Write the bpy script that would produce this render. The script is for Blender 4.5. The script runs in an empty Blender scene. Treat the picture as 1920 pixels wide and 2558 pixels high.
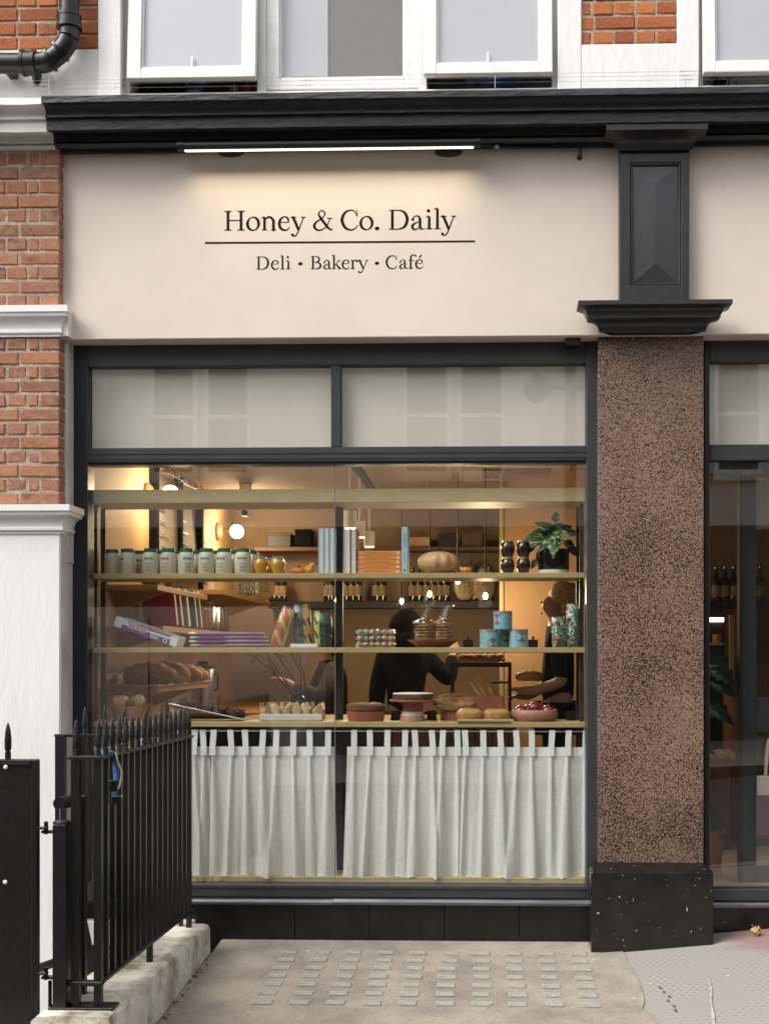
import bpy, bmesh, math, random
from mathutils import Vector, Matrix
R = math.radians
random.seed(7)
scene = bpy.context.scene
COL = scene.collection
# ------------------------------------------------------------------ camera
D, HE, F, PX, PY, TH = 7.0, 1.566, 3182.0, 1115.0, 1640.0, R(1.8)
cam = bpy.data.cameras.new('camera')
camo = bpy.data.objects.new('camera', cam); COL.objects.link(camo)
cam.sensor_fit = 'HORIZONTAL'; cam.sensor_width = 36.0
cam.lens = 36.0 * F / 1920.0
cam.shift_x = -(PX - 960) / 1920.0
cam.shift_y = (PY - 1279) / 1920.0
cam.clip_start = 0.05; cam.clip_end = 500
camo.location = (0, -D, HE); camo.rotation_euler = (R(90), 0, TH)
scene.camera = camo
# ------------------------------------------------------------------ sky, sun, exposure
SUN_EL, SUN_AZ = R(46), R(236)
world = bpy.data.worlds.new('World'); scene.world = world; world.use_nodes = True
wn = world.node_tree; wn.nodes.clear()
sky = wn.nodes.new('ShaderNodeTexSky'); sky.sky_type = 'NISHITA'; sky.sun_disc = False
sky.sun_elevation = SUN_EL; sky.sun_rotation = SUN_AZ
sky.air_density = 1.0; sky.dust_density = 2.0; sky.ozone_density = 1.0
hs = wn.nodes.new('ShaderNodeHueSaturation'); hs.inputs['Saturation'].default_value = 0.18
bg = wn.nodes.new('ShaderNodeBackground'); bg.inputs['Strength'].default_value = 0.15
wo = wn.nodes.new('ShaderNodeOutputWorld')
wn.links.new(sky.outputs[0], hs.inputs['Color']); wn.links.new(hs.outputs[0], bg.inputs['Color'])
wn.links.new(bg.outputs[0], wo.inputs[0])
sl = bpy.data.lights.new('sun', 'SUN'); sl.energy = 1.5; sl.angle = R(35); sl.color = (1, .96, .9)
so = bpy.data.objects.new('sun', sl); COL.objects.link(so)
sd = Vector((math.sin(SUN_AZ) * math.cos(SUN_EL), math.cos(SUN_AZ) * math.cos(SUN_EL), math.sin(SUN_EL)))
so.rotation_euler = (-sd).to_track_quat('-Z', 'Y').to_euler(); so.location = sd * 30
scene.view_settings.view_transform = 'Standard'; scene.view_settings.look = 'None'
scene.view_settings.exposure = 1.08; scene.view_settings.gamma = 1
scene.cycles.use_denoising = True
scene.cycles.max_bounces = 10; scene.cycles.transparent_max_bounces = 24
scene.cycles.caustics_reflective = False; scene.cycles.caustics_refractive = False
scene.cycles.sample_clamp_indirect = 6.0
# ------------------------------------------------------------------ measuring
_c, _s = math.cos(TH), math.sin(TH)
def pt(px, py, Y):
    u = (px - PX) / F; v = (PY - py) / F
    t = (D + Y) / (_s * u + _c)
    return ((_c * u - _s) * t, Y, HE + v * t)
def X(px, Y=0.0): return pt(px, PY, Y)[0]
def Z(py, px=850, Y=0.0): return pt(px, py, Y)[2]
def K(Y): return (D + Y) / F            # metres in one photo pixel at depth Y
# ------------------------------------------------------------------ materials
def nd(nt, t, **k):
    n = nt.nodes.new(t)
    for a, b in k.items():
        if hasattr(n, a): setattr(n, a, b)
    return n
MATS = {}
def mat(name, col, rough=.6, metal=0., var=.12, scale=8., bump=0., bscale=60., col2=None, spec=.5, emis=None, estr=0, trans=0, stretch=None, coat=0, rand=0., thr=(.35, .65), grit=0.):
    m = bpy.data.materials.new(name); m.use_nodes = True; nt = m.node_tree
    b = nt.nodes['Principled BSDF']; L = nt.links.new
    b.inputs['Roughness'].default_value = rough; b.inputs['Metallic'].default_value = metal
    b.inputs['Specular IOR Level'].default_value = spec
    if coat: b.inputs['Coat Weight'].default_value = coat; b.inputs['Coat Roughness'].default_value = .1
    if trans: b.inputs['Transmission Weight'].default_value = trans
    tc = nd(nt, 'ShaderNodeTexCoord'); vec = tc.outputs['Object']
    if stretch:
        mp = nd(nt, 'ShaderNodeMapping'); mp.inputs['Scale'].default_value = stretch
        L(vec, mp.inputs['Vector']); vec = mp.outputs[0]
    no = nd(nt, 'ShaderNodeTexNoise'); no.inputs['Scale'].default_value = scale; no.inputs['Detail'].default_value = 5
    no.inputs['Roughness'].default_value = .65
    L(vec, no.inputs['Vector'])
    cr = nd(nt, 'ShaderNodeValToRGB')
    c2 = col2 or tuple(c * (1 - var * 1.6) for c in col)
    c1 = col if col2 else tuple(min(1, c * (1 + var * .5)) for c in col)
    cr.color_ramp.elements[0].position = thr[0]; cr.color_ramp.elements[0].color = (*c2, 1)
    cr.color_ramp.elements[1].position = thr[1]; cr.color_ramp.elements[1].color = (*c1, 1)
    L(no.outputs['Fac'], cr.inputs[0]); out = cr.outputs[0]
    if rand:
        oi = nd(nt, 'ShaderNodeObjectInfo'); hv = nd(nt, 'ShaderNodeHueSaturation')
        mr = nd(nt, 'ShaderNodeMapRange'); mr.inputs[3].default_value = 1 - rand; mr.inputs[4].default_value = 1 + rand
        L(oi.outputs['Random'], mr.inputs[0]); L(mr.outputs[0], hv.inputs['Value']); L(out, hv.inputs['Color']); out = hv.outputs[0]
    if grit:
        n3 = nd(nt, 'ShaderNodeTexNoise'); n3.inputs['Scale'].default_value = 170; n3.inputs['Detail'].default_value = 4
        m3 = nd(nt, 'ShaderNodeMapRange'); m3.inputs[1].default_value = .3; m3.inputs[2].default_value = .7; m3.inputs[3].default_value = 1 - grit; m3.inputs[4].default_value = 1 + grit * .7
        mm = nd(nt, 'ShaderNodeMix', data_type='RGBA', blend_type='MULTIPLY'); mm.inputs[0].default_value = 1
        L(vec, n3.inputs['Vector']); L(n3.outputs['Fac'], m3.inputs[0]); L(out, mm.inputs[6]); L(m3.outputs[0], mm.inputs[7]); out = mm.outputs[2]
    L(out, b.inputs['Base Color'])
    if bump:
        n2 = nd(nt, 'ShaderNodeTexNoise'); n2.inputs['Scale'].default_value = bscale; n2.inputs['Detail'].default_value = 4
        bp = nd(nt, 'ShaderNodeBump'); bp.inputs['Strength'].default_value = bump; bp.inputs['Distance'].default_value = .01
        L(vec, n2.inputs['Vector']); L(n2.outputs['Fac'], bp.inputs['Height']); L(bp.outputs[0], b.inputs['Normal'])
    if emis:
        b.inputs['Emission Color'].default_value = (*emis, 1); b.inputs['Emission Strength'].default_value = estr
    MATS[name] = m
    return m
def sl_(*c):     # photo (sRGB 0-255) to linear
    return tuple(((x / 255) / 12.92 if x / 255 < .04045 else ((x / 255 + .055) / 1.055) ** 2.4) for x in c)

M = {}
M['white'] = mat('white_paint', (.80, .795, .78), .5, var=.03, scale=2.2, bump=.3, bscale=16, stretch=(2.2, 2.2, .7))
M['white_old'] = mat('old_white_paint', (.78, .77, .74), .5, var=.12, scale=5, bump=.3, bscale=30)
M['grey_white'] = mat('grey_and_shaded_white', (.60, .585, .55), .55, var=.12, scale=6)  # grey cable fittings; on the pier sides, white with shade put into the colour
M['frame_white'] = mat('window_paint', (.80, .79, .755), .4, var=.06, scale=9)
M['fascia'] = mat('fascia_paint', (.70, .605, .515), .6, var=.035, scale=2.2, bump=.12, bscale=9)
M['char'] = mat('charcoal_gloss_paint', (.026, .0265, .028), .36, var=.2, scale=10, bump=.18, bscale=28)
M['char_old'] = mat('weathered_black_paint', (.20, .20, .20), .45, col2=(.021, .0215, .023), scale=26, bump=.8, bscale=22, thr=(.62, .80), stretch=(.5, 1, 2.2))
M['frame'] = mat('anthracite_frame', (.040, .0415, .045), .38, var=.12, scale=5)
M['frame_dark'] = mat('black_frame', (.012, .012, .013), .4, var=.1)
M['black'] = mat('black_iron_paint', (.0075, .0072, .0068), .36, var=.4, scale=40, bump=.10, bscale=90)
M['iron_chip'] = mat('chipped_iron_paint', (.25, .25, .25), .45, col2=(.0075, .0072, .0068), scale=55, thr=(.66, .78), bump=.3, bscale=80)
M['mortar'] = mat('lime_mortar', (.46, .385, .295), .9, var=.25, scale=30, bump=.8, bscale=120)
M['ink'] = mat('dark_brown_lettering', (.020, .011, .007), .9, var=.05, spec=.1)
M['oak'] = mat('pale_oak', (.50, .39, .185), .5, col2=(.40, .30, .13), scale=7, stretch=(1.2, 8, 30), bump=.05)
M['oak_warm'] = mat('warm_oak', (.50, .30, .12), .5, col2=(.40, .22, .08), scale=7, stretch=(1.2, 8, 30))
M['steel_dark'] = mat('dark_steel', (.045, .045, .042), .45, metal=.3, var=.4, scale=12)
M['metal'] = mat('brushed_metal', (.62, .62, .62), .28, metal=1, var=.1)
M['strip'] = mat('grey_sill_metal', (.17, .175, .19), .38, metal=.7, var=.3, scale=2, stretch=(1, 1, 8), bump=.1, bscale=5)
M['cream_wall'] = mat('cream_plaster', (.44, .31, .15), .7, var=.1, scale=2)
M['tan_lit'] = mat('lamplit_tan_plaster', (.46, .28, .135), .75, var=.08, scale=2)  # tan plaster of the partition, orange lamp glow put into the colour
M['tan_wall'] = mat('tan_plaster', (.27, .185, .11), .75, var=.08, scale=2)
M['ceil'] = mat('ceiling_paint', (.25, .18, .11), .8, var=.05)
M['floor'] = mat('pale_floor', (.42, .33, .23), .45, var=.12, scale=3)
M['film'] = mat('beige_film', (.78, .71, .61), .6, var=.03, scale=3, stretch=(1, 1, .2))
M['film_cool'] = mat('frosted_film', (.53, .515, .55), .45, var=.02, scale=2)
M['upstairs'] = mat('dim_upstairs_paint', (.40, .37, .33), .8)
M['chalk'] = mat('faded_chalk', (.52, .50, .47), .9, var=.3, scale=60)
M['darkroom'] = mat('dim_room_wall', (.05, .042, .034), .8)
M['blind'] = mat('brown_mesh_blind', (.12, .092, .072), .8, var=.15, scale=40, stretch=(6, 1, .5))
M['tub'] = mat('cream_plastic', (.66, .60, .48), .4, var=.03)
M['green_lid'] = mat('green_plastic', (.018, .16, .065), .45, var=.1)
M['green_ink'] = mat('green_print', (.03, .17, .07), .5, var=.05)
M['dark_ink'] = mat('dark_print', (.04, .05, .04), .5, var=.05)
M['brown_ink'] = mat('brown_print', (.22, .08, .03), .5, var=.05)
M['white_ink'] = mat('white_print', (.8, .8, .78), .5, var=.03)
M['gold'] = mat('gold_lid', (.75, .55, .25), .3, metal=.9)
M['lemon'] = mat('lemon_curd', (.58, .30, .025), .2, var=.2, scale=30, coat=.6)
M['jam'] = mat('dark_jam', (.022, .006, .008), .12, var=.3, scale=30, coat=.8)
M['page'] = mat('book_pages', (.70, .71, .70), .7, col2=(.60, .62, .62), scale=60, stretch=(12, 1, .2))
M['bluecover'] = mat('pale_blue_cover', (.40, .60, .70), .5, var=.05)
M['orangecover'] = mat('orange_cover', (.78, .30, .075), .5, var=.06)
M['browncover'] = mat('rust_cover', (.35, .12, .04), .5, var=.06)
M['pumpkin'] = mat('pale_pumpkin', (.62, .38, .19), .5, var=.15, scale=14, bump=.2)
M['orange_p'] = mat('orange_pumpkin', (.75, .24, .03), .45, var=.15, scale=14)
M['yellow_p'] = mat('yellow_gourd', (.68, .38, .04), .5, col2=(.45, .20, .02), scale=60, bump=1., bscale=70)
M['pink_p'] = mat('pink_pumpkin', (.68, .30, .18), .5, var=.1)
M['stripe_p'] = mat('striped_squash', (.52, .36, .13), .5, col2=(.10, .14, .05), scale=7, stretch=(3, 3, 1))
M['green_p'] = mat('dark_green_squash', (.02, .045, .02), .4, var=.3)
M['leaf'] = mat('pothos_leaf', (.42, .50, .12), .35, col2=(.022, .085, .022), scale=18, stretch=(1, 1, 3), thr=(.52, .68), coat=.2)
M['leaf_dark'] = mat('dark_leaf', (.022, .06, .025), .35, var=.4, scale=10, coat=.3)
M['twig'] = mat('twig_bark', (.03, .02, .012), .8)
M['bag_white'] = mat('white_packet', (.72, .71, .70), .4, var=.1, scale=20, bump=.3, bscale=40)
M['purple'] = mat('mauve_linen', (.33, .20, .31), .8, var=.12, scale=30, bump=.3, bscale=120)
M['purple_dark'] = mat('plum_print', (.13, .05, .13), .6, var=.1)
M['boxpurple'] = mat('violet_card', (.15, .10, .30), .55, var=.08)
M['boxwhite'] = mat('white_card', (.74, .75, .80), .5, var=.04)
M['red'] = mat('red_print', (.45, .03, .02), .5, var=.1)
M['red_bag'] = mat('red_packet', (.55, .10, .06), .25, var=.3, scale=14, bump=.5, bscale=24, coat=.5)
M['lime_bag'] = mat('lime_packet', (.45, .50, .06), .3, var=.25, scale=14, bump=.5, bscale=24, coat=.4)
M['yellow_bag'] = mat('ochre_packet', (.60, .34, .03), .3, var=.2, scale=14, bump=.5, bscale=24, coat=.4)
M['green_bag'] = mat('dark_green_packet', (.015, .06, .03), .25, var=.4, scale=20, bump=.6, bscale=24, coat=.5)
M['nougat'] = mat('wrapped_nougat', (.78, .70, .58), .35, col2=(.38, .27, .17), scale=40, bump=.6, bscale=50, coat=.5)
M['teal_ink'] = mat('teal_print', (.10, .36, .42), .4)
M['terra'] = mat('terracotta', (.34, .12, .062), .55, var=.15, scale=10)
M['terra_pale'] = mat('pale_terracotta', (.42, .20, .13), .5, var=.12, scale=8)
M['cookie'] = mat('cookie', (.34, .19, .075), .85, var=.35, scale=50, bump=.8, bscale=90)
M['tinblue'] = mat('turquoise_tin', (.25, .58, .62), .4, var=.04)
M['tinmauve'] = mat('mauve_print', (.30, .11, .20), .45, var=.06)
M['lid_metal'] = mat('silver_lid', (.55, .53, .50), .35, metal=.8)
M['pattern'] = mat('patterned_packet', (.62, .62, .56), .35, col2=(.02, .07, .035), scale=75, thr=(.47, .53), coat=.4)
M['green_print_bag'] = mat('green_label_packet', (.08, .22, .10), .4, var=.2, scale=40)
M['bread'] = mat('baked_bread', (.56, .34, .155), .75, col2=(.25, .11, .04), scale=11, bump=1., bscale=26)
M['bread_pale'] = mat('pale_crust', (.60, .36, .13), .6, col2=(.36, .16, .045), scale=12, bump=.3, bscale=30, coat=.2)
M['choc'] = mat('dark_cake', (.055, .024, .013), .8, var=.4, scale=40, bump=1, bscale=70)
M['cake'] = mat('brown_cake', (.18, .08, .035), .8, var=.4, scale=25, bump=.6, bscale=60)
M['sugar'] = mat('icing_sugar', (.80, .77, .74), .8, var=.1, scale=50)
M['paper'] = mat('muffin_paper', (.74, .54, .29), .7, var=.25, scale=16)
M['paper_grey'] = mat('grey_muffin_paper', (.33, .26, .19), .7, var=.25, scale=16)
M['ceramic'] = mat('white_stoneware', (.56, .54, .49), .45, var=.08, scale=20)
M['onion'] = mat('red_onion', (.22, .022, .045), .25, var=.35, scale=9, stretch=(6, 6, 1), coat=.5)
M['herb'] = mat('green_topping', (.05, .08, .015), .6, col2=(.25, .06, .02), scale=60)
M['egg'] = mat('egg_white', (.75, .68, .52), .3)
M['menu'] = mat('menu_paper', (.50, .44, .36), .7, var=.05)
M['brass'] = mat('brass', (.6, .4, .15), .3, metal=1)
M['bottle'] = mat('dark_bottle_glass', (.006, .007, .004), .08, var=.2, coat=1)
M['bottle_label'] = mat('kraft_bottle_label', (.36, .26, .13), .7, var=.3, scale=40)
M['darkwood'] = mat('dark_shelf', (.022, .017, .012), .5, var=.3)
M['brownwood'] = mat('brown_timber', (.14, .065, .032), .55, var=.2, scale=6, stretch=(10, 1, .6))
M['cloth_black'] = mat('black_cloth', (.006, .006, .0065), .95, spec=.1, var=.3, scale=20)
M['cloth_olive'] = mat('olive_cloth', (.06, .05, .03), .9, var=.3, scale=20)
M['skin'] = mat('skin', (.36, .19, .12), .5, var=.08)
M['hair'] = mat('lamplit_brown_hair', (.58, .30, .11), .5, col2=(.22, .10, .035), scale=22, stretch=(1, 1, 5), bump=.8, bscale=60)  # brown hair, golden lamplight put into its lighter colour
M['hair_dark'] = mat('black_hair', (.008, .007, .006), .95, spec=.08)
M['tote_print'] = mat('dusky_plum_print', (.17, .09, .13), .7)
M['char_smooth'] = mat('smooth_charcoal_paint', (.045, .046, .048), .22, var=.1, scale=4, bump=.04, bscale=12)
M['fabric_tan'] = mat('linen_sack', (.48, .36, .20), .8, var=.12, scale=12)
M['blue'] = mat('blue_webbing', (.045, .13, .36), .7, var=.15, scale=40)
M['rope'] = mat('cream_cord', (.62, .48, .25), .7)
M['dryleaf'] = mat('dry_leaf', (.55, .36, .10), .7, var=.3, scale=30)
M['van'] = mat('van_paint', (.80, .80, .82), .35, var=.03, coat=.4)
M['rubber'] = mat('tyre_rubber', (.02, .02, .02), .8)
M['stone'] = mat('pale_stone', (.70, .665, .60), .8, var=.08, scale=2)
M['asphalt'] = mat('asphalt', (.055, .055, .056), .9, var=.25, scale=40, bump=.4, bscale=200)
M['kerb'] = mat('kerb_granite', (.26, .255, .25), .8, var=.2, scale=60)
M['lens'] = mat('black_lens', (.01, .01, .012), .08)
M['bulb'] = mat('warm_bulb', (1, .85, .6), .5, emis=(1, .78, .46), estr=7)
M['globe'] = mat('opal_globe', (1, .9, .75), .5, emis=(1, .82, .55), estr=14)
M['led'] = mat('led_strip', (1, .9, .7), .5, emis=(1, .88, .66), estr=.85)
M['fridge'] = mat('fridge_light', (1, .9, .7), .5, emis=(1, .9, .7), estr=4)
M['pinkseat'] = mat('dusky_pink_vinyl', (.36, .22, .19), .55, var=.05)

def node_mat(name):
    m = bpy.data.materials.new(name); m.use_nodes = True
    nt = m.node_tree; nt.nodes.clear(); o = nd(nt, 'ShaderNodeOutputMaterial')
    return m, nt, o
def glass(name, tint=(1, 1, 1), base=.045, rough=0.0):
    m, nt, o = node_mat(name); L = nt.links.new
    lw = nd(nt, 'ShaderNodeLayerWeight'); lw.inputs[0].default_value = .5
    pw = nd(nt, 'ShaderNodeMath', operation='POWER'); pw.inputs[1].default_value = 5
    ma = nd(nt, 'ShaderNodeMath', operation='MULTIPLY_ADD'); ma.inputs[1].default_value = .9; ma.inputs[2].default_value = base
    tr = nd(nt, 'ShaderNodeBsdfTransparent'); tr.inputs[0].default_value = (*tint, 1)
    gl = nd(nt, 'ShaderNodeBsdfGlossy'); gl.inputs['Roughness'].default_value = rough
    mx = nd(nt, 'ShaderNodeMixShader')
    L(lw.outputs['Facing'], pw.inputs[0]); L(pw.outputs[0], ma.inputs[0]); L(ma.outputs[0], mx.inputs[0])
    L(tr.outputs[0], mx.inputs[1]); L(gl.outputs[0], mx.inputs[2]); L(mx.outputs[0], o.inputs[0])
    return m
M['glass'] = glass('window_glass', (.99, .995, .99), .08)
M['cello'] = glass('cellophane', (.93, .90, .86), .13, .12)
M['potglass'] = glass('ribbed_glass', (.10, .09, .07), .06, .1)
def sheer():
    m, nt, o = node_mat('sheer_linen'); L = nt.links.new
    tc = nd(nt, 'ShaderNodeTexCoord')
    def noise(sc):
        mp = nd(nt, 'ShaderNodeMapping'); mp.inputs['Scale'].default_value = sc
        n = nd(nt, 'ShaderNodeTexNoise'); n.inputs['Scale'].default_value = 1; n.inputs['Detail'].default_value = 3
        L(tc.outputs['Object'], mp.inputs[0]); L(mp.outputs[0], n.inputs['Vector']); return n.outputs['Fac']
    a, b = noise((25, 25, 420)), noise((420, 25, 25))
    ad = nd(nt, 'ShaderNodeMath', operation='ADD'); L(a, ad.inputs[0]); L(b, ad.inputs[1])
    mr = nd(nt, 'ShaderNodeMapRange'); mr.inputs[1].default_value = .75; mr.inputs[2].default_value = 1.25
    mr.inputs[3].default_value = .03; mr.inputs[4].default_value = .22
    L(ad.outputs[0], mr.inputs[0])
    df = nd(nt, 'ShaderNodeBsdfDiffuse'); df.inputs[0].default_value = (.87, .90, .88, 1)
    tl = nd(nt, 'ShaderNodeBsdfTranslucent'); tl.inputs[0].default_value = (.88, .88, .84, 1)
    m1 = nd(nt, 'ShaderNodeMixShader'); m1.inputs[0].default_value = .2
    tr = nd(nt, 'ShaderNodeBsdfTransparent'); m2 = nd(nt, 'ShaderNodeMixShader')
    L(df.outputs[0], m1.inputs[1]); L(tl.outputs[0], m1.inputs[2])
    L(mr.outputs[0], m2.inputs[0]); L(m1.outputs[0], m2.inputs[1]); L(tr.outputs[0], m2.inputs[2]); L(m2.outputs[0], o.inputs[0])
    return m
M['sheer'] = sheer()
M['linen'] = mat('white_linen', (.84, .86, .83), .85, var=.04, scale=60)

def brickmat(name, cols, dirt):
    m = bpy.data.materials.new(name); m.use_nodes = True; nt = m.node_tree; L = nt.links.new
    b = nt.nodes['Principled BSDF']; b.inputs['Roughness'].default_value = .85
    oi = nd(nt, 'ShaderNodeObjectInfo'); cr = nd(nt, 'ShaderNodeValToRGB'); el = cr.color_ramp.elements
    while len(el) < len(cols): el.new(.5)
    for i, c in enumerate(cols): el[i].position = i / (len(cols) - 1); el[i].color = (*c, 1)
    L(oi.outputs['Random'], cr.inputs[0])
    ge = nd(nt, 'ShaderNodeNewGeometry')
    n = nd(nt, 'ShaderNodeTexNoise'); n.inputs['Scale'].default_value = 26; n.inputs['Detail'].default_value = 6; n.inputs['Roughness'].default_value = .7
    L(ge.outputs['Position'], n.inputs['Vector'])
    r2 = nd(nt, 'ShaderNodeMapRange'); r2.inputs[1].default_value = .35; r2.inputs[2].default_value = .7; r2.inputs[3].default_value = 0; r2.inputs[4].default_value = dirt
    L(n.outputs['Fac'], r2.inputs[0])
    mx = nd(nt, 'ShaderNodeMix', data_type='RGBA'); mx.inputs[7].default_value = (.42, .26, .17, 1)
    L(r2.outputs[0], mx.inputs[0]); L(cr.outputs[0], mx.inputs[6])
    n3 = nd(nt, 'ShaderNodeTexNoise'); n3.inputs['Scale'].default_value = 9; n3.inputs['Detail'].default_value = 8
    L(ge.outputs['Position'], n3.inputs['Vector'])
    r3 = nd(nt, 'ShaderNodeMapRange'); r3.inputs[1].default_value = .61; r3.inputs[2].default_value = .76; r3.inputs[4].default_value = .75
    L(n3.outputs['Fac'], r3.inputs[0])
    m3 = nd(nt, 'ShaderNodeMix', data_type='RGBA'); m3.inputs[7].default_value = (.06, .035, .025, 1)
    L(r3.outputs[0], m3.inputs[0]); L(mx.outputs[2], m3.inputs[6])
    L(m3.outputs[2], b.inputs['Base Color'])
    bp = nd(nt, 'ShaderNodeBump'); bp.inputs['Strength'].default_value = .7; bp.inputs['Distance'].default_value = .006
    n2 = nd(nt, 'ShaderNodeTexNoise'); n2.inputs['Scale'].default_value = 70; n2.inputs['Detail'].default_value = 5
    L(ge.outputs['Position'], n2.inputs['Vector']); L(n2.outputs['Fac'], bp.inputs['Height']); L(bp.outputs[0], b.inputs['Normal'])
    return m
M['brick'] = brickmat('weathered_brick', [(.17, .058, .034), (.33, .115, .05), (.24, .09, .055), (.40, .16, .065), (.28, .085, .042), (.36, .14, .07)], .62)
M['brick_red'] = brickmat('orange_red_brick', [(.22, .055, .022), (.40, .115, .032), (.30, .075, .024), (.46, .15, .042), (.36, .10, .03)], .08)

def granite(name, c1, c2, c3, sc, rough=.16):
    m = bpy.data.materials.new(name); m.use_nodes = True; nt = m.node_tree; L = nt.links.new
    b = nt.nodes['Principled BSDF']; b.inputs['Roughness'].default_value = rough
    tc = nd(nt, 'ShaderNodeTexCoord')
    n = nd(nt, 'ShaderNodeTexNoise'); n.inputs['Scale'].default_value = sc; n.inputs['Detail'].default_value = 3.; n.inputs['Distortion'].default_value = 1.2
    n.inputs['Roughness'].default_value = .55
    L(tc.outputs['Object'], n.inputs['Vector'])
    n2 = nd(nt, 'ShaderNodeTexNoise'); n2.inputs['Scale'].default_value = 2.2; n2.inputs['Detail'].default_value = 3
    L(tc.outputs['Object'], n2.inputs['Vector'])
    ad = nd(nt, 'ShaderNodeMath', operation='MULTIPLY_ADD'); ad.inputs[1].default_value = .22
    L(n2.outputs['Fac'], ad.inputs[0]); L(n.outputs['Fac'], ad.inputs[2])
    cr = nd(nt, 'ShaderNodeValToRGB'); el = cr.color_ramp.elements; el.new(.6); el.new(.7)
    for e, (p, c) in zip(el, ((.56, c1), (.60, c2), (.655, c3), (.75, (.20, .165, .14)))): e.position = p; e.color = (*c, 1)
    L(ad.outputs[0], cr.inputs[0]); L(cr.outputs[0], b.inputs['Base Color'])
    return m
M['granite'] = granite('pink_brown_granite', (.020, .016, .015), (.135, .080, .055), (.31, .18, .12), 120)
def speckled(name, base, speck, sc, lo, rough):
    m = bpy.data.materials.new(name); m.use_nodes = True; nt = m.node_tree; L = nt.links.new
    b = nt.nodes['Principled BSDF']; b.inputs['Roughness'].default_value = rough
    tc = nd(nt, 'ShaderNodeTexCoord')
    n = nd(nt, 'ShaderNodeTexNoise'); n.inputs['Scale'].default_value = sc; n.inputs['Detail'].default_value = 2
    n2 = nd(nt, 'ShaderNodeTexNoise'); n2.inputs['Scale'].default_value = 9; n2.inputs['Detail'].default_value = 6
    L(tc.outputs['Object'], n.inputs['Vector']); L(tc.outputs['Object'], n2.inputs['Vector'])
    c0 = nd(nt, 'ShaderNodeValToRGB'); c0.color_ramp.elements[0].position = .4; c0.color_ramp.elements[0].color = (*base, 1)
    c0.color_ramp.elements[1].position = .8; c0.color_ramp.elements[1].color = (*[x * 2.2 + .004 for x in base], 1)
    L(n2.outputs['Fac'], c0.inputs[0])
    mr = nd(nt, 'ShaderNodeMapRange'); mr.inputs[1].default_value = lo; mr.inputs[2].default_value = lo + .03
    L(n.outputs['Fac'], mr.inputs[0])
    mx = nd(nt, 'ShaderNodeMix', data_type='RGBA'); mx.inputs[7].default_value = (*speck, 1)
    L(mr.outputs[0], mx.inputs[0]); L(c0.outputs[0], mx.inputs[6]); L(mx.outputs[2], b.inputs['Base Color'])
    return m
M['plinth'] = speckled('black_granite', (.006, .0055, .005), (.5, .49, .46), 55, .725, .22)
M['riser'] = speckled('black_tile', (.0045, .0040, .0036), (.45, .44, .42), 42, .76, .28)
M['grout'] = mat('grey_grout', (.16, .16, .155), .8)
def concrete_old():
    m = mat('old_painted_concrete', (.66, .62, .53), .85, col2=(.20, .165, .10), scale=5, thr=(.34, .58), bump=.5, bscale=40, grit=.25)
    return m
M['curb'] = concrete_old()
M['slab'] = mat('stained_slab', (.41, .36, .285), .8, col2=(.20, .178, .15), scale=2.6, thr=(.28, .64), bump=.6, bscale=150, grit=.35)
M['block'] = mat('pavement_glass', (.385, .375, .325), .5, col2=(.27, .262, .228), scale=26, coat=0.)
M['block_in'] = mat('worn_glass_centre', (.16, .17, .155), .35, col2=(.26, .28, .26), scale=20)
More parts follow.
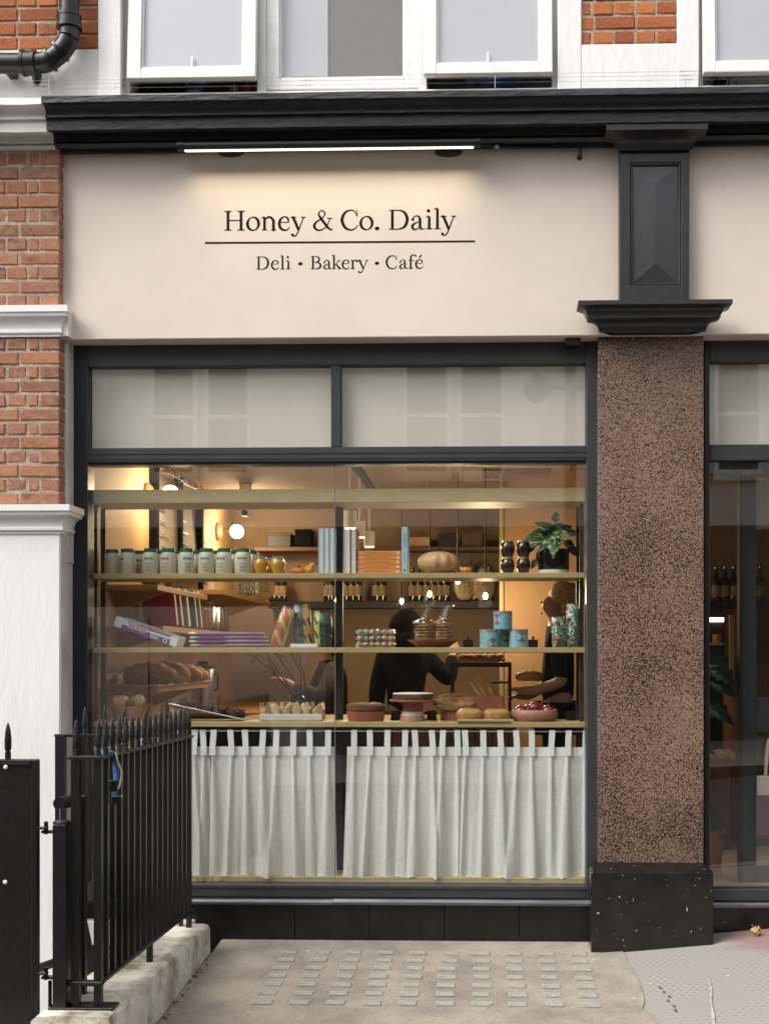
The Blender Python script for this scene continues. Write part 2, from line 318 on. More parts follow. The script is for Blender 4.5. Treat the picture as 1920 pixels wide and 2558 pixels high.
def paving():
    m = bpy.data.materials.new('worn_paving'); m.use_nodes = True; nt = m.node_tree; L = nt.links.new
    b = nt.nodes['Principled BSDF']; b.inputs['Roughness'].default_value = .85
    ge = nd(nt, 'ShaderNodeNewGeometry'); sp = nd(nt, 'ShaderNodeSeparateXYZ'); L(ge.outputs['Position'], sp.inputs[0])
    def mth(op, a, b_=None, c=None):
        n = nd(nt, 'ShaderNodeMath', operation=op)
        for i, v in enumerate((a, b_, c)):
            if v is None: continue
            if isinstance(v, (int, float)): n.inputs[i].default_value = v
            else: L(v, n.inputs[i])
        return n.outputs[0]
    x, y = sp.outputs[0], sp.outputs[1]
    v = mth('MULTIPLY', mth('MULTIPLY_ADD', x, .12, y), 26)
    row = mth('FLOOR', v)
    u = mth('MULTIPLY_ADD', row, .37, mth('MULTIPLY', x, 27))
    dash = mth('MULTIPLY', mth('LESS_THAN', mth('FRACT', v), .34), mth('LESS_THAN', mth('FRACT', u), .5))
    n = nd(nt, 'ShaderNodeTexNoise'); n.inputs['Scale'].default_value = 4; n.inputs['Detail'].default_value = 6; L(ge.outputs['Position'], n.inputs['Vector'])
    wear = nd(nt, 'ShaderNodeMapRange'); wear.inputs[1].default_value = .42; wear.inputs[2].default_value = .6; wear.inputs[3].default_value = .1; wear.inputs[4].default_value = .8
    L(n.outputs['Fac'], wear.inputs[0])
    n2 = nd(nt, 'ShaderNodeTexNoise'); n2.inputs['Scale'].default_value = 160; n2.inputs['Detail'].default_value = 4; L(ge.outputs['Position'], n2.inputs['Vector'])
    cr = nd(nt, 'ShaderNodeValToRGB'); cr.color_ramp.elements[0].color = (.21, .196, .176, 1); cr.color_ramp.elements[1].color = (.41, .385, .352, 1)
    L(mth('MULTIPLY_ADD', n2.outputs['Fac'], .6, mth('MULTIPLY', n.outputs['Fac'], .4)), cr.inputs[0])
    mx = nd(nt, 'ShaderNodeMix', data_type='RGBA'); mx.inputs[7].default_value = (.15, .137, .122, 1)
    L(mth('MULTIPLY', dash, wear.outputs[0]), mx.inputs[0]); L(cr.outputs[0], mx.inputs[6])
    # spilled red stain by the doorway
    vd = nd(nt, 'ShaderNodeVectorMath', operation='DISTANCE'); L(ge.outputs['Position'], vd.inputs[0]); vd.inputs[1].default_value = (1.55, -.16, .09)
    n4 = nd(nt, 'ShaderNodeTexNoise'); n4.inputs['Scale'].default_value = 7; n4.inputs['Detail'].default_value = 7; L(ge.outputs['Position'], n4.inputs['Vector'])
    dd = mth('MULTIPLY_ADD', n4.outputs['Fac'], .34, vd.outputs['Value'])
    st = nd(nt, 'ShaderNodeMapRange'); st.inputs[1].default_value = .36; st.inputs[2].default_value = .52; st.inputs[3].default_value = .62; st.inputs[4].default_value = 0
    L(dd, st.inputs[0])
    m2 = nd(nt, 'ShaderNodeMix', data_type='RGBA'); m2.inputs[7].default_value = (.26, .10, .105, 1)
    L(st.outputs[0], m2.inputs[0]); L(mx.outputs[2], m2.inputs[6]); L(m2.outputs[2], b.inputs['Base Color'])
    bp = nd(nt, 'ShaderNodeBump'); bp.inputs['Strength'].default_value = .4; bp.inputs['Distance'].default_value = .004
    L(n2.outputs['Fac'], bp.inputs['Height']); L(bp.outputs[0], b.inputs['Normal'])
    return m
M['paving'] = paving()
# ------------------------------------------------------------------ mesh building
def world_origin(o):
    v = Vector((0, 0, 0))
    while o is not None: v += o.location; o = o.parent
    return v
def link(name, me, m, parent, loc=None, kind=None):
    o = bpy.data.objects.new(name, me); COL.objects.link(o)
    if m is not None and not me.materials: me.materials.append(m)
    o.parent = parent
    if loc is not None: o.location = loc
    if kind: o['kind'] = kind
    return o
class MB:
    def __init__(s): s.v = []; s.f = []
    def add(s, vs, fs):
        n = len(s.v); s.v += [tuple(p) for p in vs]; s.f += [tuple(i + n for i in f) for f in fs]; return s
    def mark(s): return len(s.v)
    def xf(s, n, fn):
        for i in range(n, len(s.v)): s.v[i] = tuple(fn(Vector(s.v[i])))
        return s
    def rot(s, n, c, ax, ang):
        m = Matrix.Rotation(ang, 3, ax); c = Vector(c)
        return s.xf(n, lambda p: m @ (p - c) + c)
    def box(s, x0, x1, y0, y1, z0, z1, b=0.):
        if x0 > x1: x0, x1 = x1, x0
        if y0 > y1: y0, y1 = y1, y0
        if z0 > z1: z0, z1 = z1, z0
        if b <= 0:
            return s.add([(x, y, z) for x in (x0, x1) for y in (y0, y1) for z in (z0, z1)],
                         [(0, 1, 3, 2), (4, 6, 7, 5), (0, 4, 5, 1), (2, 3, 7, 6), (0, 2, 6, 4), (1, 5, 7, 3)])
        b = min(b, (x1 - x0) * .45, (y1 - y0) * .45, (z1 - z0) * .45)
        bm = bmesh.new()
        for x, sx in ((x0, 1), (x1, -1)):
            for y, sy in ((y0, 1), (y1, -1)):
                for z, sz in ((z0, 1), (z1, -1)):
                    bm.verts.new((x + sx * b, y + sy * b, z)); bm.verts.new((x + sx * b, y, z + sz * b)); bm.verts.new((x, y + sy * b, z + sz * b))
        bmesh.ops.convex_hull(bm, input=bm.verts); s.bm(bm); return s
    def bm(s, bm):
        bm.verts.index_update()
        s.add([v.co for v in bm.verts], [[v.index for v in f.verts] for f in bm.faces]); bm.free(); return s
    def tube(s, pts, r, seg=8, caps=True):
        pts = [Vector(p) for p in pts]; n = len(pts)
        rr = r if isinstance(r, (list, tuple)) else [r] * n
        vs = []; up = Vector((0, 0, 1))
        for i, p in enumerate(pts):
            t = (pts[min(i + 1, n - 1)] - pts[max(i - 1, 0)])
            t = t.normalized() if t.length > 1e-9 else Vector((0, 0, 1))
            a = t.cross(up if abs(t.z) < .95 else Vector((0, 1, 0))).normalized(); b = t.cross(a).normalized()
            for k in range(seg):
                q = 2 * math.pi * k / seg
                vs.append(p + a * (math.cos(q) * rr[i]) + b * (math.sin(q) * rr[i]))
        fs = [(i * seg + k, i * seg + (k + 1) % seg, (i + 1) * seg + (k + 1) % seg, (i + 1) * seg + k) for i in range(n - 1) for k in range(seg)]
        if caps: fs += [tuple(range(seg)), tuple(range((n - 1) * seg, n * seg))]
        return s.add(vs, fs)
    def lathe(s, prof, c=(0, 0, 0), seg=24, lob=0, lobk=0):
        vs = []
        for r, z in prof:
            for k in range(seg):
                q = 2 * math.pi * k / seg; q2 = r * (1 + lob * math.cos(lobk * q)) if lob else r
                vs.append((c[0] + q2 * math.cos(q), c[1] + q2 * math.sin(q), c[2] + z))
        n = len(prof)
        fs = [(i * seg + k, i * seg + (k + 1) % seg, (i + 1) * seg + (k + 1) % seg, (i + 1) * seg + k) for i in range(n - 1) for k in range(seg)]
        fs += [tuple(range(seg))[::-1], tuple(range((n - 1) * seg, n * seg))]
        return s.add(vs, fs)
    def ell(s, c, rx, ry, rz, su=16, sv=10, noise=0.):
        vs = []; fs = []
        for j in range(sv + 1):
            ph = math.pi * j / sv
            for k in range(su):
                q = 2 * math.pi * k / su; w = 1 + random.uniform(-noise, noise)
                vs.append((c[0] + rx * w * math.sin(ph) * math.cos(q), c[1] + ry * w * math.sin(ph) * math.sin(q), c[2] + rz * w * math.cos(ph)))
        fs = [(j * su + k, (j + 1) * su + k, (j + 1) * su + (k + 1) % su, j * su + (k + 1) % su) for j in range(sv) for k in range(su)]
        return s.add(vs, fs)
    def prism(s, poly, y0, y1):          # outline in x, z, drawn out along y
        n = len(poly)
        return s.add([(x, y0, z) for x, z in poly] + [(x, y1, z) for x, z in poly],
                     [tuple(range(n)), tuple(range(n, 2 * n))[::-1]] + [(i, (i + 1) % n, n + (i + 1) % n, n + i) for i in range(n)])
    def prism_z(s, poly, z0, z1):        # outline in x, y
        n = len(poly)
        return s.add([(x, y, z0) for x, y in poly] + [(x, y, z1) for x, y in poly],
                     [tuple(range(n))[::-1], tuple(range(n, 2 * n))] + [(i, (i + 1) % n, n + (i + 1) % n, n + i) for i in range(n)])
    def grid(s, fn, nu, nv):
        return s.add([fn(i / nu, j / nv) for j in range(nv + 1) for i in range(nu + 1)],
                     [(j * (nu + 1) + i, j * (nu + 1) + i + 1, (j + 1) * (nu + 1) + i + 1, (j + 1) * (nu + 1) + i) for j in range(nv) for i in range(nu)])
    def mould(s, prof, xl, xr, yb, ml=1, mr=1):   # profile (y, z) run along x with mitred returns to the wall plane yb
        n = len(prof); vs = []
        rows = []
        for i in range(4):
            for y, z in prof:
                a = xl - (yb - y) * ml; b = xr + (yb - y) * mr
                vs.append([(a, yb, z), (a, y, z), (b, y, z), (b, yb, z)][i])
        return s.add(vs, [(i * n + k, (i + 1) * n + k, (i + 1) * n + k + 1, i * n + k + 1) for i in range(3) for k in range(n - 1)])
    def build(s, name, m, parent=None, smooth=False, kind=None, sharp=None, solid=0, sub=0):
        o0 = world_origin(parent)
        me = bpy.data.meshes.new(name); me.from_pydata([(x - o0.x, y - o0.y, z - o0.z) for x, y, z in s.v], [], s.f); me.validate(); me.update()
        b = bmesh.new(); b.from_mesh(me); bmesh.ops.remove_doubles(b, verts=b.verts, dist=1e-6); bmesh.ops.recalc_face_normals(b, faces=b.faces); b.to_mesh(me); b.free()
        if smooth:
            me.polygons.foreach_set('use_smooth', [True] * len(me.polygons))
            if sharp is not False: me.set_sharp_from_angle(angle=R(sharp or 40))
        o = link(name, me, M[m] if isinstance(m, str) else m, parent)
        if solid:
            q = o.modifiers.new('solid', 'SOLIDIFY'); q.thickness = solid; q.offset = 0
        if sub:
            q = o.modifiers.new('sub', 'SUBSURF'); q.levels = sub; q.render_levels = sub
        if kind: o['kind'] = kind
        return o
def tag(o, label, cat, group=None):
    o['label'] = label; o['category'] = cat
    if group: o['group'] = group
    return o
def thing(name, label, cat, loc=(0, 0, 0), group=None):
    o = bpy.data.objects.new(name, None); COL.objects.link(o); o.location = loc; o.empty_display_size = .1
    return tag(o, label, cat, group)
def struct(o): o['kind'] = 'structure'; return o
def node(name, parent):          # a part that only groups its own pieces
    o = bpy.data.objects.new(name, None); COL.objects.link(o); o.parent = parent; o.empty_display_size = .1; return o
def copy_tree(o, loc=None, label=None, parent=None):
    c = o.copy(); COL.objects.link(c)
    if parent is not None: c.parent = parent
    if loc is not None: c.location = loc
    if label: c['label'] = label
    for ch in list(o.children): copy_tree(ch, parent=c)
    return c
def text_geo(s, size):
    cu = bpy.data.curves.new('t', 'FONT'); cu.body = s; cu.size = size; cu.align_x = 'CENTER'; cu.align_y = 'CENTER'; cu.resolution_u = 3
    ob = bpy.data.objects.new('t', cu); COL.objects.link(ob); bpy.context.view_layer.update()
    me = bpy.data.meshes.new_from_object(ob.evaluated_get(bpy.context.evaluated_depsgraph_get()))
    vs = [v.co.copy() for v in me.vertices]; fs = [tuple(p.vertices) for p in me.polygons]
    bpy.data.objects.remove(ob); bpy.data.curves.remove(cu); bpy.data.meshes.remove(me)
    return vs, fs
def text(mb, s, size, fn):
    vs, fs = text_geo(s, size); return mb.add([fn(v.x, v.y) for v in vs], fs)
def smooth_path(pts, n=8):
    out = []
    P = [pts[0]] + list(pts) + [pts[-1]]
    for i in range(1, len(P) - 2):
        for k in range(n):
            t = k / n; a, b, c, d = P[i - 1], P[i], P[i + 1], P[i + 2]
            out.append(tuple(.5 * (2 * b[j] + (c[j] - a[j]) * t + (2 * a[j] - 5 * b[j] + 4 * c[j] - d[j]) * t * t + (3 * b[j] - a[j] - 3 * c[j] + d[j]) * t ** 3) for j in range(len(b))))
    out.append(tuple(pts[-1])); return out
# ================================================================== ground
XB = X(1555, -.25)
def gz(x, y):
    y = max(y, -2.6)
    return .05 * y + .092 * min(max(0, x - XB + .08), 3.5)
XW0, XW1 = -1.78, -1.45          # low wall beside the basement area
def sheet(name, m, xs, ys, f, parent=None):
    mb = MB(); mb.grid(lambda u, v: (xs[round(u * (len(xs) - 1))], ys[round(v * (len(ys) - 1))], f(xs[round(u * (len(xs) - 1))], ys[round(v * (len(ys) - 1))])), len(xs) - 1, len(ys) - 1)
    return mb.build(name, m, parent)
xs = [-1.46] + [-1.2 + .1 * i for i in range(60)] + [5.5, 9, 40]
ys = [-2.6 + .1 * i for i in range(27)] + [.6]
pavement = struct(sheet('pavement', 'paving', xs, ys, lambda x, y: gz(x, min(y, 0)) - .004))
pav2 = struct(sheet('pavement', 'paving', [-40, -10, -4, -1.46], [-2.6, -2.3, -2.02], lambda x, y: gz(x, y) - .004))
rx = [-60, -30, -10, -4, -2, 0] + [.3 * i for i in range(1, 18)] + [10, 30, 60]
road = struct(sheet('road', 'asphalt', rx, [-60, -30, -11, -9, -7, -5, -3, -2.72], lambda x, y: gz(x, -2.6) - .12 + .015 * min(1.5, abs(min(y, -2.7) + 2.7)) * (1 if y > -9 else 1)))
kb = MB()
for a, b in zip(rx[:-1], rx[1:]):
    za, zb = gz(a, -2.6), gz(b, -2.6)
    kb.add([(a, -2.6, za), (b, -2.6, zb), (b, -2.75, zb - .004), (a, -2.75, za - .004), (b, -2.76, zb - .2), (a, -2.76, za - .2)], [(0, 1, 2, 3), (3, 2, 4, 5)])
struct(kb.build('kerb', 'kerb'))
# lit panel of pavement glass blocks
slab_poly = [(-1.46, -.005)]
for px_, py_ in ((1560, 2378), (1566, 2398), (1577, 2412), (1590, 2440), (1600, 2462), (1607, 2490), (1609, 2504), (1604, 2522), (1626, 2532), (1640, 2560)):
    d = (HE - gz(.7, -.8)) / ((py_ - PY) / F)
    yy = -D + (HE - gz(.7, (-D + d))) / ((py_ - PY) / F)
    slab_poly.append((X(px_, yy), yy))
slab_poly += [(.72, -1.7), (-1.46, -1.95)]
slab_poly.insert(1, (X(1530, -.005), -.005))
mb = MB(); bmx = bmesh.new()
vs_ = [bmx.verts.new((x, y, 0)) for x, y in slab_poly]; bmx.faces.new(vs_)
bmesh.ops.triangulate(bmx, faces=bmx.faces)
bmesh.ops.subdivide_edges(bmx, edges=bmx.edges, cuts=24, use_grid_fill=True)
for v in bmx.verts: v.co.z = gz(v.co.x, v.co.y) + .002
mb.bm(bmx); slab = mb.build('light_slab', 'slab', pavement)
# glass blocks: seven rows of ten
bw, bd = .088, .066
def block_meshes():
    o = MB()
    o.add([(-bw/2, -bd/2, 0), (bw/2, -bd/2, 0), (bw/2, bd/2, 0), (-bw/2, bd/2, 0),
           (-bw/2+.003, -bd/2+.003, .0015), (bw/2-.003, -bd/2+.003, .0015), (bw/2-.003, bd/2-.003, .0015), (-bw/2+.003, bd/2-.003, .0015),
           (-bw/2+.016, -bd/2+.014, .0015), (bw/2-.016, -bd/2+.014, .0015), (bw/2-.016, bd/2-.014, .0015), (-bw/2+.016, bd/2-.014, .0015),
           (-bw/2+.022, -bd/2+.018, -.0010), (bw/2-.022, -bd/2+.018, -.0010), (bw/2-.022, bd/2-.018, -.0010), (-bw/2+.022, bd/2-.018, -.0010)],
          [(i, (i+1) % 4, 4+(i+1) % 4, 4+i) for i in range(4)] + [(4+i, 4+(i+1) % 4, 8+(i+1) % 4, 8+i) for i in range(4)] + [(8+i, 8+(i+1) % 4, 12+(i+1) % 4, 12+i) for i in range(4)] + [(12, 13, 14, 15)])
    return o
blk = None
for r in range(7):
    yy = -.25 - r * .138
    xL, xR = X(725, -.25), X(1444, -.25)
    for c in range(10):
        x = xL + (xR - xL) * c / 9 + random.uniform(-.004, .004); y = yy + random.uniform(-.004, .004)
        if blk is None:
            blk = block_meshes().build('glass_block', 'block', pavement)
            o = blk
        else:
            o = blk.copy(); COL.objects.link(o)
        o.location = (x, y, gz(x, y) + .0050); o.rotation_euler = (R(-2.8) * -1, 0, random.uniform(-.03, .03)); s_ = random.uniform(.92, 1.06); o.scale = (s_, s_, 1)
# chalky drips and tar marks on the paving
def ground_strip(pts, m, name):
    mb = MB(); P = smooth_path(pts, 6); vs = []
    for i, (a, b, w) in enumerate(P):
        w *= random.uniform(.6, 1.3)
        vs += [(a - w, b, gz(a, b) + .003), (a + w, b, gz(a, b) + .003)]
    mb.add(vs, [(2*i, 2*i+1, 2*i+3, 2*i+2) for i in range(len(P) - 1)]); return mb.build(name, m, pavement)
ground_strip([(X(1777, -.9), -.78, .002), (X(1780, -1), -.95, .004), (X(1775, -1.1), -1.1, .005), (X(1780, -1.3), -1.3, .006), (X(1783, -1.5), -1.5, .007)], 'chalk', 'chalk_drip')
for k, (a, b) in enumerate(((1667, -1.0), (1672, -1.06), (1680, -1.14), (1687, -1.2), (1660, -.93), (1651, -.86))):
    ground_strip([(X(a, b), b + .018, .001), (X(a, b) + random.uniform(-.01, .01), b, .006), (X(a, b) + .004, b - .016, .001)], 'asphalt', 'tar_mark')
# ================================================================== shop building
BLD = thing('shop_building', 'brick and white-painted building with a pink-beige shop fascia, charcoal cornice and granite pillar', 'building', (0, 0, 0))
YF, YP, YB, YU = -.13, -.10, -.19, -.06
# ---- brickwork: each brick its own piece
BRICKS = {}
def brick_mesh(L, h, dpt, k, m):
    key = (round(L, 3), h, k, m)
    if key in BRICKS: return BRICKS[key]
    mb = MB(); mb.box(-L/2, L/2, -dpt/2, dpt/2, -h/2, h/2, .006)
    rnd = random.Random(hash(key) % 1000)
    mb.v = [(x + rnd.uniform(-.003, .003), y + rnd.uniform(-.0025, .0025), z + rnd.uniform(-.0025, .0025)) for x, y, z in mb.v]
    me = bpy.data.meshes.new('brick'); me.from_pydata(mb.v, [], mb.f); me.update(); me.materials.append(M[m])
    b = bmesh.new(); b.from_mesh(me); bmesh.ops.recalc_face_normals(b, faces=b.faces); b.to_mesh(me); b.free()
    BRICKS[key] = me; return me
def brickwork(parent, x0, x1, z0, z1, yf, m, course=.075, right=True, closer=True):
    rows = max(1, round((z1 - z0) / course)); course = (z1 - z0) / rows
    h = course - .010
    for r in range(rows):
        zc = z1 - course * (r + .5)
        seq = [.215] * 20 if r % 2 else ([.105, .056] if closer else [.105]) + [.105] * 40
        x = x1; i = 0
        while x > x0 + .03:
            L = seq[i]; i += 1
            a = max(x - L, x0)
            Lr = round((x - a) / .015) * .015 if x - a < L - .01 else L
            if x - a > .02:
                me = brick_mesh(Lr, round(h, 3), .11, random.randrange(3), m)
                o = link('brick', me, None, parent, ((x + a) / 2, yf + .055 + random.uniform(-.0035, .0035), zc))
                o.rotation_euler = (0, random.uniform(-.006, .006), random.uniform(-.01, .01))
            x = a - .010
ZG = -.5
xp0, xp1 = -4.2, X(148.5, YB)
# pier core / mortar
zc1b, zc1t = Z(838, 80, -.22), Z(762, 80, -.25)
zc2b, zc2t = Z(1332, 80, -.22), Z(1260, 80, -.26)
zcorn = Z(376, 140, YF)
pier = node('brick_pier', BLD)
MB().box(xp0, xp1 - .006, YB + .005, .3, zc2t - .02, zcorn + .02).build('mortar', 'mortar', pier)
xbl = X(-60, YB)
brickwork(pier, xbl, xp1, zc1t, Z(378, 80, YB), YB, 'brick')
brickwork(pier, xbl, xp1, zc2t, zc1b, YB, 'brick')
# narrow painted reveal between brick and window
MB().box(xp1 - .01, X(181, -.02), YB + .085, .02, zc2t - .3, Z(846, 170, -.1), .004).build('painted_reveal', 'grey_white', BLD)
# lower white pier
mb = MB(); mb.box(xp0, X(150, YB), YB, .3, -2.2, zc2b + .01, .006); mb.build('white_pier', 'white', BLD)
MB().box(X(150, YB) - .004, X(181, 0), YB + .02, .05, -2.2, zc2b + .008).build('pier_return', 'grey_white', BLD)  # side of the white pier, its shade put into the greyer colour
def cap_prof(zt, zb, yb, pr):
    h = zt - zb; P = [(yb, zt)]
    P += [(yb - pr, zt), (yb - pr, zt - .22*h), (yb - pr*.86, zt - .25*h), (yb - pr*.84, zt - .33*h)]
    for k in range(7):
        a = k / 6 * math.pi / 2
        P.append((yb - pr*.80 + pr*.58*math.sin(a), zt - .36*h - (1 - math.cos(a))*.40*h))
    P += [(yb - pr*.30, zt - .80*h), (yb - pr*.30, zt - .88*h), (yb - pr*.12, zt - .90*h), (yb - pr*.12, zb), (yb, zb)]
    return P
mb = MB(); mb.mould(cap_prof(zc1t, zc1b, YB, .065), xp0, X(148, YB), YB, 0, 1)
mb.box(X(148, YB) - .3, X(152, YB) + .04, YB + .001, -.02, zc1b + .005, zc1t - .002)
mb.build('pier_capital', 'white', BLD, smooth=True, sharp=35)
mb = MB(); mb.mould(cap_prof(zc2t, zc2b, YB, .075), xp0, X(150, YB), YB, 0, 1)
n0 = mb.mark(); pr2 = cap_prof(zc2t, zc2b, YB, .075)
mb.build('pier_capital', 'white', BLD, smooth=True, sharp=35)
mb = MB()   # return of the lower capital back to the window frame
vs = []
for yy in (YB, -.005):
    for y, z in pr2: vs.append((X(150, YB) + (YB - y), yy, z))
n = len(pr2); mb.add(vs, [(k, k + 1, n + k + 1, n + k) for k in range(n - 1)] + [tuple(range(n, 2 * n))])
mb.build('capital_return', 'white_old', BLD, smooth=True, sharp=35)
# ---- fascia
zFb, zFt = Z(844, 700, YF), Z(368, 850, YF)
xf0, xf1 = X(153, YF), 4.2
fascia = MB().box(xf0, xf1, YF, .02, zFb, zFt + .05, .004).build('fascia', 'fascia', BLD)
# ---- cornice
def zc(py): return Z(py, 600, -.35)
def corn(px_list, Yl):
    return [(y, Z(py, 600, y)) for y, py in px_list]
cp = [(YF, Z(233, 600, -.425) + .012), (-.30, Z(233, 600, -.425) + .010), (-.421, Z(233, 600, -.425) + .004), (-.425, Z(233, 600, -.425)), (-.425, Z(248, 600, -.425))]
for k in range(6):
    a = k / 5 * math.pi / 2
    cp.append((-.405 + .05 * math.sin(a), Z(251, 600, -.40) - (Z(251, 600, -.40) - Z(279, 600, -.36)) * (1 - math.cos(a))))
cp += [(-.368, Z(281, 600, -.365)), (-.368, Z(286, 600, -.365)), (-.345, Z(288, 600, -.345)), (-.345, Z(318, 600, -.345)), (-.235, Z(322, 600, -.26)), (-.235, Z(346, 600, -.23))]
for k in range(5):
    a = k / 4 * math.pi
    cp.append((-.205 - .02 * math.sin(a), Z(350, 600, -.21) - (Z(350, 600, -.21) - Z(364, 600, -.2)) * k / 4))
cp += [(-.165, Z(368, 600, -.17)), (-.165, Z(378, 600, -.165)), (YF - .001, Z(380, 600, -.135))]
xcs = X(150, YF)
def runx(prof, x0, x1, nseg):
    mb = MB(); n = len(prof); vs = []
    for i in range(nseg + 1):
        x = x0 + (x1 - x0) * i / nseg
        for y, z in prof: vs.append((x, y + random.uniform(-.0012, .0012), z + random.uniform(-.0015, .0015)))
    mb.add(vs, [(i * n + k, (i + 1) * n + k, (i + 1) * n + k + 1, i * n + k + 1) for i in range(nseg) for k in range(n - 1)] + [tuple(range(n)), tuple(range(nseg * n, nseg * n + n))])
    return mb
runx(cp, xcs, 4.2, 60).build('cornice', 'char_old', BLD, smooth=True, sharp=30)
runx([(y + .012, z - .004) for y, z in cp], -4.2, xcs - .002, 24).build('white_cornice', 'white_old', BLD, smooth=True, sharp=30)
# ---- pilaster on the fascia
pil = node('pilaster', BLD)
YPi = -.205
pa, pb = X(1547, YPi), X(1721, YPi)
zpt, zpb = Z(352, 1630, YPi), Z(752, 1630, YPi)
qa, qb, qt, qbm = X(1574, YPi), X(1700, YPi), Z(404, 1630, YPi), Z(711, 1630, YPi)
mb = MB()
mb.box(pa, qa, YPi, YF + .01, zpb, zpt, .003).box(qb, pb, YPi, YF + .01, zpb, zpt, .003)
mb.box(qa - .003, qb + .003, YPi + .0015, YF + .01, qt, zpt).box(qa - .003, qb + .003, YPi + .0015, YF + .01, zpb, qbm)
mb.build('shaft', 'char', pil)
mb = MB(); g = .012        # inner moulding ring
for a, b, c, d in ((qa, qa + g, qbm, qt), (qb - g, qb, qbm, qt), (qa + g, qb - g, qt - g, qt), (qa + g, qb - g, qbm, qbm + g)):
    mb.box(a, b, YPi + .006, YF + .01, c, d, .004)
mb.build('panel_moulding', 'char', pil)
x0, x1, z0, z1 = qa + g, qb - g, qbm + g, qt - g; e = (x1 - x0) / 2
mb = MB(); mb.add([(x0, YPi + .020, z0), (x1, YPi + .020, z0), (x1, YPi + .020, z1), (x0, YPi + .020, z1), ((x0+x1)/2, YPi + .004, z0 + e*.86), ((x0+x1)/2, YPi + .004, z1 - e*.86)],
                 [(0, 1, 4), (1, 2, 5, 4), (2, 3, 5), (3, 0, 4, 5)])
mb.build('raised_panel', 'char_smooth', pil)
zt, zb = Z(308, 1630, -.33), Z(356, 1630, -.23)
P = [(YF, zt), (-.335, zt), (-.335, zt - .032)]
for k in range(7):
    a = k / 6 * math.pi / 2; P.append((-.318 + .085 * math.sin(a), zt - .036 - (1 - math.cos(a)) * .055))
P += [(-.228, zt - .098), (-.228, zb + .004), (-.215, zb), (YF, zb)]
mb = MB(); mb.mould(P, X(1549, YPi), X(1719, YPi), -.20, .64, .60)
mb.build('capital', 'char', pil, smooth=True, sharp=30)
zt, zb = Z(751, 1630, -.32), Z(829, 1630, -.2)
P = [(YF, zt), (-.34, zt), (-.34, zt - .022), (-.325, zt - .026)]
for k in range(5):
    a = k / 4 * math.pi / 2; P.append((-.32 + .03 * math.sin(a), zt - .028 - (1 - math.cos(a)) * .03))
P += [(-.282, zt - .064), (-.282, zt - .078), (-.268, zt - .082)]
for k in range(6):
    a = k / 5 * math.pi / 2; P.append((-.262 + .05 * math.sin(a), zt - .084 - (1 - math.cos(a)) * .045))
P += [(-.205, zt - .134), (-.19, zb), (YF, zb)]
mb = MB(); mb.mould(P, X(1500, -.2), X(1757, -.2), -.20, .92, .90)
mb.build('base_ledge', 'char', pil, smooth=True, sharp=30)
# ---- granite pillar
gp = node('granite_pillar', BLD)
gx0, gx1 = X(1494, YP), X(1757, YP)
zpl = Z(2155, 1620, YP)
MB().box(gx0, gx1, YP, .3, zpl - .02, zFb - .001, .003).build('shaft', 'granite', gp)
hx0, hx1, YH = X(1476, -.21), X(1782, -.21), -.21
zs = Z(2179, 1620, YH)
mb = MB()
mb.add([(hx0, YH, -.4), (hx1, YH, -.4), (hx1, YH, zs), (hx0, YH, zs), (gx0 + .002, YP - .004, zpl), (gx1 - .002, YP - .004, zpl),
        (hx0, .25, -.4), (hx1, .25, -.4), (hx1, .25, zs), (hx0, .25, zs), (gx0 + .002, .25, zpl), (gx1 - .002, .25, zpl)],
       [(0, 1, 2, 3), (3, 2, 5, 4), (6, 7, 1, 0), (1, 7, 8, 2), (2, 8, 11, 5), (6, 0, 3, 9), (9, 3, 4, 10), (4, 5, 11, 10)])
pl = mb.build('plinth', 'plinth', gp)
q = pl.modifiers.new('bev', 'BEVEL'); q.width = .008; q.segments = 2; q.limit_method = 'ANGLE'; q.angle_limit = R(30)
# ---- shop windows
def frame_bar(mb, x0, x1, z0, z1, y0=0., y1=.09, b=.004): mb.box(x0, x1, y0, y1, z0, z1, b)
W1 = node('shop_window', BLD)
wx0, wx1 = X(180, 0), X(1495, 0)
zt0 = zFb + .06
zT1, zT0 = Z(911, 850, 0), Z(1116, 850, 0)       # transom lights
zM1, zM0 = Z(1158, 850, 0), Z(2212, 850, 0)      # big panes
zB0 = Z(2243, 850, 0)
mb = MB(); frame_bar(mb, wx0, X(219), zB0, zt0, 0, .12); mb.build('jamb', 'frame_dark', W1)
mb = MB(); frame_bar(mb, X(1464), wx1, zB0, zt0, 0, .12); mb.build('jamb', 'frame', W1)
mb = MB(); frame_bar(mb, X(219), X(1464), zT1, zt0, .004, .12); mb.build('head', 'frame', W1)
mb = MB(); frame_bar(mb, X(219), X(1464), zM1 + .012, zT0, .002, .12)
for f_ in (.30, .62): mb.box(X(219), X(1464), -.002, .01, zM1 + (zT0 - zM1) * f_, zM1 + (zT0 - zM1) * f_ + .003)
mb.box(X(219), X(1464), .02, .12, zM1, zM1 + .012)
mb.build('transom', 'frame', W1)
mb = MB(); frame_bar(mb, X(826), X(850), zT0, zT1, .003, .12); mb.build('mullion', 'frame', W1)
mb = MB(); frame_bar(mb, X(219), X(1464), zB0, zM0, .002, .12); mb.box(X(219), X(1464), -.004, .05, zM0 - .018, zM0 - .008); mb.build('bottom_rail', 'frame', W1)
for a, b, c, d in ((219, 826, zT0, zT1), (850, 1464, zT0, zT1)):
    MB().box(X(a) + .002, X(b) - .002, .040, .046, c + .001, d - .001).build('transom_pane', 'glass', W1)
    MB().box(X(a) + .002, X(b) - .002, .075, .085, c + .001, d - .001).build('beige_blind', 'film', W1)
for a, b in ((219, 833.5), (835.5, 1464)):
    MB().box(X(a) + .001, X(b) - .001, .040, .046, zM0 + .001, zM1 - .001).build('pane', 'glass', W1)
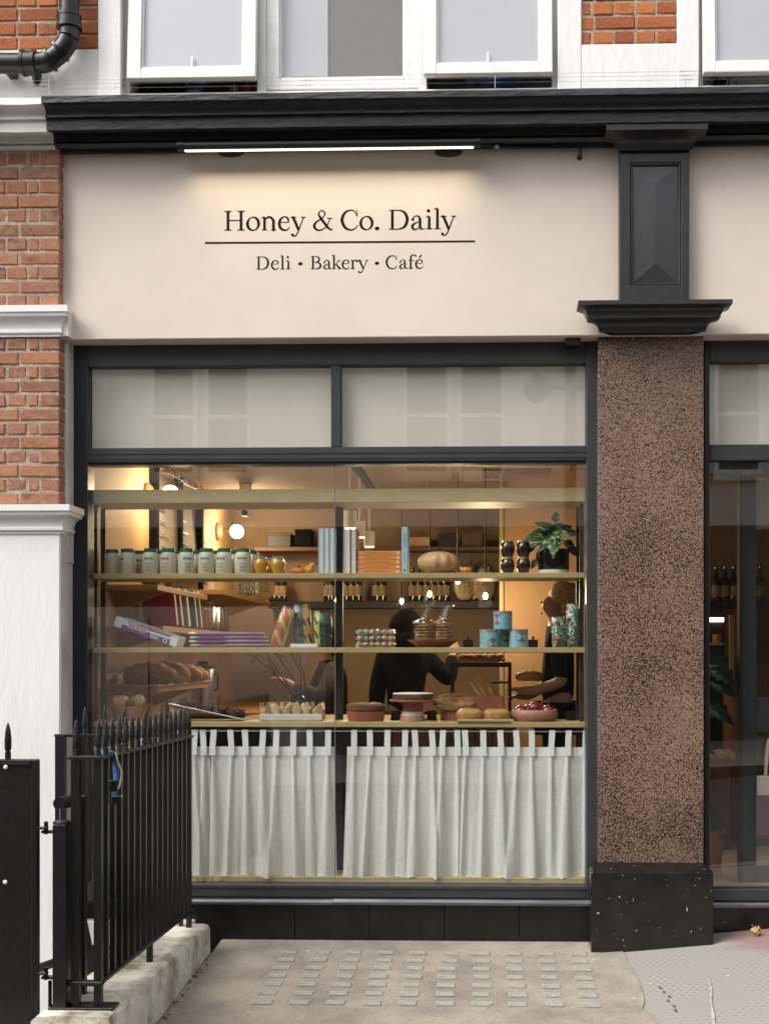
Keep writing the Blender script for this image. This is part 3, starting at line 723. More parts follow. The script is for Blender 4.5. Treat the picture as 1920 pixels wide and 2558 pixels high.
MB().box(X(833.7), X(835.3), .038, .047, zM0, zM1).build('pane_joint', 'grout', W1)
# right-hand window with door
W2 = node('doorway_window', BLD)
vx0, vx1 = X(1758, 0), 3.6
mb = MB(); frame_bar(mb, vx0, X(1772), zB0, zt0, 0, .12); mb.build('jamb', 'frame_dark', W2)
mb = MB(); frame_bar(mb, X(1772), vx1, Z(902, 1800), zt0, .004, .12); mb.build('head', 'frame', W2)
mb = MB(); frame_bar(mb, X(1772), vx1, Z(1150, 1800), Z(1110, 1800), .002, .12); mb.build('transom', 'frame', W2)
mb = MB(); frame_bar(mb, X(1772), vx1, Z(2252, 1800), Z(2222, 1800), .002, .12); mb.build('bottom_rail', 'frame', W2)
MB().box(X(1772), vx1, .040, .046, Z(1109, 1800), Z(903, 1800)).build('transom_pane', 'glass', W2)
MB().box(X(1772), vx1, .075, .085, Z(1109, 1800), Z(903, 1800)).build('beige_blind', 'film', W2)
MB().box(X(1772), vx1, .040, .046, Z(2221, 1800), Z(1151, 1800)).build('pane', 'glass', W2)
MB().box(X(1772), X(1915), .048, .10, Z(1183, 1800), Z(1153, 1800), .003).build('door_closer', 'steel_dark', W2)
DR = node('glazed_door', BLD)
YD = .35
mb = MB(); z0, z1 = Z(2226, 1860, YD), Z(1165, 1860, YD)
mb.box(X(1853, YD), X(1889, YD), YD, YD + .05, z0, z1, .004).box(X(1889, YD), X(1889, YD) + .6, YD + .002, YD + .05, z0, Z(2165, 1860, YD), .004)
mb.box(X(1889, YD), X(1889, YD) + .6, YD + .002, YD + .05, Z(1832, 1860, YD), Z(1742, 1860, YD), .004)
mb.build('door_frame', 'frame', DR)
MB().box(X(1889, YD), X(1889, YD) + .6, YD + .02, YD + .026, z0, z1).build('door_pane', 'glass', DR)
MB().box(X(1845, YD), X(1853, YD), YD - .02, YD + .06, z0, z1).build('door_post', 'frame_dark', DR)
# metal strip and black tiled riser below the windows
for (a, b, zt_, zb_) in ((480, 832, 2247, 2259), (833, 1480, 2245, 2258)):
    MB().mould([(.06, Z(zt_, 850)), (-.02, Z(zt_, 850)), (-.032, Z((zt_ + zb_) / 2, 850)), (-.03, Z(zb_, 850)), (.06, Z(zb_, 850))], X(a if a > 480 else 182), X(b), .06, 0, 0).build('sill_strip', 'strip', BLD)
MB().mould([(.06, Z(2254, 1850)), (-.02, Z(2254, 1850)), (-.032, Z(2260, 1850)), (-.03, Z(2266, 1850)), (.06, Z(2266, 1850))], hx1 + .002, vx1, .06, 0, 0).build('sill_strip', 'strip', BLD)
rz = node('stall_riser', BLD)
MB().box(wx0, X(1476), .014, .10, -1.2, zB0 + .001).build('grout', 'grout', rz)
edges = [180 - 20, 550 - 186, 550, 736, 922, 1109, 1296, 1480]
for a, b in zip(edges[:-1], edges[1:]):
    MB().box(X(a) + .0018, X(b) - .0018, .002, .03, -.3, Z(2258, 850) + .012, .002).build('tile', 'riser', rz)
MB().box(hx1 - .01, vx1, .004, .1, -.3, Z(2262, 1850)).build('tile', 'riser', rz)
# ---- lettering, brush strokes with thick and thin
T_, N_ = .125, .045
def ser(x, y, h=.17, w=.042): return [(x - h, y, w, 0), (x + h, y, w, 0)]
G = {
 'H': [[(.20, 0, T_), (.20, 1, T_)], [(.82, 0, T_), (.82, 1, T_)], [(.2, .51, N_), (.82, .51, N_)]] + [ser(x, y) for x in (.20, .82) for y in (.02, .98)],
 'n': [[(.2, 0, T_), (.2, .66, T_*.9)], [(.2, .5, N_), (.38, .655, .08), (.6, .66, .10), (.78, .5, T_), (.79, .3, T_), (.79, 0, T_)], ser(.2, .02), ser(.79, .02), [(.0, .62, .03), (.2, .69, .06)]],
 'e': [[(.12, .405, .04), (.86, .405, .04)], [(.86, .405, .05), (.80, .60, .09), (.52, .69, .05), (.22, .57, .10), (.10, .34, T_), (.22, .10, .12), (.52, .0, .08), (.78, .04, .05), (.95, .16, .03)]],
 'y': [[(.18, .66, T_), (.36, .34, T_), (.52, .02, .12)], [(.86, .66, N_), (.70, .34, .05), (.50, -.08, .05), (.36, -.27, .055), (.24, -.31, .06), (.14, -.26, .10)], ser(.2, .655, .19), ser(.84, .655, .15), [(.12, -.24, .12), (.16, -.24, .12)]],
 '&': [[(1.0, .02, .05), (.84, .04, .09), (.66, .24, .12), (.42, .56, .12), (.29, .78, .08), (.36, .96, .05), (.50, .97, .055), (.60, .84, .07), (.54, .69, .05), (.36, .54, .06), (.14, .38, .09), (.06, .20, .125), (.16, .03, .10), (.36, -.01, .065), (.60, .10, .05), (.76, .32, .045), (.86, .58, .045)], [(.70, .59, .04), (1.0, .59, .04)]],
 'C': [[(.90, .70, .04), (.80, .92, .045), (.58, 1.0, .055), (.28, .90, .10), (.10, .62, .135), (.10, .38, .14), (.27, .10, .12), (.56, -.01, .07), (.82, .06, .05), (.98, .25, .03)], [(.93, 1.0, .035), (.93, .68, .035)]],
 'D': [[(.17, 0, T_), (.17, 1, T_)], [(.17, .98, N_), (.50, .975, .05), (.78, .86, .11), (.92, .52, .14), (.80, .16, .115), (.52, .025, .055), (.17, .02, N_)], [(0, .98, .042), (.3, .98, .042)], [(0, .02, .042), (.3, .02, .042)]],
 'a': [[(.16, .50, .09), (.20, .60, .055), (.36, .685, .045), (.56, .66, .08), (.66, .50, .12), (.66, .30, .12), (.67, .10, .12), (.78, .01, .065), (.98, .05, .03)], [(.66, .40, .035), (.40, .34, .05), (.18, .24, .10), (.12, .12, .115), (.22, .01, .085), (.42, .01, .05), (.66, .13, .035)], [(.12, .50, .11), (.18, .49, .11)]],
 'i': [[(.55, 0, T_), (.55, .66, T_*.9)], ser(.55, .02, .42), [(.12, .61, .03), (.5, .69, .06)], [(.42, .94, .15), (.50, .94, .15)]],
 'l': [[(.55, 0, T_), (.55, 1.06, T_*.9)], ser(.55, .02, .42), [(.10, 1.01, .03), (.5, 1.09, .06)]],
 'B': [[(.2, 0, T_), (.2, 1, T_)], [(.2, .98, N_), (.50, .975, .05), (.74, .86, .11), (.74, .66, .11), (.5, .54, .05), (.2, .53, N_)], [(.4, .53, N_), (.66, .50, .07), (.88, .33, .125), (.80, .10, .11), (.5, .02, .05), (.2, .02, N_)], [(0, .98, .042), (.3, .98, .042)], [(0, .02, .042), (.3, .02, .042)]],
 'k': [[(.22, 0, T_), (.22, 1.06, T_*.9)], [(.22, .28, N_), (.46, .42, N_), (.74, .66, N_)], [(.42, .38, .07), (.62, .20, .12), (.82, .02, .12)], ser(.22, .02, .2), ser(.82, .02, .17), ser(.74, .655, .17), [(.0, 1.01, .03), (.2, 1.09, .06)]],
 'r': [[(.3, 0, T_), (.3, .66, T_*.9)], [(.3, .48, N_), (.48, .63, .06), (.70, .67, .08), (.86, .60, .10)], ser(.3, .02, .28), [(.04, .62, .03), (.3, .69, .06)], [(.82, .58, .12), (.88, .58, .12)]],
 'f': [[(.36, 0, T_), (.36, .78, T_*.95), (.44, .98, .10), (.66, 1.07, .055), (.88, 1.0, .09)], ser(.36, .02, .28), [(.1, .64, .045), (.72, .64, .045)], [(.84, .98, .11), (.9, .98, .11)]],
}
ring = []
for k in range(33):
    q = 2 * math.pi * k / 32
    ring.append((.5 + .41 * math.cos(q), .335 + .335 * math.sin(q) * 1.0, N_ + .085 * abs(math.cos(q - .25)) ** 1.4))
G['o'] = [ring]
G['.'] = [[(.2, .06, .16), (.8, .06, .16)]]
G['·'] = [[(.2, .42, .22), (.8, .42, .22)]]
G['é'] = G['e'] + [[(.42, .80, .05), (.72, 1.02, .11)]]
LAY = [0]
def stroke(mb, pts, fn, y):
    P = [p[:3] for p in pts]
    if len(P) > 2: P = smooth_path(P, 6) if P is not ring else P
    vs = []; n = len(P)
    Q = [fn(a, b) for a, b, _ in P]; Wd = [w for _, _, w in P]
    for i in range(n):
        a, b = Q[max(0, i - 1)], Q[min(n - 1, i + 1)]
        if P is ring and i in (0, n - 1): a, b = Q[n - 2], Q[1]
        t = Vector((b[0] - a[0], b[1] - a[1])); t = t.normalized() if t.length > 1e-9 else Vector((1, 0))
        nx, nz = -t.y, t.x; w = Wd[i] * 1.12 * stroke.h / 2
        vs += [(Q[i][0] + nx * w, y, Q[i][1] + nz * w), (Q[i][0] - nx * w, y, Q[i][1] - nz * w)]
    fs = [(2*i, 2*i+1, 2*i+3, 2*i+2) for i in range(n - 1)]
    mb.add(vs, fs)
    if P is not ring:       # rounded ends
        for i in (0, n - 1):
            c = Q[i]; r = Wd[i] * stroke.h / 2 * .98
            if Wd[i] > .085 and not (abs(P[min(1, n-1)][0] - P[0][0]) < .02 and n == 2) or Wd[i] >= .15:
                mb.add([(c[0] + r * math.cos(q * math.pi / 6), y - .00003, c[1] + r * math.sin(q * math.pi / 6)) for q in range(12)], [tuple(range(12))])
def letters(items, base_l, base_r, cap, pxoff):
    for ch, a, b in items:
        mb = MB(); xa, xb = X(500 + a * .4458, YF), X(500 + b * .4458, YF); zb_ = Z(480 + (base_l + (base_r - base_l) * (a - 132) / 1300) * .4458, 500 + a * .4458, YF)
        h = cap * .4458 * K(YF); stroke.h = h
        for k, st in enumerate(G[ch]):
            stroke(mb, st, lambda u, v: (xa + u * (xb - xa), zb_ + v * h), YF - .0010 - .00012 * k)
        mb.build('letter', 'ink', fascia)
letters([('H', 132, 250), ('o', 258, 334), ('n', 343, 428), ('e', 436, 504), ('y', 504, 592), ('&', 632, 742), ('C', 786, 886), ('o', 892, 970), ('.', 982, 999), ('D', 1057, 1168), ('a', 1178, 1258), ('i', 1258, 1302), ('l', 1304, 1348), ('y', 1344, 1434)], 214, 206, 110, 0)
letters([('D', 315, 386), ('e', 396, 442), ('l', 445, 474), ('i', 477, 507), ('·', 553, 569), ('B', 619, 681), ('a', 687, 738), ('k', 737, 792), ('e', 792, 838), ('r', 841, 884), ('y', 880, 942), ('·', 982, 998), ('C', 1038, 1104), ('a', 1113, 1163), ('f', 1160, 1212), ('é', 1203, 1250)], 433, 425, 72, 0)
mb = MB(); xa, xb = X(513, YF), X(1185, YF); za, zb_ = Z(606.5, 513, YF), Z(602.5, 1185, YF); hw = .0050
mb.add([(xa, YF - .001, za - hw), (xb, YF - .001, zb_ - hw), (xb + .004, YF - .001, zb_), (xb, YF - .001, zb_ + hw), (xa, YF - .001, za + hw), (xa - .004, YF - .001, za)], [(0, 1, 2, 3, 4, 5)])
mb.build('sign_rule', 'ink', fascia)
# ---- upper floor
zUb = cp[0][1] - .30
zTop = 6.9
zS = Z(228, 700, YU)                       # sill line
MB().box(-4.2, 4.2, YU + .10, .28, zFt + .02, zS - .02).build('upper_spandrel', 'white', BLD)
MB().box(-4.2, X(247, YU), YU, .28, zFt + .1, Z(124, 120, YU)).build('white_band', 'white_old', BLD)
xw = [X(a, YU) for a in (303, 1392, 1745)]
zHd = Z(-330, 700, YU)
ub = node('upper_brick_panel', BLD)
MB().box(-4.2, X(247, YU) - .004, YU + .006, .28, Z(124, 120, YU) - .01, zHd + .3).build('mortar', 'mortar', ub)
brickwork(ub, X(-130, YU), X(245, YU), Z(124, 120, YU), Z(124, 120, YU) + 16 * .079, YU, 'brick_red', .079, closer=False)
MB().box(X(247, YU), xw[0], YU - .02, .28, zFt + .1, zHd + .3, .006).build('window_surround', 'white', BLD)
MB().box(X(285, YU), xw[0] + .006, YU - .032, .27, zFt + .1, zHd + .29, .004).build('surround_bead', 'white_old', BLD)
MB().box(xw[1], X(1452, YU), YU - .01, .28, zFt + .1, zHd + .3, .006).build('window_surround', 'white', BLD)
MB().box(X(1690, YU), xw[2], YU - .01, .28, zFt + .1, zHd + .3, .006).build('window_surround', 'white', BLD)
MB().box(X(1452, YU) - .004, X(1690, YU) + .004, YU - .007, .28, zFt + .1, Z(110, 1570, YU), .005).build('white_band', 'white', BLD)
MB().box(X(1452, YU) - .004, X(1690, YU) + .004, YU + .006, .28, Z(112, 1570, YU), zHd + .3).build('mortar', 'mortar', ub)
brickwork(ub, X(1453, YU), X(1689, YU), Z(110, 1570, YU), Z(110, 1570, YU) + 15 * .079, YU, 'brick_red', .079, closer=False)
MB().box(-4.2, 4.2, YU - .02, .28, zHd + .3, zTop, .01).build('upper_wall', 'white', BLD)
MB().box(-4.2, 4.2, .28, 8., zTop - .02, zTop + .1).build('roof', 'stone', BLD)
for a in (-4.2, 4.1): MB().box(a, a + .1, .3, 8, -.5, zTop).build('side_wall', 'brick', BLD)
MB().box(-4.2, 4.2, 8, 8.1, -.5, zTop).build('rear_wall', 'stone', BLD)
MB().box(xw[0], xw[1], YU + .02, .27, zS - .03, zS + .012, .006).build('window_sill', 'frame_white', BLD)
MB().box(xw[2], 4.2, YU + .02, .27, zS - .03, zS + .012, .006).build('window_sill', 'frame_white', BLD)
# window frames and hung sashes
def sash(parent, xa, xb, ga, gb, zb_, zg, zt_, yb, film, tilt):
    w = node('hung_sash' if tilt else 'fixed_sash', parent)
    top = (0, yb + .02, zt_)
    def fin(mb): return mb.rot(0, top, 'X', -tilt) if tilt else mb
    mb = MB(); y0, y1 = yb, yb + .045
    mb.box(xa, ga, y0, y1, zb_, zt_, .004).box(gb, xb, y0, y1, zb_, zt_, .004).box(ga - .001, gb + .001, y0 + .001, y1, zb_, zg, .004).box(ga - .001, gb + .001, y0 + .001, y1, zt_ - .06, zt_, .004)
    g = .010
    for a, b, c, d in ((ga, ga + g, zg, zt_), (gb - g, gb, zg, zt_), (ga, gb, zg, zg + g)): mb.box(a, b, y0 + .012, y1 - .004, c, d, .002)
    fin(mb).build('sash_frame', 'frame_white', w)
    fin(MB().box(ga, gb, y0 + .022, y0 + .027, zg, zt_ - .06)).build('sash_pane', 'glass', w)
    if film: fin(MB().box(ga + .001, gb - .001, y0 + .030, y0 + .036, zg + .001, zt_ - .061)).build('frosted_film', film, w)
    if tilt: fin(MB().box((ga + gb) / 2 - .006, (ga + gb) / 2 + .006, y0 + .008, y0 + .02, zg + .004, zg + .065, .003)).build('sash_stay', 'white', w)
    return w
YW = 0.0
UW = node('upper_window', BLD)
mb = MB()
for a, b in ((306, 326), (642, 664), (1046, 1066), (1378, 1391)): mb.box(X(a, YW), X(b, YW), YW - .004, YW + .09, zS, zHd, .004)
mb.box(xw[0], xw[1], YW, YW + .09, zS, zS + .022, .004).box(xw[0], xw[1], YW, .09, zHd - .05, zHd + .31, .004)
mb.build('window_frame', 'frame_white', UW)
ztS = zHd - .04
t1 = math.asin(.085 / (ztS - Z(195, 480, -.1)))
def szz(py, px, y): return Z(py, px, y)
sash(BLD, X(316, -.10), X(638, -.10), X(351, -.10), X(606, -.10), Z(195, 480, -.1), Z(167, 480, -.1), ztS, -.015, 'film_cool', t1)
sash(BLD, X(1058, -.10), X(1380, -.10), X(1090, -.10), X(1349, -.10), Z(184, 1220, -.1), Z(156, 1220, -.1), ztS, -.015, 'film_cool', t1)
sash(BLD, X(664, -.0), X(1046, -.0), X(697, -.0), X(1009, -.0), Z(218, 850, 0), Z(190, 850, 0), ztS, .012, None, 0)
sash(BLD, X(1757, -.10), X(2110, -.10), X(1788, -.10), X(2075, -.10), Z(182, 1800, -.1), Z(153, 1800, -.1), ztS, -.015, 'film_cool', t1)
mb = MB(); mb.box(xw[2], X(1756, 0), YW - .004, .09, zS, zHd, .004).box(xw[2], 4.2, YW, .09, zS, zS + .02, .004).box(xw[2], 4.2, YW, .09, zHd - .05, zHd + .31); mb.build('window_frame', 'frame_white', UW)
for a_, b_ in ((xw[0], xw[1]), (xw[2], 4.2)): MB().box(a_, b_, .10, .27, zS - .02, zS + .062, .004).build('inner_sill', 'frame_white', UW)
MB().box(X(697, .06), X(818, .06), .070, .078, Z(190, 850, .07), zHd).build('pale_blind', 'film_cool', UW)
MB().box(X(818, .06), X(1012, .06), .080, .088, Z(192, 850, .07), zHd).build('brown_blind', 'blind', UW)
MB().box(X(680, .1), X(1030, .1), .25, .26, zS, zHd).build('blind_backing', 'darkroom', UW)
struct(MB().box(-4.1, 4.1, 1.2, 1.25, zFt, zTop - .05).build('upstairs_wall', 'upstairs'))
struct(MB().box(-4.1, 4.1, .28, 1.2, zS - .10, zS - .02).build('upstairs_floor', 'darkroom'))
# ---- neighbour masses either side keep the street closed
for nm, a, b in (('terrace_building', -16, -4.25), ('corner_building', 4.25, 18)):
    t = thing(nm, 'brick terrace building beyond the %s pier' % ('white' if a < 0 else 'granite'), 'building', ((a + b) / 2, 0, 0))
    MB().box(a, b, -.15, 8, -.6, 7).build('wall', 'brick', t)
    MB().box(a, b, -.3, 8.1, 7, 7.2).build('roof', 'stone', t)
    for k in range(3):
        xx = a + 1.5 + k * 3.6
        wn_ = MB().box(xx, xx + 1.4, -.17, -.12, 3.6, 5.6).build('window', 'frame_white', t); MB().box(xx + .1, xx + 1.3, -.175, -.165, 3.7, 5.5).build('pane', 'lens', wn_)
# ================================================================== room inside
FZ, CZ = .27, 2.95
XL, XR, YR = X(210, .15), 3.6, 4.4
struct(MB().box(XL - .1, XR, .13, YR, FZ - .08, FZ).build('floor', 'floor'))
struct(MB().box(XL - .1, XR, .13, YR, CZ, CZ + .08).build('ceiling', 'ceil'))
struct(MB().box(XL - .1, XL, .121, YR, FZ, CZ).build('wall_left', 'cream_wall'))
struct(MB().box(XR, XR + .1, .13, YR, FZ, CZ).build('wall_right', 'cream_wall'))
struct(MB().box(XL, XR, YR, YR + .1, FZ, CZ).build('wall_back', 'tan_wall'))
YQ = 2.4
struct(MB().box(X(1257, YQ), X(1490, YQ), YQ, YQ + .08, FZ, CZ).build('wall_partition', 'tan_lit'))
struct(MB().box(X(1247, YQ), X(1257, YQ), YQ - .03, YQ + .08, FZ, CZ, .003).build('partition_post', 'oak'))
struct(MB().box(XL - .1, XR, .122, .30, Z(1120, 850, .12), CZ + .05).build('wall_lintel', 'ceil'))
def point(name, loc, e, col=(1, .75, .46), r=.05, parent=None):
    l = bpy.data.lights.new(name, 'POINT'); l.energy = e; l.color = col; l.shadow_soft_size = r
    o = bpy.data.objects.new(name, l); COL.objects.link(o); o.location = Vector(loc) - world_origin(parent); o.parent = parent; return o
# ---- wall globes
for k, (px_, py_, Y_) in enumerate(((591, 1328, 3.70), (425, 1234, 1.46))):
    p = pt(px_, py_, Y_)
    t = thing('wall_lamp', ('glowing white globe wall lamp beside the hanging menu sheets' if k == 0 else 'globe wall lamp half hidden behind the top wooden beam'), 'lamp', (XL + .01, Y_, p[2]))
    MB().ell((p[0], Y_, p[2]), .058, .058, .058, 20, 14).build('globe', 'globe', t, smooth=True, sharp=False)
    n = MB(); n.lathe([(.0, 0), (.07, 0), (.075, .02), (.05, .045), (.03, .05)], (0, 0, 0), 20); n.xf(0, lambda q: Vector((XL + q.z, Y_ + q.y, p[2] + q.x))); n.build('back_plate', 'browncover', t, smooth=True)
    MB().tube([(XL + .03, Y_, p[2]), (p[0] - .05, Y_, p[2])], .014, 10).build('arm', 'brass', t, smooth=True)
    point('globe_light', (p[0] + .10, Y_ - .08, p[2]), 12, parent=t, r=.08)
# ---- track with spots
t = thing('spot_track', 'ceiling track carrying pale cylinder spotlights, seen above the orange books', 'track light', (X(900, 2.5), 2.5, CZ))
MB().box(X(880, 1.7) - .03, X(880, 1.7) + .02, 1.5, 3.9, CZ - .05, CZ - .02).build('track', 'steel_dark', t)
for px_, py_, Y_ in ((874, 1298, 1.9), (898, 1322, 2.5), (922, 1347, 3.1)):
    p = pt(px_, py_, Y_)
    MB().lathe([(.0, -.06), (.038, -.06), (.044, -.055), (.044, .06), (.03, .065)], p, 18).build('spot_can', 'ceramic', t, smooth=True)
    MB().lathe([(.0, -.0625), (.036, -.0625), (.036, -.0605), (0, -.0605)], p, 18).build('spot_lens', 'bulb', t)
    MB().tube([(p[0], Y_, p[2] + .06), (p[0], Y_, CZ - .02)], .008, 8).build('spot_stem', 'ceramic', t)
    l = bpy.data.lights.new('spot_light', 'SPOT'); l.energy = 22; l.color = (1, .82, .60); l.spot_size = R(120); l.spot_blend = .6; l.shadow_soft_size = .04
    o = bpy.data.objects.new('spot_light', l); COL.objects.link(o); o.parent = t; o.location = Vector((p[0], Y_, p[2] - .07)) - t.location; o.rotation_euler = (R(-38), 0, 0)
for k, (px_, py_, Y_) in enumerate(((1003, 1502, 3.3), (1073, 1484, 3.0), (1143, 1452, 2.6), (1212, 1489, 1.95))):
    p = pt(px_, py_, Y_)
    t = thing('pendant_bulb', 'small glowing pendant bulb hanging before the bottle shelf', 'lamp', (p[0], Y_, CZ), 'pendant bulbs over the counter')
    MB().ell(p, .017, .017, .024, 10, 8).build('bulb', 'bulb', t, smooth=True)
    MB().tube([(p[0], Y_, p[2] + .024), (p[0], Y_, CZ)], [.008, .002], 6).build('flex', 'black', t)
    point('bulb_light', (p[0], Y_ - .06, p[2] - .05), 2.6 if k < 3 else 13, parent=t)
# ---- ceiling cassette
t = thing('ceiling_air_conditioner', 'ceiling cassette air conditioner with dark slotted grille', 'air conditioner', (X(1290, 2.6), 2.6, CZ))
a0, a1, y0, y1 = X(1185, 2.4), X(1395, 2.4), 1.9, 2.9
MB().box(a0 - .08, a1 + .08, y0 - .05, y1 + .05, CZ - .035, CZ - .002, .01).build('panel', 'ceil', t)
MB().box(a0 + .06, a1 - .06, y0 + .25, y1 - .25, CZ - .0375, CZ - .034).build('grille_slot', 'lens', t)
for k in range(34):
    x = a0 + .06 + (a1 - a0 - .12) * (k + .5) / 34
    MB().box(x - .003, x + .003, y0 + .25, y1 - .25, CZ - .046, CZ - .036).build('grille_bar', 'ceil', t)
for yy in (y0 + .05, y1 - .08): MB().box(a0 + .04, a1 - .04, yy, yy + .02, CZ - .038, CZ - .0345).build('louvre', 'lens', t)
p = pt(613, 1276, 3.2)
t = thing('security_camera', 'white dome security camera with black lens under the ceiling', 'camera', p)
MB().ell(p, .055, .055, .05, 18, 12).build('dome', 'ceramic', t, smooth=True)
MB().ell((p[0], p[1] - .03, p[2] - .015), .03, .03, .03, 14, 10).build('lens', 'lens', t, smooth=True)
MB().tube([(p[0], p[1], p[2] + .03), (p[0], p[1], CZ)], .05, 16).build('mount', 'ceramic', t, smooth=True)
# ---- menu sheets on the left wall
for k, (ya, yb, lab) in enumerate(((1.62, 2.2, 'nearest the window, beside the black strap'), (2.3, 2.85, 'between two others'), (2.98, 3.5, 'next to the glowing globe lamp'))):
    t = thing('menu_sheet', 'long cream paper menu sheet on the left wall, ' + lab, 'menu', (XL + .01, (ya + yb) / 2, 2.0))
    MB().grid(lambda u, v: (XL + .012 + .02 * math.sin(v * 3 + k), ya + (yb - ya) * u, 1.9 + (CZ - .12 - 1.9) * v), 6, 8).build('paper', 'menu', t, smooth=True, solid=.004)
    MB().box(XL + .005, XL + .055, ya - .085, ya - .02, 1.88, CZ - .08).build('strap', 'cloth_black', t)
    mb = MB()
    for r in range(9):
        z = CZ - .3 - r * .085
        x_ = XL + .026 + .02 * math.sin(((z - 1.9) / (CZ - 2.02)) * 3 + k)
        mb.add([(x_, ya + .06, z), (x_, ya + .06 + random.uniform(.12, .3), z), (x_, ya + .2, z + .016), (x_, ya + .06, z + .016)], [(0, 1, 2, 3)])
    mb.build('print_lines', 'dark_ink', t)
    mb = MB(); mb.tube([(XL + .03, ya - .05, CZ - .1), (XL + .06, yb + .05, CZ - .1)], .006, 6)
    for q in (.1, .5, .9): yy = ya + (yb - ya) * q; mb.tube([(XL + .04, yy, CZ - .1), (XL + .07, yy, CZ - .06), (XL + .09, yy, CZ - .1)], .005, 6)
    mb.build('hook_rail', 'black', t)
# ---- shelves on the left wall
XE = -1.95
def wall_shelf(name, lab, ya, yb, z, xe=XE):
    t = thing(name, lab, 'shelf', (XL, (ya + yb) / 2, z))
    MB().box(XL, xe, ya, yb, z - .035, z, .003).build('board', 'oak_warm', t)
    for yy in (ya + .25, yb - .25):
        mb = MB(); mb.add([(XL, yy, z - .036), (xe - .04, yy, z - .036), (XL, yy, z - .16), (XL, yy + .035, z - .036), (xe - .04, yy + .035, z - .036), (XL, yy + .035, z - .16)], [(0, 1, 2), (3, 5, 4), (0, 3, 4, 1), (1, 4, 5, 2), (2, 5, 3, 0)]); mb.build('bracket', 'oak_warm', t)
    return t
zA = Z(1460, 380, .5)
wall_shelf('wall_shelf', 'short wooden wall shelf with brackets above the leaning cookbooks', .5, 1.85, zA)
zB = Z(1506, 680, 4.0) + .01
wall_shelf('wall_shelf', 'long wooden wall shelf holding the printed coffee sacks', 2.0, 4.0, zB, -1.87)
zC = Z(1566, 420, .8)
wall_shelf('wall_shelf', 'wooden wall shelf under the leaning cookbooks', .55, 2.9, zC, -1.93)
zD = Z(1716, 380, .5)
wall_shelf('wall_shelf', 'wooden wall shelf with the bread loaves on a tray', .5, 1.9, zD, XE)
# loaves
def loaf(c, L, w, h, ang, lab, m='bread'):
    mb = MB(); n = 14; vs = []
    mb.ell((0, 0, 0), L / 2, w / 2, h / 2, 30, 18, .025)
    mb.xf(0, lambda p: Vector((p.x, p.y * (1 + .14 * math.sin(p.x / L * 30)), max(p.z, -h * .32) * (1 + .10 * math.sin(p.x / L * 30 + 1)))))
    mb.rot(0, (0, 0, 0), 'Z', ang); mb.xf(0, lambda p: p + Vector((c[0], c[1], c[2] + h * .32)))
    return tag(mb.build('bread_loaf', m, None, smooth=True, sharp=False), lab, 'bread', 'loaves on the wall shelf')
lx = (XL + XE) / 2
loaf((lx + .05, .74, zD + .012), .42, .16, .16, R(-28), 'large crusty bread loaf in the row on the wall shelf')
loaf((lx + .07, 1.04, zD + .012), .44, .15, .17, R(-34), 'large crusty bread loaf in the row on the wall shelf')
loaf((lx + .08, 1.36, zD + .012), .40, .15, .15, R(-30), 'large crusty bread loaf in the row on the wall shelf')
loaf((lx + .08, 1.66, zD + .012), .36, .14, .13, R(-36), 'large crusty bread loaf in the row on the wall shelf')
mb = MB(); mb.box(XL + .03, XE + .02, .44, 1.95, zD + .0005, zD + .012, .003)
tag(mb.build('bread_tray', 'oak_warm'), 'thin wooden bread tray under the crusty loaves', 'tray')
# books leaning on shelf C
for k, (px_, w, h, m, lab) in enumerate(((404, .045, .24, 'red', 'red cookbook leaning first in the row on the wall shelf'), (418, .05, .25, 'terra', 'brick-red cookbook leaning second in the row on the wall shelf'), (436, .06, .25, 'menu', 'cream cookbook leaning after the red ones'), (456, .04, .26, 'teal_ink', 'teal cookbook leaning on the wall shelf'), (468, .04, .25, 'yellow_bag', 'ochre cookbook leaning last in the row'))):
    y_ = .95 + k * .17; x_ = X(px_, y_)
    t = thing('cookbook', lab, 'book', (x_, y_, zC))
    mb = MB(); mb.box(x_ - .10, x_ + .10, y_ - w/2, y_ + w/2, zC + .001, zC + h, .003); mb.rot(0, (x_, y_, zC), 'Y', R(-6)); mb.build('cover', m, t)
    mb = MB(); mb.box(x_ - .097, x_ + .104, y_ - w/2 + .006, y_ + w/2 - .006, zC + .005, zC + h - .005); mb.rot(0, (x_, y_, zC), 'Y', R(-6)); mb.build('pages', 'page', t)
for k in range(7):
    y_ = 1.85 + .14 * k; x_ = -2.03
    t = thing('biscuit_packet', 'shiny cellophane packet of biscuits in a row on the wall shelf', 'packet', (x_, y_, zC), 'biscuit packets on the wall shelf')
    MB().box(x_ - .05, x_ + .05, y_ - .04, y_ + .04, zC + .001, zC + .16, .015).build('biscuits', 'cookie', t)
    MB().box(x_ - .055, x_ + .055, y_ - .046, y_ + .046, zC + .0005, zC + .20, .02).build('wrapper', 'cello', t)
for k in range(4):
    y_ = .75 + .3 * k; x_ = -2.05
    t = thing('nut_packet', 'clear packet of nuts standing on the short wall shelf', 'packet', (x_, y_, zA), 'nut packets on the short shelf')
    MB().box(x_ - .05, x_ + .06, y_ - .07, y_ + .07, zA + .001, zA + .13, .02).build('nuts', 'cookie', t)
    MB().box(x_ - .055, x_ + .066, y_ - .075, y_ + .075, zA + .0005, zA + .17, .02).build('wrapper', 'cello', t)
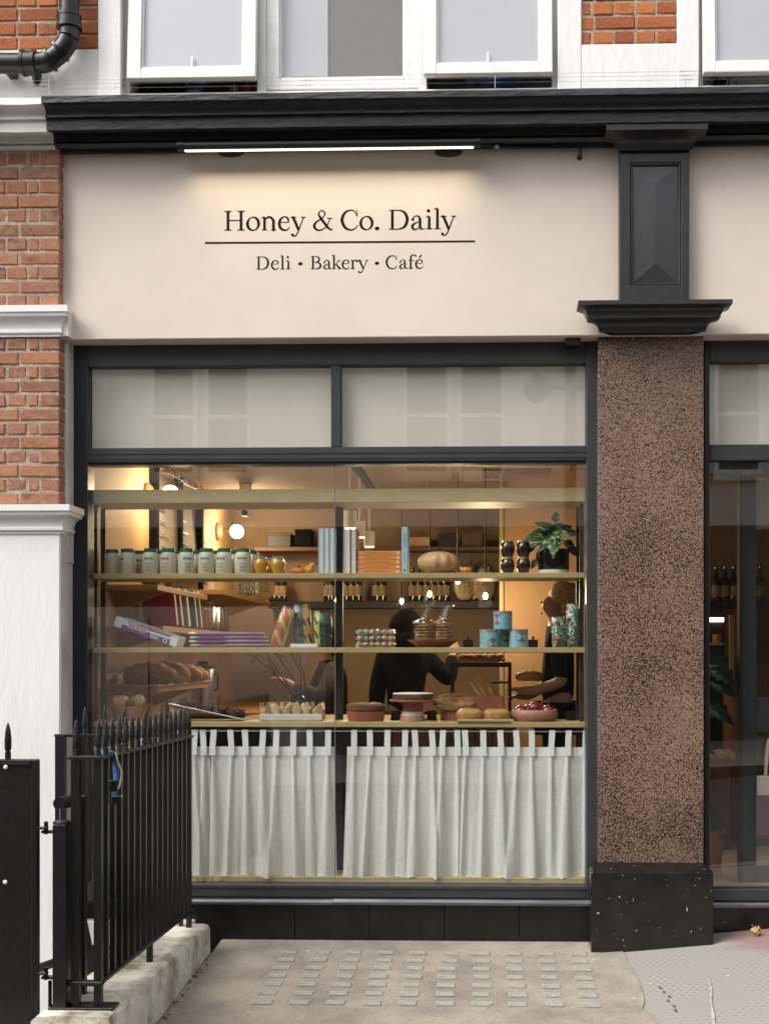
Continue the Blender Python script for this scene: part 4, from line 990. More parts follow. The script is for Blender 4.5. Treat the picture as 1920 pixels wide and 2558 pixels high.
def sack(px_, Y_, z, w, h, lab, txt, vertical=True):
    c = X(px_, Y_); t = thing('coffee_sack', lab, 'sack', (c, Y_, z))
    mb = MB(); mb.ell((c, Y_, z + h * .5), w / 2, w * .35, h * .56, 16, 12); mb.xf(0, lambda p: Vector((p.x, p.y, max(p.z, z + .001)))); mb.build('cloth', 'fabric_tan', t, smooth=True, sharp=False)
    mb = MB()
    for q in (-1, 0, 1):
        def fn(a, b, q=q):
            x_ = c + q * w * .22 - b; zz = z + h * .5 + a
            return (x_, Y_ - w * .36 * math.sqrt(max(.02, 1 - ((x_ - c) / (w / 2)) ** 2) * max(.02, 1 - ((zz - z - h * .5) / (h * .56)) ** 2)) - .004, zz)
        text(mb, txt, w * .22, fn)
    mb.build('print', 'dark_ink', t)
sack(657, 3.6, zB, .20, .26, 'cream printed coffee sack at the far end of the wall shelf', 'CLIMPS')
for k, px_ in enumerate((612, 632)):
    Y_ = 3.0; c = X(px_, Y_)
    t = thing('crisp_packet', 'shiny patterned packet on the long wall shelf beside the coffee sack', 'packet', (c, Y_, zB), 'patterned packets beside the sack')
    MB().box(c - .045, c + .045, Y_ - .04, Y_ + .04, zB + .001, zB + .22, .02).build('foil', 'pattern', t)
# ---- left counter with urn
zK = 1.17
t = thing('side_counter', 'dark side counter along the cream left wall under the urn', 'counter', (XL + .3, 2.4, FZ))
MB().box(XL + .002, -1.62, 1.95, 4.2, FZ, zK - .03).build('body', 'darkwood', t); MB().box(XL + .002, -1.58, 1.92, 4.22, zK - .03, zK, .004).build('top', 'oak_warm', t)
Y_ = 2.15; c = X(506, Y_)
t = thing('water_urn', 'tall brushed steel water urn with black lid on the side counter', 'urn', (c, Y_, zK))
MB().lathe([(0, 0), (.085, 0), (.085, .30), (.08, .31), (0, .31)], (c, Y_, zK), 28).build('body', 'metal', t, smooth=True)
MB().lathe([(0, .311), (.09, .311), (.09, .325), (.04, .335), (.04, .36), (0, .36)], (c, Y_, zK), 24).build('lid', 'black', t, smooth=True)
MB().tube([(c, Y_ - .085, zK + .06), (c, Y_ - .13, zK + .06), (c, Y_ - .13, zK + .03)], .012, 8).build('tap', 'black', t, smooth=True)
MB().tube([(c + .085, Y_, zK + .27), (c + .11, Y_, zK + .26), (c + .11, Y_, zK + .16), (c + .085, Y_, zK + .15)], .008, 8).build('handle', 'black', t, smooth=True)
# ---- main counter
cx0, cx1 = X(600, 1.1), X(1290, 1.1)
t = thing('serving_counter', 'brown timber serving counter behind the window display', 'counter', ((cx0 + cx1) / 2, 1.3, FZ))
MB().box(cx0, cx1, 1.12, 1.6, FZ, zK - .04).build('body', 'darkwood', t)
MB().box(cx0 - .02, cx1 + .02, 1.06, 1.64, zK - .04, zK, .004).build('top', 'oak_warm', t)
nb = 16; xb0 = X(960, 1.1)
for k in range(nb):
    a = xb0 + (cx1 - xb0) * k / nb; b = xb0 + (cx1 - xb0) * (k + 1) / nb
    MB().box(a + .002, b - .002, 1.10, 1.119, FZ, zK - .041, .002).build('plank', 'brownwood', t)
# twigs in vase
Y_ = 1.25; c = X(745, Y_)
t = thing('twig_vase', 'dark vase of bare branching twigs with a few leaves on the counter', 'vase', (c, Y_, zK))
MB().lathe([(0, 0), (.05, 0), (.065, .05), (.05, .12), (.035, .15), (.03, .15), (.03, .02), (0, .02)], (c, Y_, zK), 18).build('vase', 'lens', t, smooth=True)
tw = [((742, 1765), (700, 1700), (655, 1655), (600, 1625)), ((745, 1765), (715, 1705), (670, 1640), (652, 1600)), ((748, 1765), (735, 1700), (700, 1650), (660, 1590)), ((750, 1765), (752, 1690), (730, 1640), (705, 1610)), ((750, 1765), (762, 1715), (745, 1640), (722, 1590)), ((746, 1765), (725, 1730), (690, 1690), (640, 1668))]
for a in tw:
    P = [pt(q[0], q[1], Y_ + .05 * math.sin(i * 2 + a[1][0])) for i, q in enumerate(a)]; P[0] = (c, Y_, zK + .1)
    mb = MB(); S_ = smooth_path(P, 5); mb.tube(S_, [.0065 * (1 - .7 * i / len(S_)) for i in range(len(S_))], 6)
    for q in (6, 9, 12):
        b0 = Vector(S_[q]); mb.tube([b0, b0 + Vector((random.uniform(-.08, .03), random.uniform(-.03, .03), .06)), b0 + Vector((random.uniform(-.14, .02), 0, .13))], [.004, .003, .0015], 5)
    mb.build('twig', 'twig', t, smooth=True)
for px_, py_ in ((630, 1652), (688, 1632), (700, 1640), (727, 1750)):
    p = Vector(pt(px_, py_, Y_)); MB().add([p + Vector(q) for q in ((-.02, 0, 0), (0, .004, .012), (.022, 0, .004), (0, -.004, -.012))], [(0, 1, 2), (0, 2, 3)]).build('leaf', 'herb', t, solid=.001)
# glass display case on the counter
Y0, Y1 = 1.15, 1.55; a, b = X(1128, Y0), X(1274, Y0); z1 = Z(1655, 1200, Y0)
t = thing('display_case', 'glass display case with thin black frame on the counter', 'display case', ((a + b) / 2, (Y0 + Y1) / 2, zK))
for x_ in (a, b):
    for y_ in (Y0, Y1): MB().box(x_ - .008, x_ + .008, y_ - .008, y_ + .008, zK + .001, z1).build('upright', 'black', t)
for y_ in (Y0, Y1): MB().box(a, b, y_ - .008, y_ + .008, z1 - .03, z1 - .001).build('top_bar', 'black', t)
MB().box(a + .01, b - .01, Y0 + .01, Y1 - .01, z1 + .0, z1 + .006).build('top_pane', 'glass', t)
MB().box(a + .01, b - .01, Y0 - .002, Y0 + .002, zK + .01, z1 - .035).build('front_pane', 'glass', t)
zsh = Z(1708, 1230, Y0); MB().box(X(1225, Y0), b - .01, Y0 + .02, Y1 - .02, zsh, zsh + .012).build('case_shelf', 'black', t)
Z1c = z1 + .0065
t = thing('pastry_tray', 'terracotta tray of dark pastries on top of the display case', 'tray', ((a + b) / 2, 1.35, Z1c))
MB().box(a + .03, b - .03, Y0 + .05, Y1 - .06, Z1c, Z1c + .018, .006).build('tray', 'terra', t)
for k in range(6):
    x_ = a + .07 + (b - a - .14) * k / 5; MB().ell((x_, Y0 + .14 + .03 * (k % 2), Z1c + .032), .032, .06, .018, 12, 8, .05).build('pastry', 'bread', t, smooth=True)
# back-wall shelves and bottles
def bottle_proto():
    t = thing('wine_bottle', 'dark wine bottle with kraft label in the row on the back shelf', 'bottle', (0, 0, 0), 'bottles on the back shelf')
    MB().lathe([(0, 0), (.036, 0), (.038, .01), (.038, .18), (.033, .205), (.015, .235), (.0135, .29), (.016, .292), (.016, .305), (0, .305)], (0, 0, 0), 14).build('glass', 'bottle', t, smooth=True)
    mb = MB(); mb.lathe([(.0386, .05), (.0386, .14)], (0, 0, 0), 14); mb.f = [f for f in mb.f if len(f) == 4]; mb.build('label', 'bottle_label', t, smooth=True)
    return t
bot = bottle_proto(); used = False
zS1 = Z(1503, 950, 4.2)
def put_bottle(px_, Y_, z, lab=None, group=None):
    global used
    l = (X(px_, Y_) if px_ is not None else 0, Y_, z)
    if not used: bot.location = l; used = True; return bot
    o = copy_tree(bot, l, lab)
    if group: o['group'] = group
    return o
t = thing('back_shelf', 'long dark shelf of bottles along the tan back wall', 'shelf', (X(900, 4.2), 4.3, zS1))
MB().box(X(672, 4.2), X(1246, 4.2), 4.14, YR - .001, zS1 - .06, zS1, .003).build('board', 'darkwood', t)
zS2 = Z(1368, 1000, 4.2)
t = thing('back_shelf', 'upper wooden shelf of boxes high on the tan back wall', 'shelf', (X(1000, 4.2), 4.3, zS2))
MB().box(X(640, 4.2), X(1246, 4.2), 4.10, YR - .001, zS2 - .035, zS2, .003).build('board', 'brownwood', t)
for px_ in list(range(681, 720, 13)) + [818, 826] + [862, 878, 895, 940, 956] + [1030, 1046, 1066, 1082, 1098, 1114, 1168, 1186, 1204, 1222]:
    put_bottle(px_ + random.uniform(-1, 1), 4.22, zS1 + .0005)
for k, (px_, w, h, m) in enumerate(((700, 60, 34, 'darkwood'), (760, 40, 44, 'cloth_black'), (1040, 70, 24, 'fabric_tan'), (1120, 46, 32, 'darkwood'), (1180, 52, 38, 'brownwood'))):
    Y_ = 4.22; kk = K(Y_); c = X(px_, Y_)
    t = thing('storage_box', 'storage box on the upper back shelf, ' + ('dark and wide, first from the left wall', 'black and narrow, beside the wide one', 'pale and low', 'dark, between the pale box and the brown one', 'brown, by the partition post')[k], 'box', (c, Y_, zS2))
    MB().box(c - w*kk/2, c + w*kk/2, Y_ - .08, Y_ + .1, zS2 + .0005, zS2 + h*kk, .006).build('body', m, t); MB().box(c - w*kk/2 - .004, c + w*kk/2 + .004, Y_ - .084, Y_ + .104, zS2 + h*kk - .02, zS2 + h*kk + .003, .003).build('lid', m, t)
sack(1160, 3.9, zS1 + .0, .18, .24, 'brown coffee sack on the back shelf beside the mini pumpkin', 'CLIMPS')
sack(1208, 3.9, zS1 + .0, .20, .26, 'brown coffee sack on the back shelf beside the stacked jam jars', 'CLIMPS')
# ================================================================== people behind the counter
def figure(lab, x, y, pose, top, hairm, hair, turn, apron=None):
    """pose: joints in metres about the feet, facing -y before the turn"""
    t = thing('person', lab, 'person', (x, y, FZ)); t.rotation_euler = (0, 0, turn)
    def skin(name, J, E, m, root, parent, grow=0.):
        me = bpy.data.meshes.new(name); keys = list(J)
        me.from_pydata([J[k][:3] for k in keys], [], []); ix = {k: i for i, k in enumerate(keys)}
        me.edges.add(len(E)); 
        for e, (a, b) in zip(me.edges, E): e.vertices = (ix[a], ix[b])
        me.update(); o = link(name, me, M[m], parent)
        bpy.context.view_layer.objects.active = o
        o.modifiers.new('skin', 'SKIN'); sv = me.skin_vertices[0].data if me.skin_vertices else None
        for k in keys:
            r = J[k][3] + grow; sv[ix[k]].radius = (r, r * (J[k][4] if len(J[k]) > 4 else 1)); sv[ix[k]].use_root = (k == root)
        q = o.modifiers.new('sub', 'SUBSURF'); q.levels = 2; q.render_levels = 2
        me.polygons.foreach_set('use_smooth', [True] * len(me.polygons)); o.modifiers['skin'].use_smooth_shade = True
        return o
    J, E = dict(pose), [('pel', 'waist'), ('waist', 'chest'), ('chest', 'neck0'), ('neck0', 'neck1'), ('neck1', 'head'), ('head', 'crown'), ('head', 'nose')]
    for s in 'lr':
        E += [('pel', 'hip' + s), ('hip' + s, 'knee' + s), ('knee' + s, 'ank' + s), ('ank' + s, 'toe' + s), ('chest', 'sho' + s), ('sho' + s, 'elb' + s), ('elb' + s, 'wri' + s), ('wri' + s, 'palm' + s)]
        p, w = Vector(J['palm' + s][:3]), Vector(J['wri' + s][:3]); d = (p - w).normalized(); side = d.cross(Vector((0, 0, 1)))
        side = side.normalized() if side.length > .1 else Vector((1, 0, 0))
        for f in range(4):
            k0 = 'f%d' % f + s; o_ = side * (.030 - .02 * f)
            J[k0 + 'a'] = (*(p + o_ + d * .035), .009); J[k0 + 'b'] = (*(p + o_ + d * (.085 - .008 * abs(f - 1.5)) + Vector((0, 0, -.02))), .0075)
            E += [('palm' + s, k0 + 'a'), (k0 + 'a', k0 + 'b')]
        J['th' + s] = (*(p + side * .05 + d * .01), .010); E += [('palm' + s, 'th' + s)]
    body = skin('body', J, E, 'skin', 'pel', t)
    CJ = {k: v for k, v in J.items() if k in ('pel', 'waist', 'chest', 'neck0') or k[:3] in ('sho', 'elb') or (k[:3] == 'wri' and top.get('long'))}
    CE = [e for e in E if e[0] in CJ and e[1] in CJ]
    skin('top', CJ, CE, top['m'], 'pel', t, .022)
    LJ = {k: v for k, v in J.items() if k == 'pel' or k[:3] in ('hip', 'kne', 'ank', 'toe')}
    skin('trousers', LJ, [e for e in E if e[0] in LJ and e[1] in LJ], 'cloth_black', 'pel', t, .018)
    h = Vector(J['head'][:3])
    mb = MB()
    for (dx, dy, dz, rx_, ry_, rz_) in hair: mb.ell(h + Vector((dx, dy, dz)), rx_, ry_, rz_, 16, 12, .03)
    o0 = MB(); o0.v = mb.v; o0.f = mb.f
    me = bpy.data.meshes.new('hair'); me.from_pydata(mb.v, [], mb.f); me.update(); me.polygons.foreach_set('use_smooth', [True] * len(me.polygons)); link('hair', me, M[hairm], t)
    if not top.get('noface'):
        mb = MB()
        for s in (-1, 1): mb.ell(h + Vector((s * .032, -.092, .01)), .012, .008, .007, 8, 6)
        me = bpy.data.meshes.new('eyes'); me.from_pydata(mb.v, [], mb.f); me.update(); link('eyes', me, M['lens'], t)
        mb = MB(); mb.ell(h + Vector((0, -.094, -.062)), .024, .008, .007, 8, 6)
        me = bpy.data.meshes.new('mouth'); me.from_pydata(mb.v, [], mb.f); me.update(); link('mouth', me, M['terra'], t)
    return t
def stand(H=1.70, lean=0., armL=None, armR=None, nod=0.):
    k = H / 1.75
    def P(x, y, z, r, q=1): return (x*k, y*k + (-lean * max(0, z - .9) * k), z*k, r*k, q)
    J = {'pel': P(0, 0, .95, .135, .8), 'waist': P(0, 0, 1.10, .125, .75), 'chest': P(0, .0, 1.32, .145, .75), 'neck0': P(0, .01, 1.47, .062), 'neck1': P(0, 0, 1.535, .055), 'head': P(0, -.01 - nod, 1.62, .086, 1.1), 'crown': P(0, 0 - nod, 1.685, .07), 'nose': P(0, -.105 - nod, 1.60, .016)}
    for s, g in (('l', -1), ('r', 1)):
        J['hip' + s] = P(g*.09, 0, .90, .095); J['knee' + s] = P(g*.10, -.01, .50, .062); J['ank' + s] = P(g*.10, .02, .09, .045); J['toe' + s] = P(g*.11, -.12, .035, .035)
        J['sho' + s] = P(g*.175, .01, 1.41, .062)
        arm = (armL if s == 'l' else armR) or ((.22, .02, 1.12), (.22, -.06, .88), (.22, -.10, .80))
        for nm, q, r in zip(('elb', 'wri', 'palm'), arm, (.046, .030, .030)): J[nm + s] = P(g*q[0], q[1], q[2], r)
    return J
figure('person in black with brown tied-up hair, side on, holding a loaf by the partition', X(1392, 1.35), 1.35,
       stand(1.77, armR=((.20, .02, 1.12), (.15, -.17, 1.06), (.13, -.25, 1.07)), armL=((.21, -.02, 1.12), (.14, -.18, 1.02), (.11, -.25, 1.02))),
       {'m': 'cloth_black', 'long': 0}, 'hair', [(0, .050, .062, .106, .098, .092), (0, .105, .045, .09, .085, .095), (0, .145, .075, .055, .055, .055), (0, .075, -.03, .098, .06, .08)], R(-90))
figure('person in a black hooded top with one arm raised, back to the window', X(1012, 2.0), 2.0,
       stand(1.60, armL=((.34, -.05, 1.22), (.36, -.20, 1.42), (.36, -.26, 1.49))),
       {'m': 'cloth_black', 'long': 1, 'noface': 1}, 'hair_dark', [(0, .0, .03, .12, .125, .13), (0, .05, -.08, .12, .09, .10)], R(180))
figure('person in an olive jacket leaning over the counter with bare forearms', X(842, 2.05), 2.05,
       stand(1.50, lean=.12, armR=((.24, -.16, 1.18), (.16, -.36, 1.28), (.12, -.44, 1.32)), armL=((.26, -.14, 1.12), (.18, -.38, 1.06), (.15, -.46, 1.05))),
       {'m': 'cloth_olive', 'long': 1}, 'hair_dark', [(0, .02, .04, .10, .105, .09), (0, .06, -.01, .09, .07, .09)], R(-70))
p = (X(1325, 1.15), 1.15, Z(1690, 1325, 1.15))
lf = loaf((p[0], 1.25, p[2] - .03), .20, .08, .08, R(15), 'pale loaf held by the person in black by the partition', 'bread_pale'); lf.pop('group', None) if 'group' in lf else None
# ================================================================== right-hand doorway contents
for k in range(6): put_bottle(1788 + 22 * k, 4.0, Z(1505, 1800, 4.0), 'dark wine bottle with kraft label on the shelf behind the glazed door', 'bottles behind the door')
t = thing('door_shelf', 'dark bottle shelf behind the glazed door', 'shelf', (X(1850, 4), 4, Z(1505, 1800, 4.0)))
MB().box(X(1700, 4), 3.4, 3.88, YR - .001, Z(1505, 1800, 4) - .04, Z(1505, 1800, 4) - .0005).build('board', 'darkwood', t)
Y_ = 3.5; a, b = X(1745, Y_), X(1812, Y_)
t = thing('lit_fridge', 'small lit fridge with jars behind the glazed door', 'fridge', ((a + b) / 2, 3.7, FZ))
MB().box(a, b, 3.55, 4.1, FZ, Z(1540, 1800, Y_)).build('case', 'darkwood', t)
MB().box(a + .01, b - .01, 3.535, 3.549, Z(1553, 1800, Y_), Z(1543, 1800, Y_)).build('light_strip', 'fridge', t)
MB().box(a + .01, b - .01, 3.53, 3.549, Z(1612, 1800, Y_), Z(1606, 1800, Y_)).build('fridge_shelf', 'metal', t)
MB().lathe([(0, 0), (.04, 0), (.04, .07), (0, .07)], (X(1790, Y_), 3.49, Z(1606, 1800, Y_)), 12).build('jar', 'lemon', t, smooth=True)
t = thing('cream_board', 'tall cream boards standing behind the glazed door', 'board', (X(1835, 3.2), 3.2, FZ))
for a, b in ((1822, 1834), (1842, 1850)): MB().box(X(a, 3.2), X(b, 3.2), 3.2, 3.24, FZ, Z(1538, 1835, 3.2)).build('panel', 'cream_wall', t)
t = thing('dark_cabinet', 'tall dark cabinet deep inside behind the glazed door', 'cabinet', (X(1850, 3.8), 3.6, FZ))
MB().box(X(1815, 3.3), 3.3, 3.32, 3.8, FZ, Z(1640, 1835, 3.3)).build('body', 'darkwood', t); MB().box(X(1856, 3.3), 3.2, 3.30, 3.32, FZ + .1, Z(1660, 1835, 3.3)).build('front', 'brownwood', t)
t = thing('crate_stack', 'brown timber crate with baskets behind the monstera leaves', 'crate', (X(1800, 1.6), 1.6, FZ))
MB().box(X(1700, 1.6), X(1826, 1.6), 1.6, 2.0, FZ, Z(1900, 1800, 1.6), .01).build('crate', 'brownwood', t)
for k in range(4): MB().ell((X(1760 + 20 * k, 1.7), 1.72, Z(1892, 1800, 1.6)), .05, .06, .045, 12, 8, .08).build('loaf', 'bread', t, smooth=True)
MB().box(X(1826, 1.9), X(1852, 1.9), 1.9, 2.2, FZ, Z(1700, 1800, 1.9), .005).build('side', 'brownwood', t)
# monstera
def leaf_shape(n, L, w, cut=0):
    P = []
    for i in range(n + 1):
        q = i / n; ww = w * math.sin(math.pi * min(1, q * 1.02) ** .72) * (1 - .25 * q)
        if cut and i % 2 and .2 < q < .95: ww *= 1 - cut
        P.append((q * L, ww))
    return P
def leaf_mesh(base, direc, up, L, w, cut=0, droop=.25, n=12, fold=.25):
    d = Vector(direc).normalized(); s = d.cross(Vector(up)).normalized(); u = s.cross(d).normalized(); b = Vector(base)
    vs = []; P = leaf_shape(n, L, w, cut)
    for a, ww in P:
        c = b + d * a - Vector((0, 0, 1)) * droop * a * a / L
        vs += [c + s * ww + u * fold * ww, c - u * .002, c - s * ww + u * fold * ww]
    return vs, [(3*i + k, 3*i + k + 1, 3*i + k + 4, 3*i + k + 3) for i in range(n) for k in (0, 1)]
Y_ = .45
bx = X(1775, Y_)
t = thing('monstera_plant', 'large dark green monstera with split leaves inside the doorway window', 'plant', (bx - .02, Y_, FZ))
MB().lathe([(0, 0), (.12, 0), (.15, .28), (.14, .28), (.11, .03), (0, .03)], (bx - .05, Y_ + .1, FZ), 20).build('pot', 'terra', t, smooth=True)
for k, (tip, L, w, up) in enumerate((((1850, 1700), .30, .12, 1), ((1835, 1790), .30, .13, 1), ((1790, 1870), .26, .10, 1), ((1800, 1640), .26, .11, 1), ((1812, 2075), .26, .12, 1), ((1845, 1730), .22, .09, 1), ((1782, 1930), .2, .08, 1))):
    e = Vector(pt(tip[0], tip[1], Y_)); s0 = Vector((bx - .05, Y_ + .05, FZ + .3)); d = Vector((.75, -.1, -.45 if k != 3 else .2)).normalized(); b0 = e - d * L
    mb = MB(); vs, fs = leaf_mesh(b0, d, (0, -.8, .6), L, w, .38 if k < 4 else .1, .2, 14, .2); mb.add(vs, fs); mb.build('leaf', 'leaf_dark', t, smooth=True, solid=.0015)
    MB().tube(smooth_path([tuple(s0), tuple((s0 + b0) / 2 + Vector((-.05, 0, .12))), tuple(b0)], 5), .006, 6).build('stem', 'leaf_dark', t, smooth=True)
Y_ = .31
a, b = X(1889, Y_), X(1975, Y_)
t = thing('tote_bag', 'cream tote bag with plum print hanging inside the glazed door', 'bag', ((a + b) / 2, Y_, 1.0))
z0, z1 = Z(2085, 1900, Y_), Z(1938, 1900, Y_)
MB().box(a, b, Y_ - .012, Y_ + .012, z0, z1, .008).build('cloth', 'menu', t)
MB().box(a + .0, b - .01, Y_ - .0145, Y_ - .0125, z0 + .004, z1 - .11, .0).build('print', 'tote_print', t)
MB().tube(smooth_path([(a + .05, Y_, z1), (a + .07, Y_, z1 + .2), (a + .12, Y_, z1 + .2), (a + .15, Y_, z1)], 6), .010, 6).build('handle', 'menu', t, smooth=True)
# ================================================================== window display
YS, YE = .11, .43
zs1, zs2, zs3 = Z(1431.5, 850, YS), Z(1617.5, 850, YS), Z(1803.5, 850, YS)
sxa, sxb = X(221, YS), X(1462, YS)
SH = thing('window_shelving', 'pale oak shelving on black steel posts behind the shop window', 'shelving', ((sxa + sxb) / 2, YS, FZ))
MB().box(sxa, sxb, YS, YE, Z(1255, 850, YS), Z(1221, 850, YS), .002).build('top_beam', 'oak', SH)
for z in (zs1, zs2, zs3): MB().box(sxa, sxb, YS, YE, z - 13.5 * K(YS), z, .0025).build('shelf', 'oak', SH)
zbd = Z(2191, 850, YS)
zend = Z(1255, 850, YS)
for px_, y0, y1, w in ((236, .17, .20, 13), (257, .36, .39, 12), (846, .34, .38, 19), (1452, .18, .21, 10), (1443, .37, .40, 9)):
    lev = [zbd] + [v for z in (zs3, zs2, zs1) for v in (z - 13.6 * K(YS), z + .0005)] + [zend - .001]
    for a, b in zip(lev[0::2], lev[1::2]): MB().box(X(px_ - w / 2, y0), X(px_ + w / 2, y0), y0, y1, a, b, .002).build('post', 'steel_dark', SH)
t = thing('window_board', 'low pale oak window board under the curtains', 'window board', ((sxa + sxb) / 2, .3, FZ))
MB().box(sxa, sxb, .122, .5, FZ + .001, zbd - .03).build('body', 'darkwood', t); MB().box(sxa, sxb, .112, .51, Z(2214, 850, .112), zbd, .003).build('board', 'oak', t)
# ---- curtains
def rod_z(px_): return Z(1827, px_, .13)
t = thing('curtain_wire', 'thin steel curtain wire under the lowest oak shelf', 'curtain rod', (sxa, .13, rod_z(850)))
MB().tube([(sxa, .13, rod_z(850)), (sxb, .13, rod_z(850))], .0028, 6).build('wire', 'metal', t)
for x_ in (sxa, sxb): MB().tube([(x_ - .004, .13, rod_z(850)), (x_ + .012, .13, rod_z(850))], .008, 8).build('end_fixing', 'metal', t)
def curtain(lab, p0, p1, tabs, flare0, flare1, seed, yc=.13):
    rn = random.Random(seed)
    xa, xb = X(p0, yc), X(p1, yc); zt = Z(1866, 850, yc); zh = Z(1888, 850, yc); zb_ = Z(2191, 850, yc)
    f0, f1 = flare0 * K(yc), flare1 * K(yc)
    t = thing('cafe_curtain', lab, 'curtain', ((xa + xb) / 2, yc, zb_))
    tx = [(X(q, yc) - xa) / (xb - xa) for q in tabs]
    ph = rn.uniform(0, 6); nf = len(tabs)
    def dep(u, v):          # v: 0 at header, 1 at hem
        a = 0
        for i, q in enumerate(tx):
            w = .012 + .030 * v * (1 + .5 * math.sin(i * 1.7 + seed)); c = q + (.035 * math.sin(i * 2.3 + seed)) * v
            a += -(.014 + .020 * v) * math.exp(-(abs(u - c) / w) ** 3)
        a += .012 * v * math.sin(u * nf * 3.3 + ph) + .003 * math.sin(u * 13 + v * 3)
        return a
    def pos(u, v, z):
        x = xa + (xb - xa) * u + v * (f0 * (1 - u) + f1 * u) + .006 * v * math.sin(u * nf * 9 + ph)
        return x, yc + .012 + dep(u, v) + .01 * v, z
    def f(u, vv):
        v = 1 - vv; z = zh + (zb_ - zh) * v
        hem = .007 * math.sin(u * nf * 6.28 + ph + 1) * v
        return pos(u, v, z + hem)
    MB().grid(f, 140, 26).build('cloth', 'sheer', t, smooth=True, sharp=False)
    MB().grid(lambda u, v: pos(u, 0, zh - .002 + (zt - zh + .002) * v)[:1] + (pos(u, 0, 0)[1] - .0015, zh - .002 + (zt - zh + .002) * v), 90, 2).build('header', 'linen', t, smooth=True, sharp=False)
    MB().grid(lambda u, v: (lambda p: (p[0], p[1] - .001, p[2] + .009 * v))(f(u, 0)), 140, 1).build('hem', 'linen', t, smooth=True, sharp=False)
    for i, q in enumerate(tabs):
        x = X(q, yc); w = 7.3 * K(yc); sh = rn.uniform(-3, 3) * K(yc); yy = pos(tx[i], 0, 0)[1] - .004
        zr = rod_z(850)
        P = [(yy, zh + .001, 0), (yy, zt, 0), (yc - .006, zr - .01, 1), (yc - .006, zr + .004, 1), (yc, zr + .008, 1), (yc + .006, zr + .002, 1), (yc + .010, zr - .03, .7), (yy + .006, zt, .2)]
        vs = []
        for y_, z_, k in P: vs += [(x - w + sh * k, y_, z_), (x + w + sh * k, y_, z_)]
        MB().add(vs, [(2*j, 2*j+1, 2*j+3, 2*j+2) for j in range(len(P) - 1)]).build('tab', 'linen', t, smooth=True)
curtain('white linen cafe curtain behind the black railing', 213, 524, [222, 262, 305, 350, 395, 440, 485, 509], -4, 10, 1, .135)
curtain('white linen cafe curtain between the railing and the pane joint', 528, 834, [531, 578, 614, 655, 689, 732, 774, 819], -4, 4, 2)
curtain('white linen cafe curtain under the terracotta cake dish and cake stand', 866, 1146, [884, 924, 967, 1011, 1038, 1081, 1104, 1143], -14, 0, 3)
curtain('white linen cafe curtain beside the granite pillar', 1146, 1463, [1163, 1207, 1251, 1291, 1328, 1376, 1418, 1461], -6, -1, 4, .128)
# ================================================================== top shelf
z = zs1 + .0005
def wrap(c, r, zc_, ang0=0.):     # writes on the front of a round thing
    def fn(a, b):
        q = -math.pi / 2 + ang0 + a / r
        return (c[0] + (r + .0006) * math.cos(q), c[1] + (r + .0006) * math.sin(q), zc_ + b)
    return fn
def patch(mb, fn, w, h, n=8):
    vs = []
    for i in range(n + 1):
        a = -w / 2 + w * i / n; vs += [fn(a, -h / 2), fn(a, h / 2)]
    return mb.add(vs, [(2*i, 2*i+1, 2*i+3, 2*i+2) for i in range(n)])
def tub_proto():
    t = thing('tahini_tub', 'cream plastic tahini tub with green lid in the row on the top shelf', 'tub', (0, 0, 0), 'tahini tubs on the top shelf')
    r = .0475
    MB().lathe([(0, 0), (r - .004, 0), (r, .006), (r, .100), (r - .003, .112), (r - .012, .124), (r - .014, .127)], (0, 0, 0), 28).build('body', 'tub', t, smooth=True)
    ld = MB(); ld.lathe([(r - .010, .124), (r - .010, .1425), (r - .012, .145), (0, .145)], (0, 0, 0), 36, .012, 18); ld.build('lid', 'green_lid', t, smooth=True, sharp=30)
    a0 = R(-8); lab = MB(); patch(lab, wrap((0, 0), r, .086, a0), .052, .010); lab.build('label_band', 'green_ink', t)
    mb = MB(); text(mb, 'Al Yaman', .0085, wrap((0, 0), r + .0004, .086, a0)); mb.build('label_brand', 'white_ink', t)
    mb = MB(); text(mb, 'Tahineh', .0135, wrap((0, 0), r, .056, a0))
    for k, w in enumerate((.030, .026, .036, .034)): patch(mb, wrap((0, 0), r, (.041, .034, .022, .016)[k], a0), w, .0022, 4)
    mb.build('label_text', 'green_ink', t)
    return t
tub = tub_proto()
spots = [(319, .20), (376, .19), (421, .195), (466, .19), (516, .19), (560, .19), (607, .19), (281, .24)]
spots += [(350, .33), (402, .34), (447, .34), (492, .34), (540, .33), (586, .34), (627, .33)]
for i, (px_, Y_) in enumerate(spots):
    o = tub if i == 0 else copy_tree(tub)
    o.location = (X(px_, Y_), Y_, z); o.rotation_euler = (0, 0, random.uniform(-1.1, .7) if i not in (1, 4, 5, 6) else random.uniform(-.15, .25))
def jar_geo(t, c, z, r, h, fill, lidm):
    MB().lathe([(0, 0), (r * .66, 0), (r * .72, .004), (r * .93, h * .30), (r, h * .55), (r * .93, h * .74), (r * .74, h * .86), (r * .72, h * .88)], (c[0], c[1], z), 24).build('jar', fill, t, smooth=True)
    MB().lathe([(r * .70, h * .87), (r * .78, h * .88), (r * .78, h * .985), (r * .74, h), (0, h)], (c[0], c[1], z), 24).build('lid', lidm, t, smooth=True, sharp=30)
for px_, Y_, lab in ((651.5, .19, 'squat jar of yellow curd beside the end tahini tub'), (694, .19, 'squat jar of yellow curd beside the small orange gourd'), (673, .31, 'squat jar of amber preserve behind the yellow curd jars')):
    c = (X(px_, Y_), Y_); t = thing('curd_jar', lab, 'jar', (c[0], Y_, z)); jar_geo(t, c, z, 18 * K(Y_), 43 * K(Y_), 'lemon', 'lid_metal')
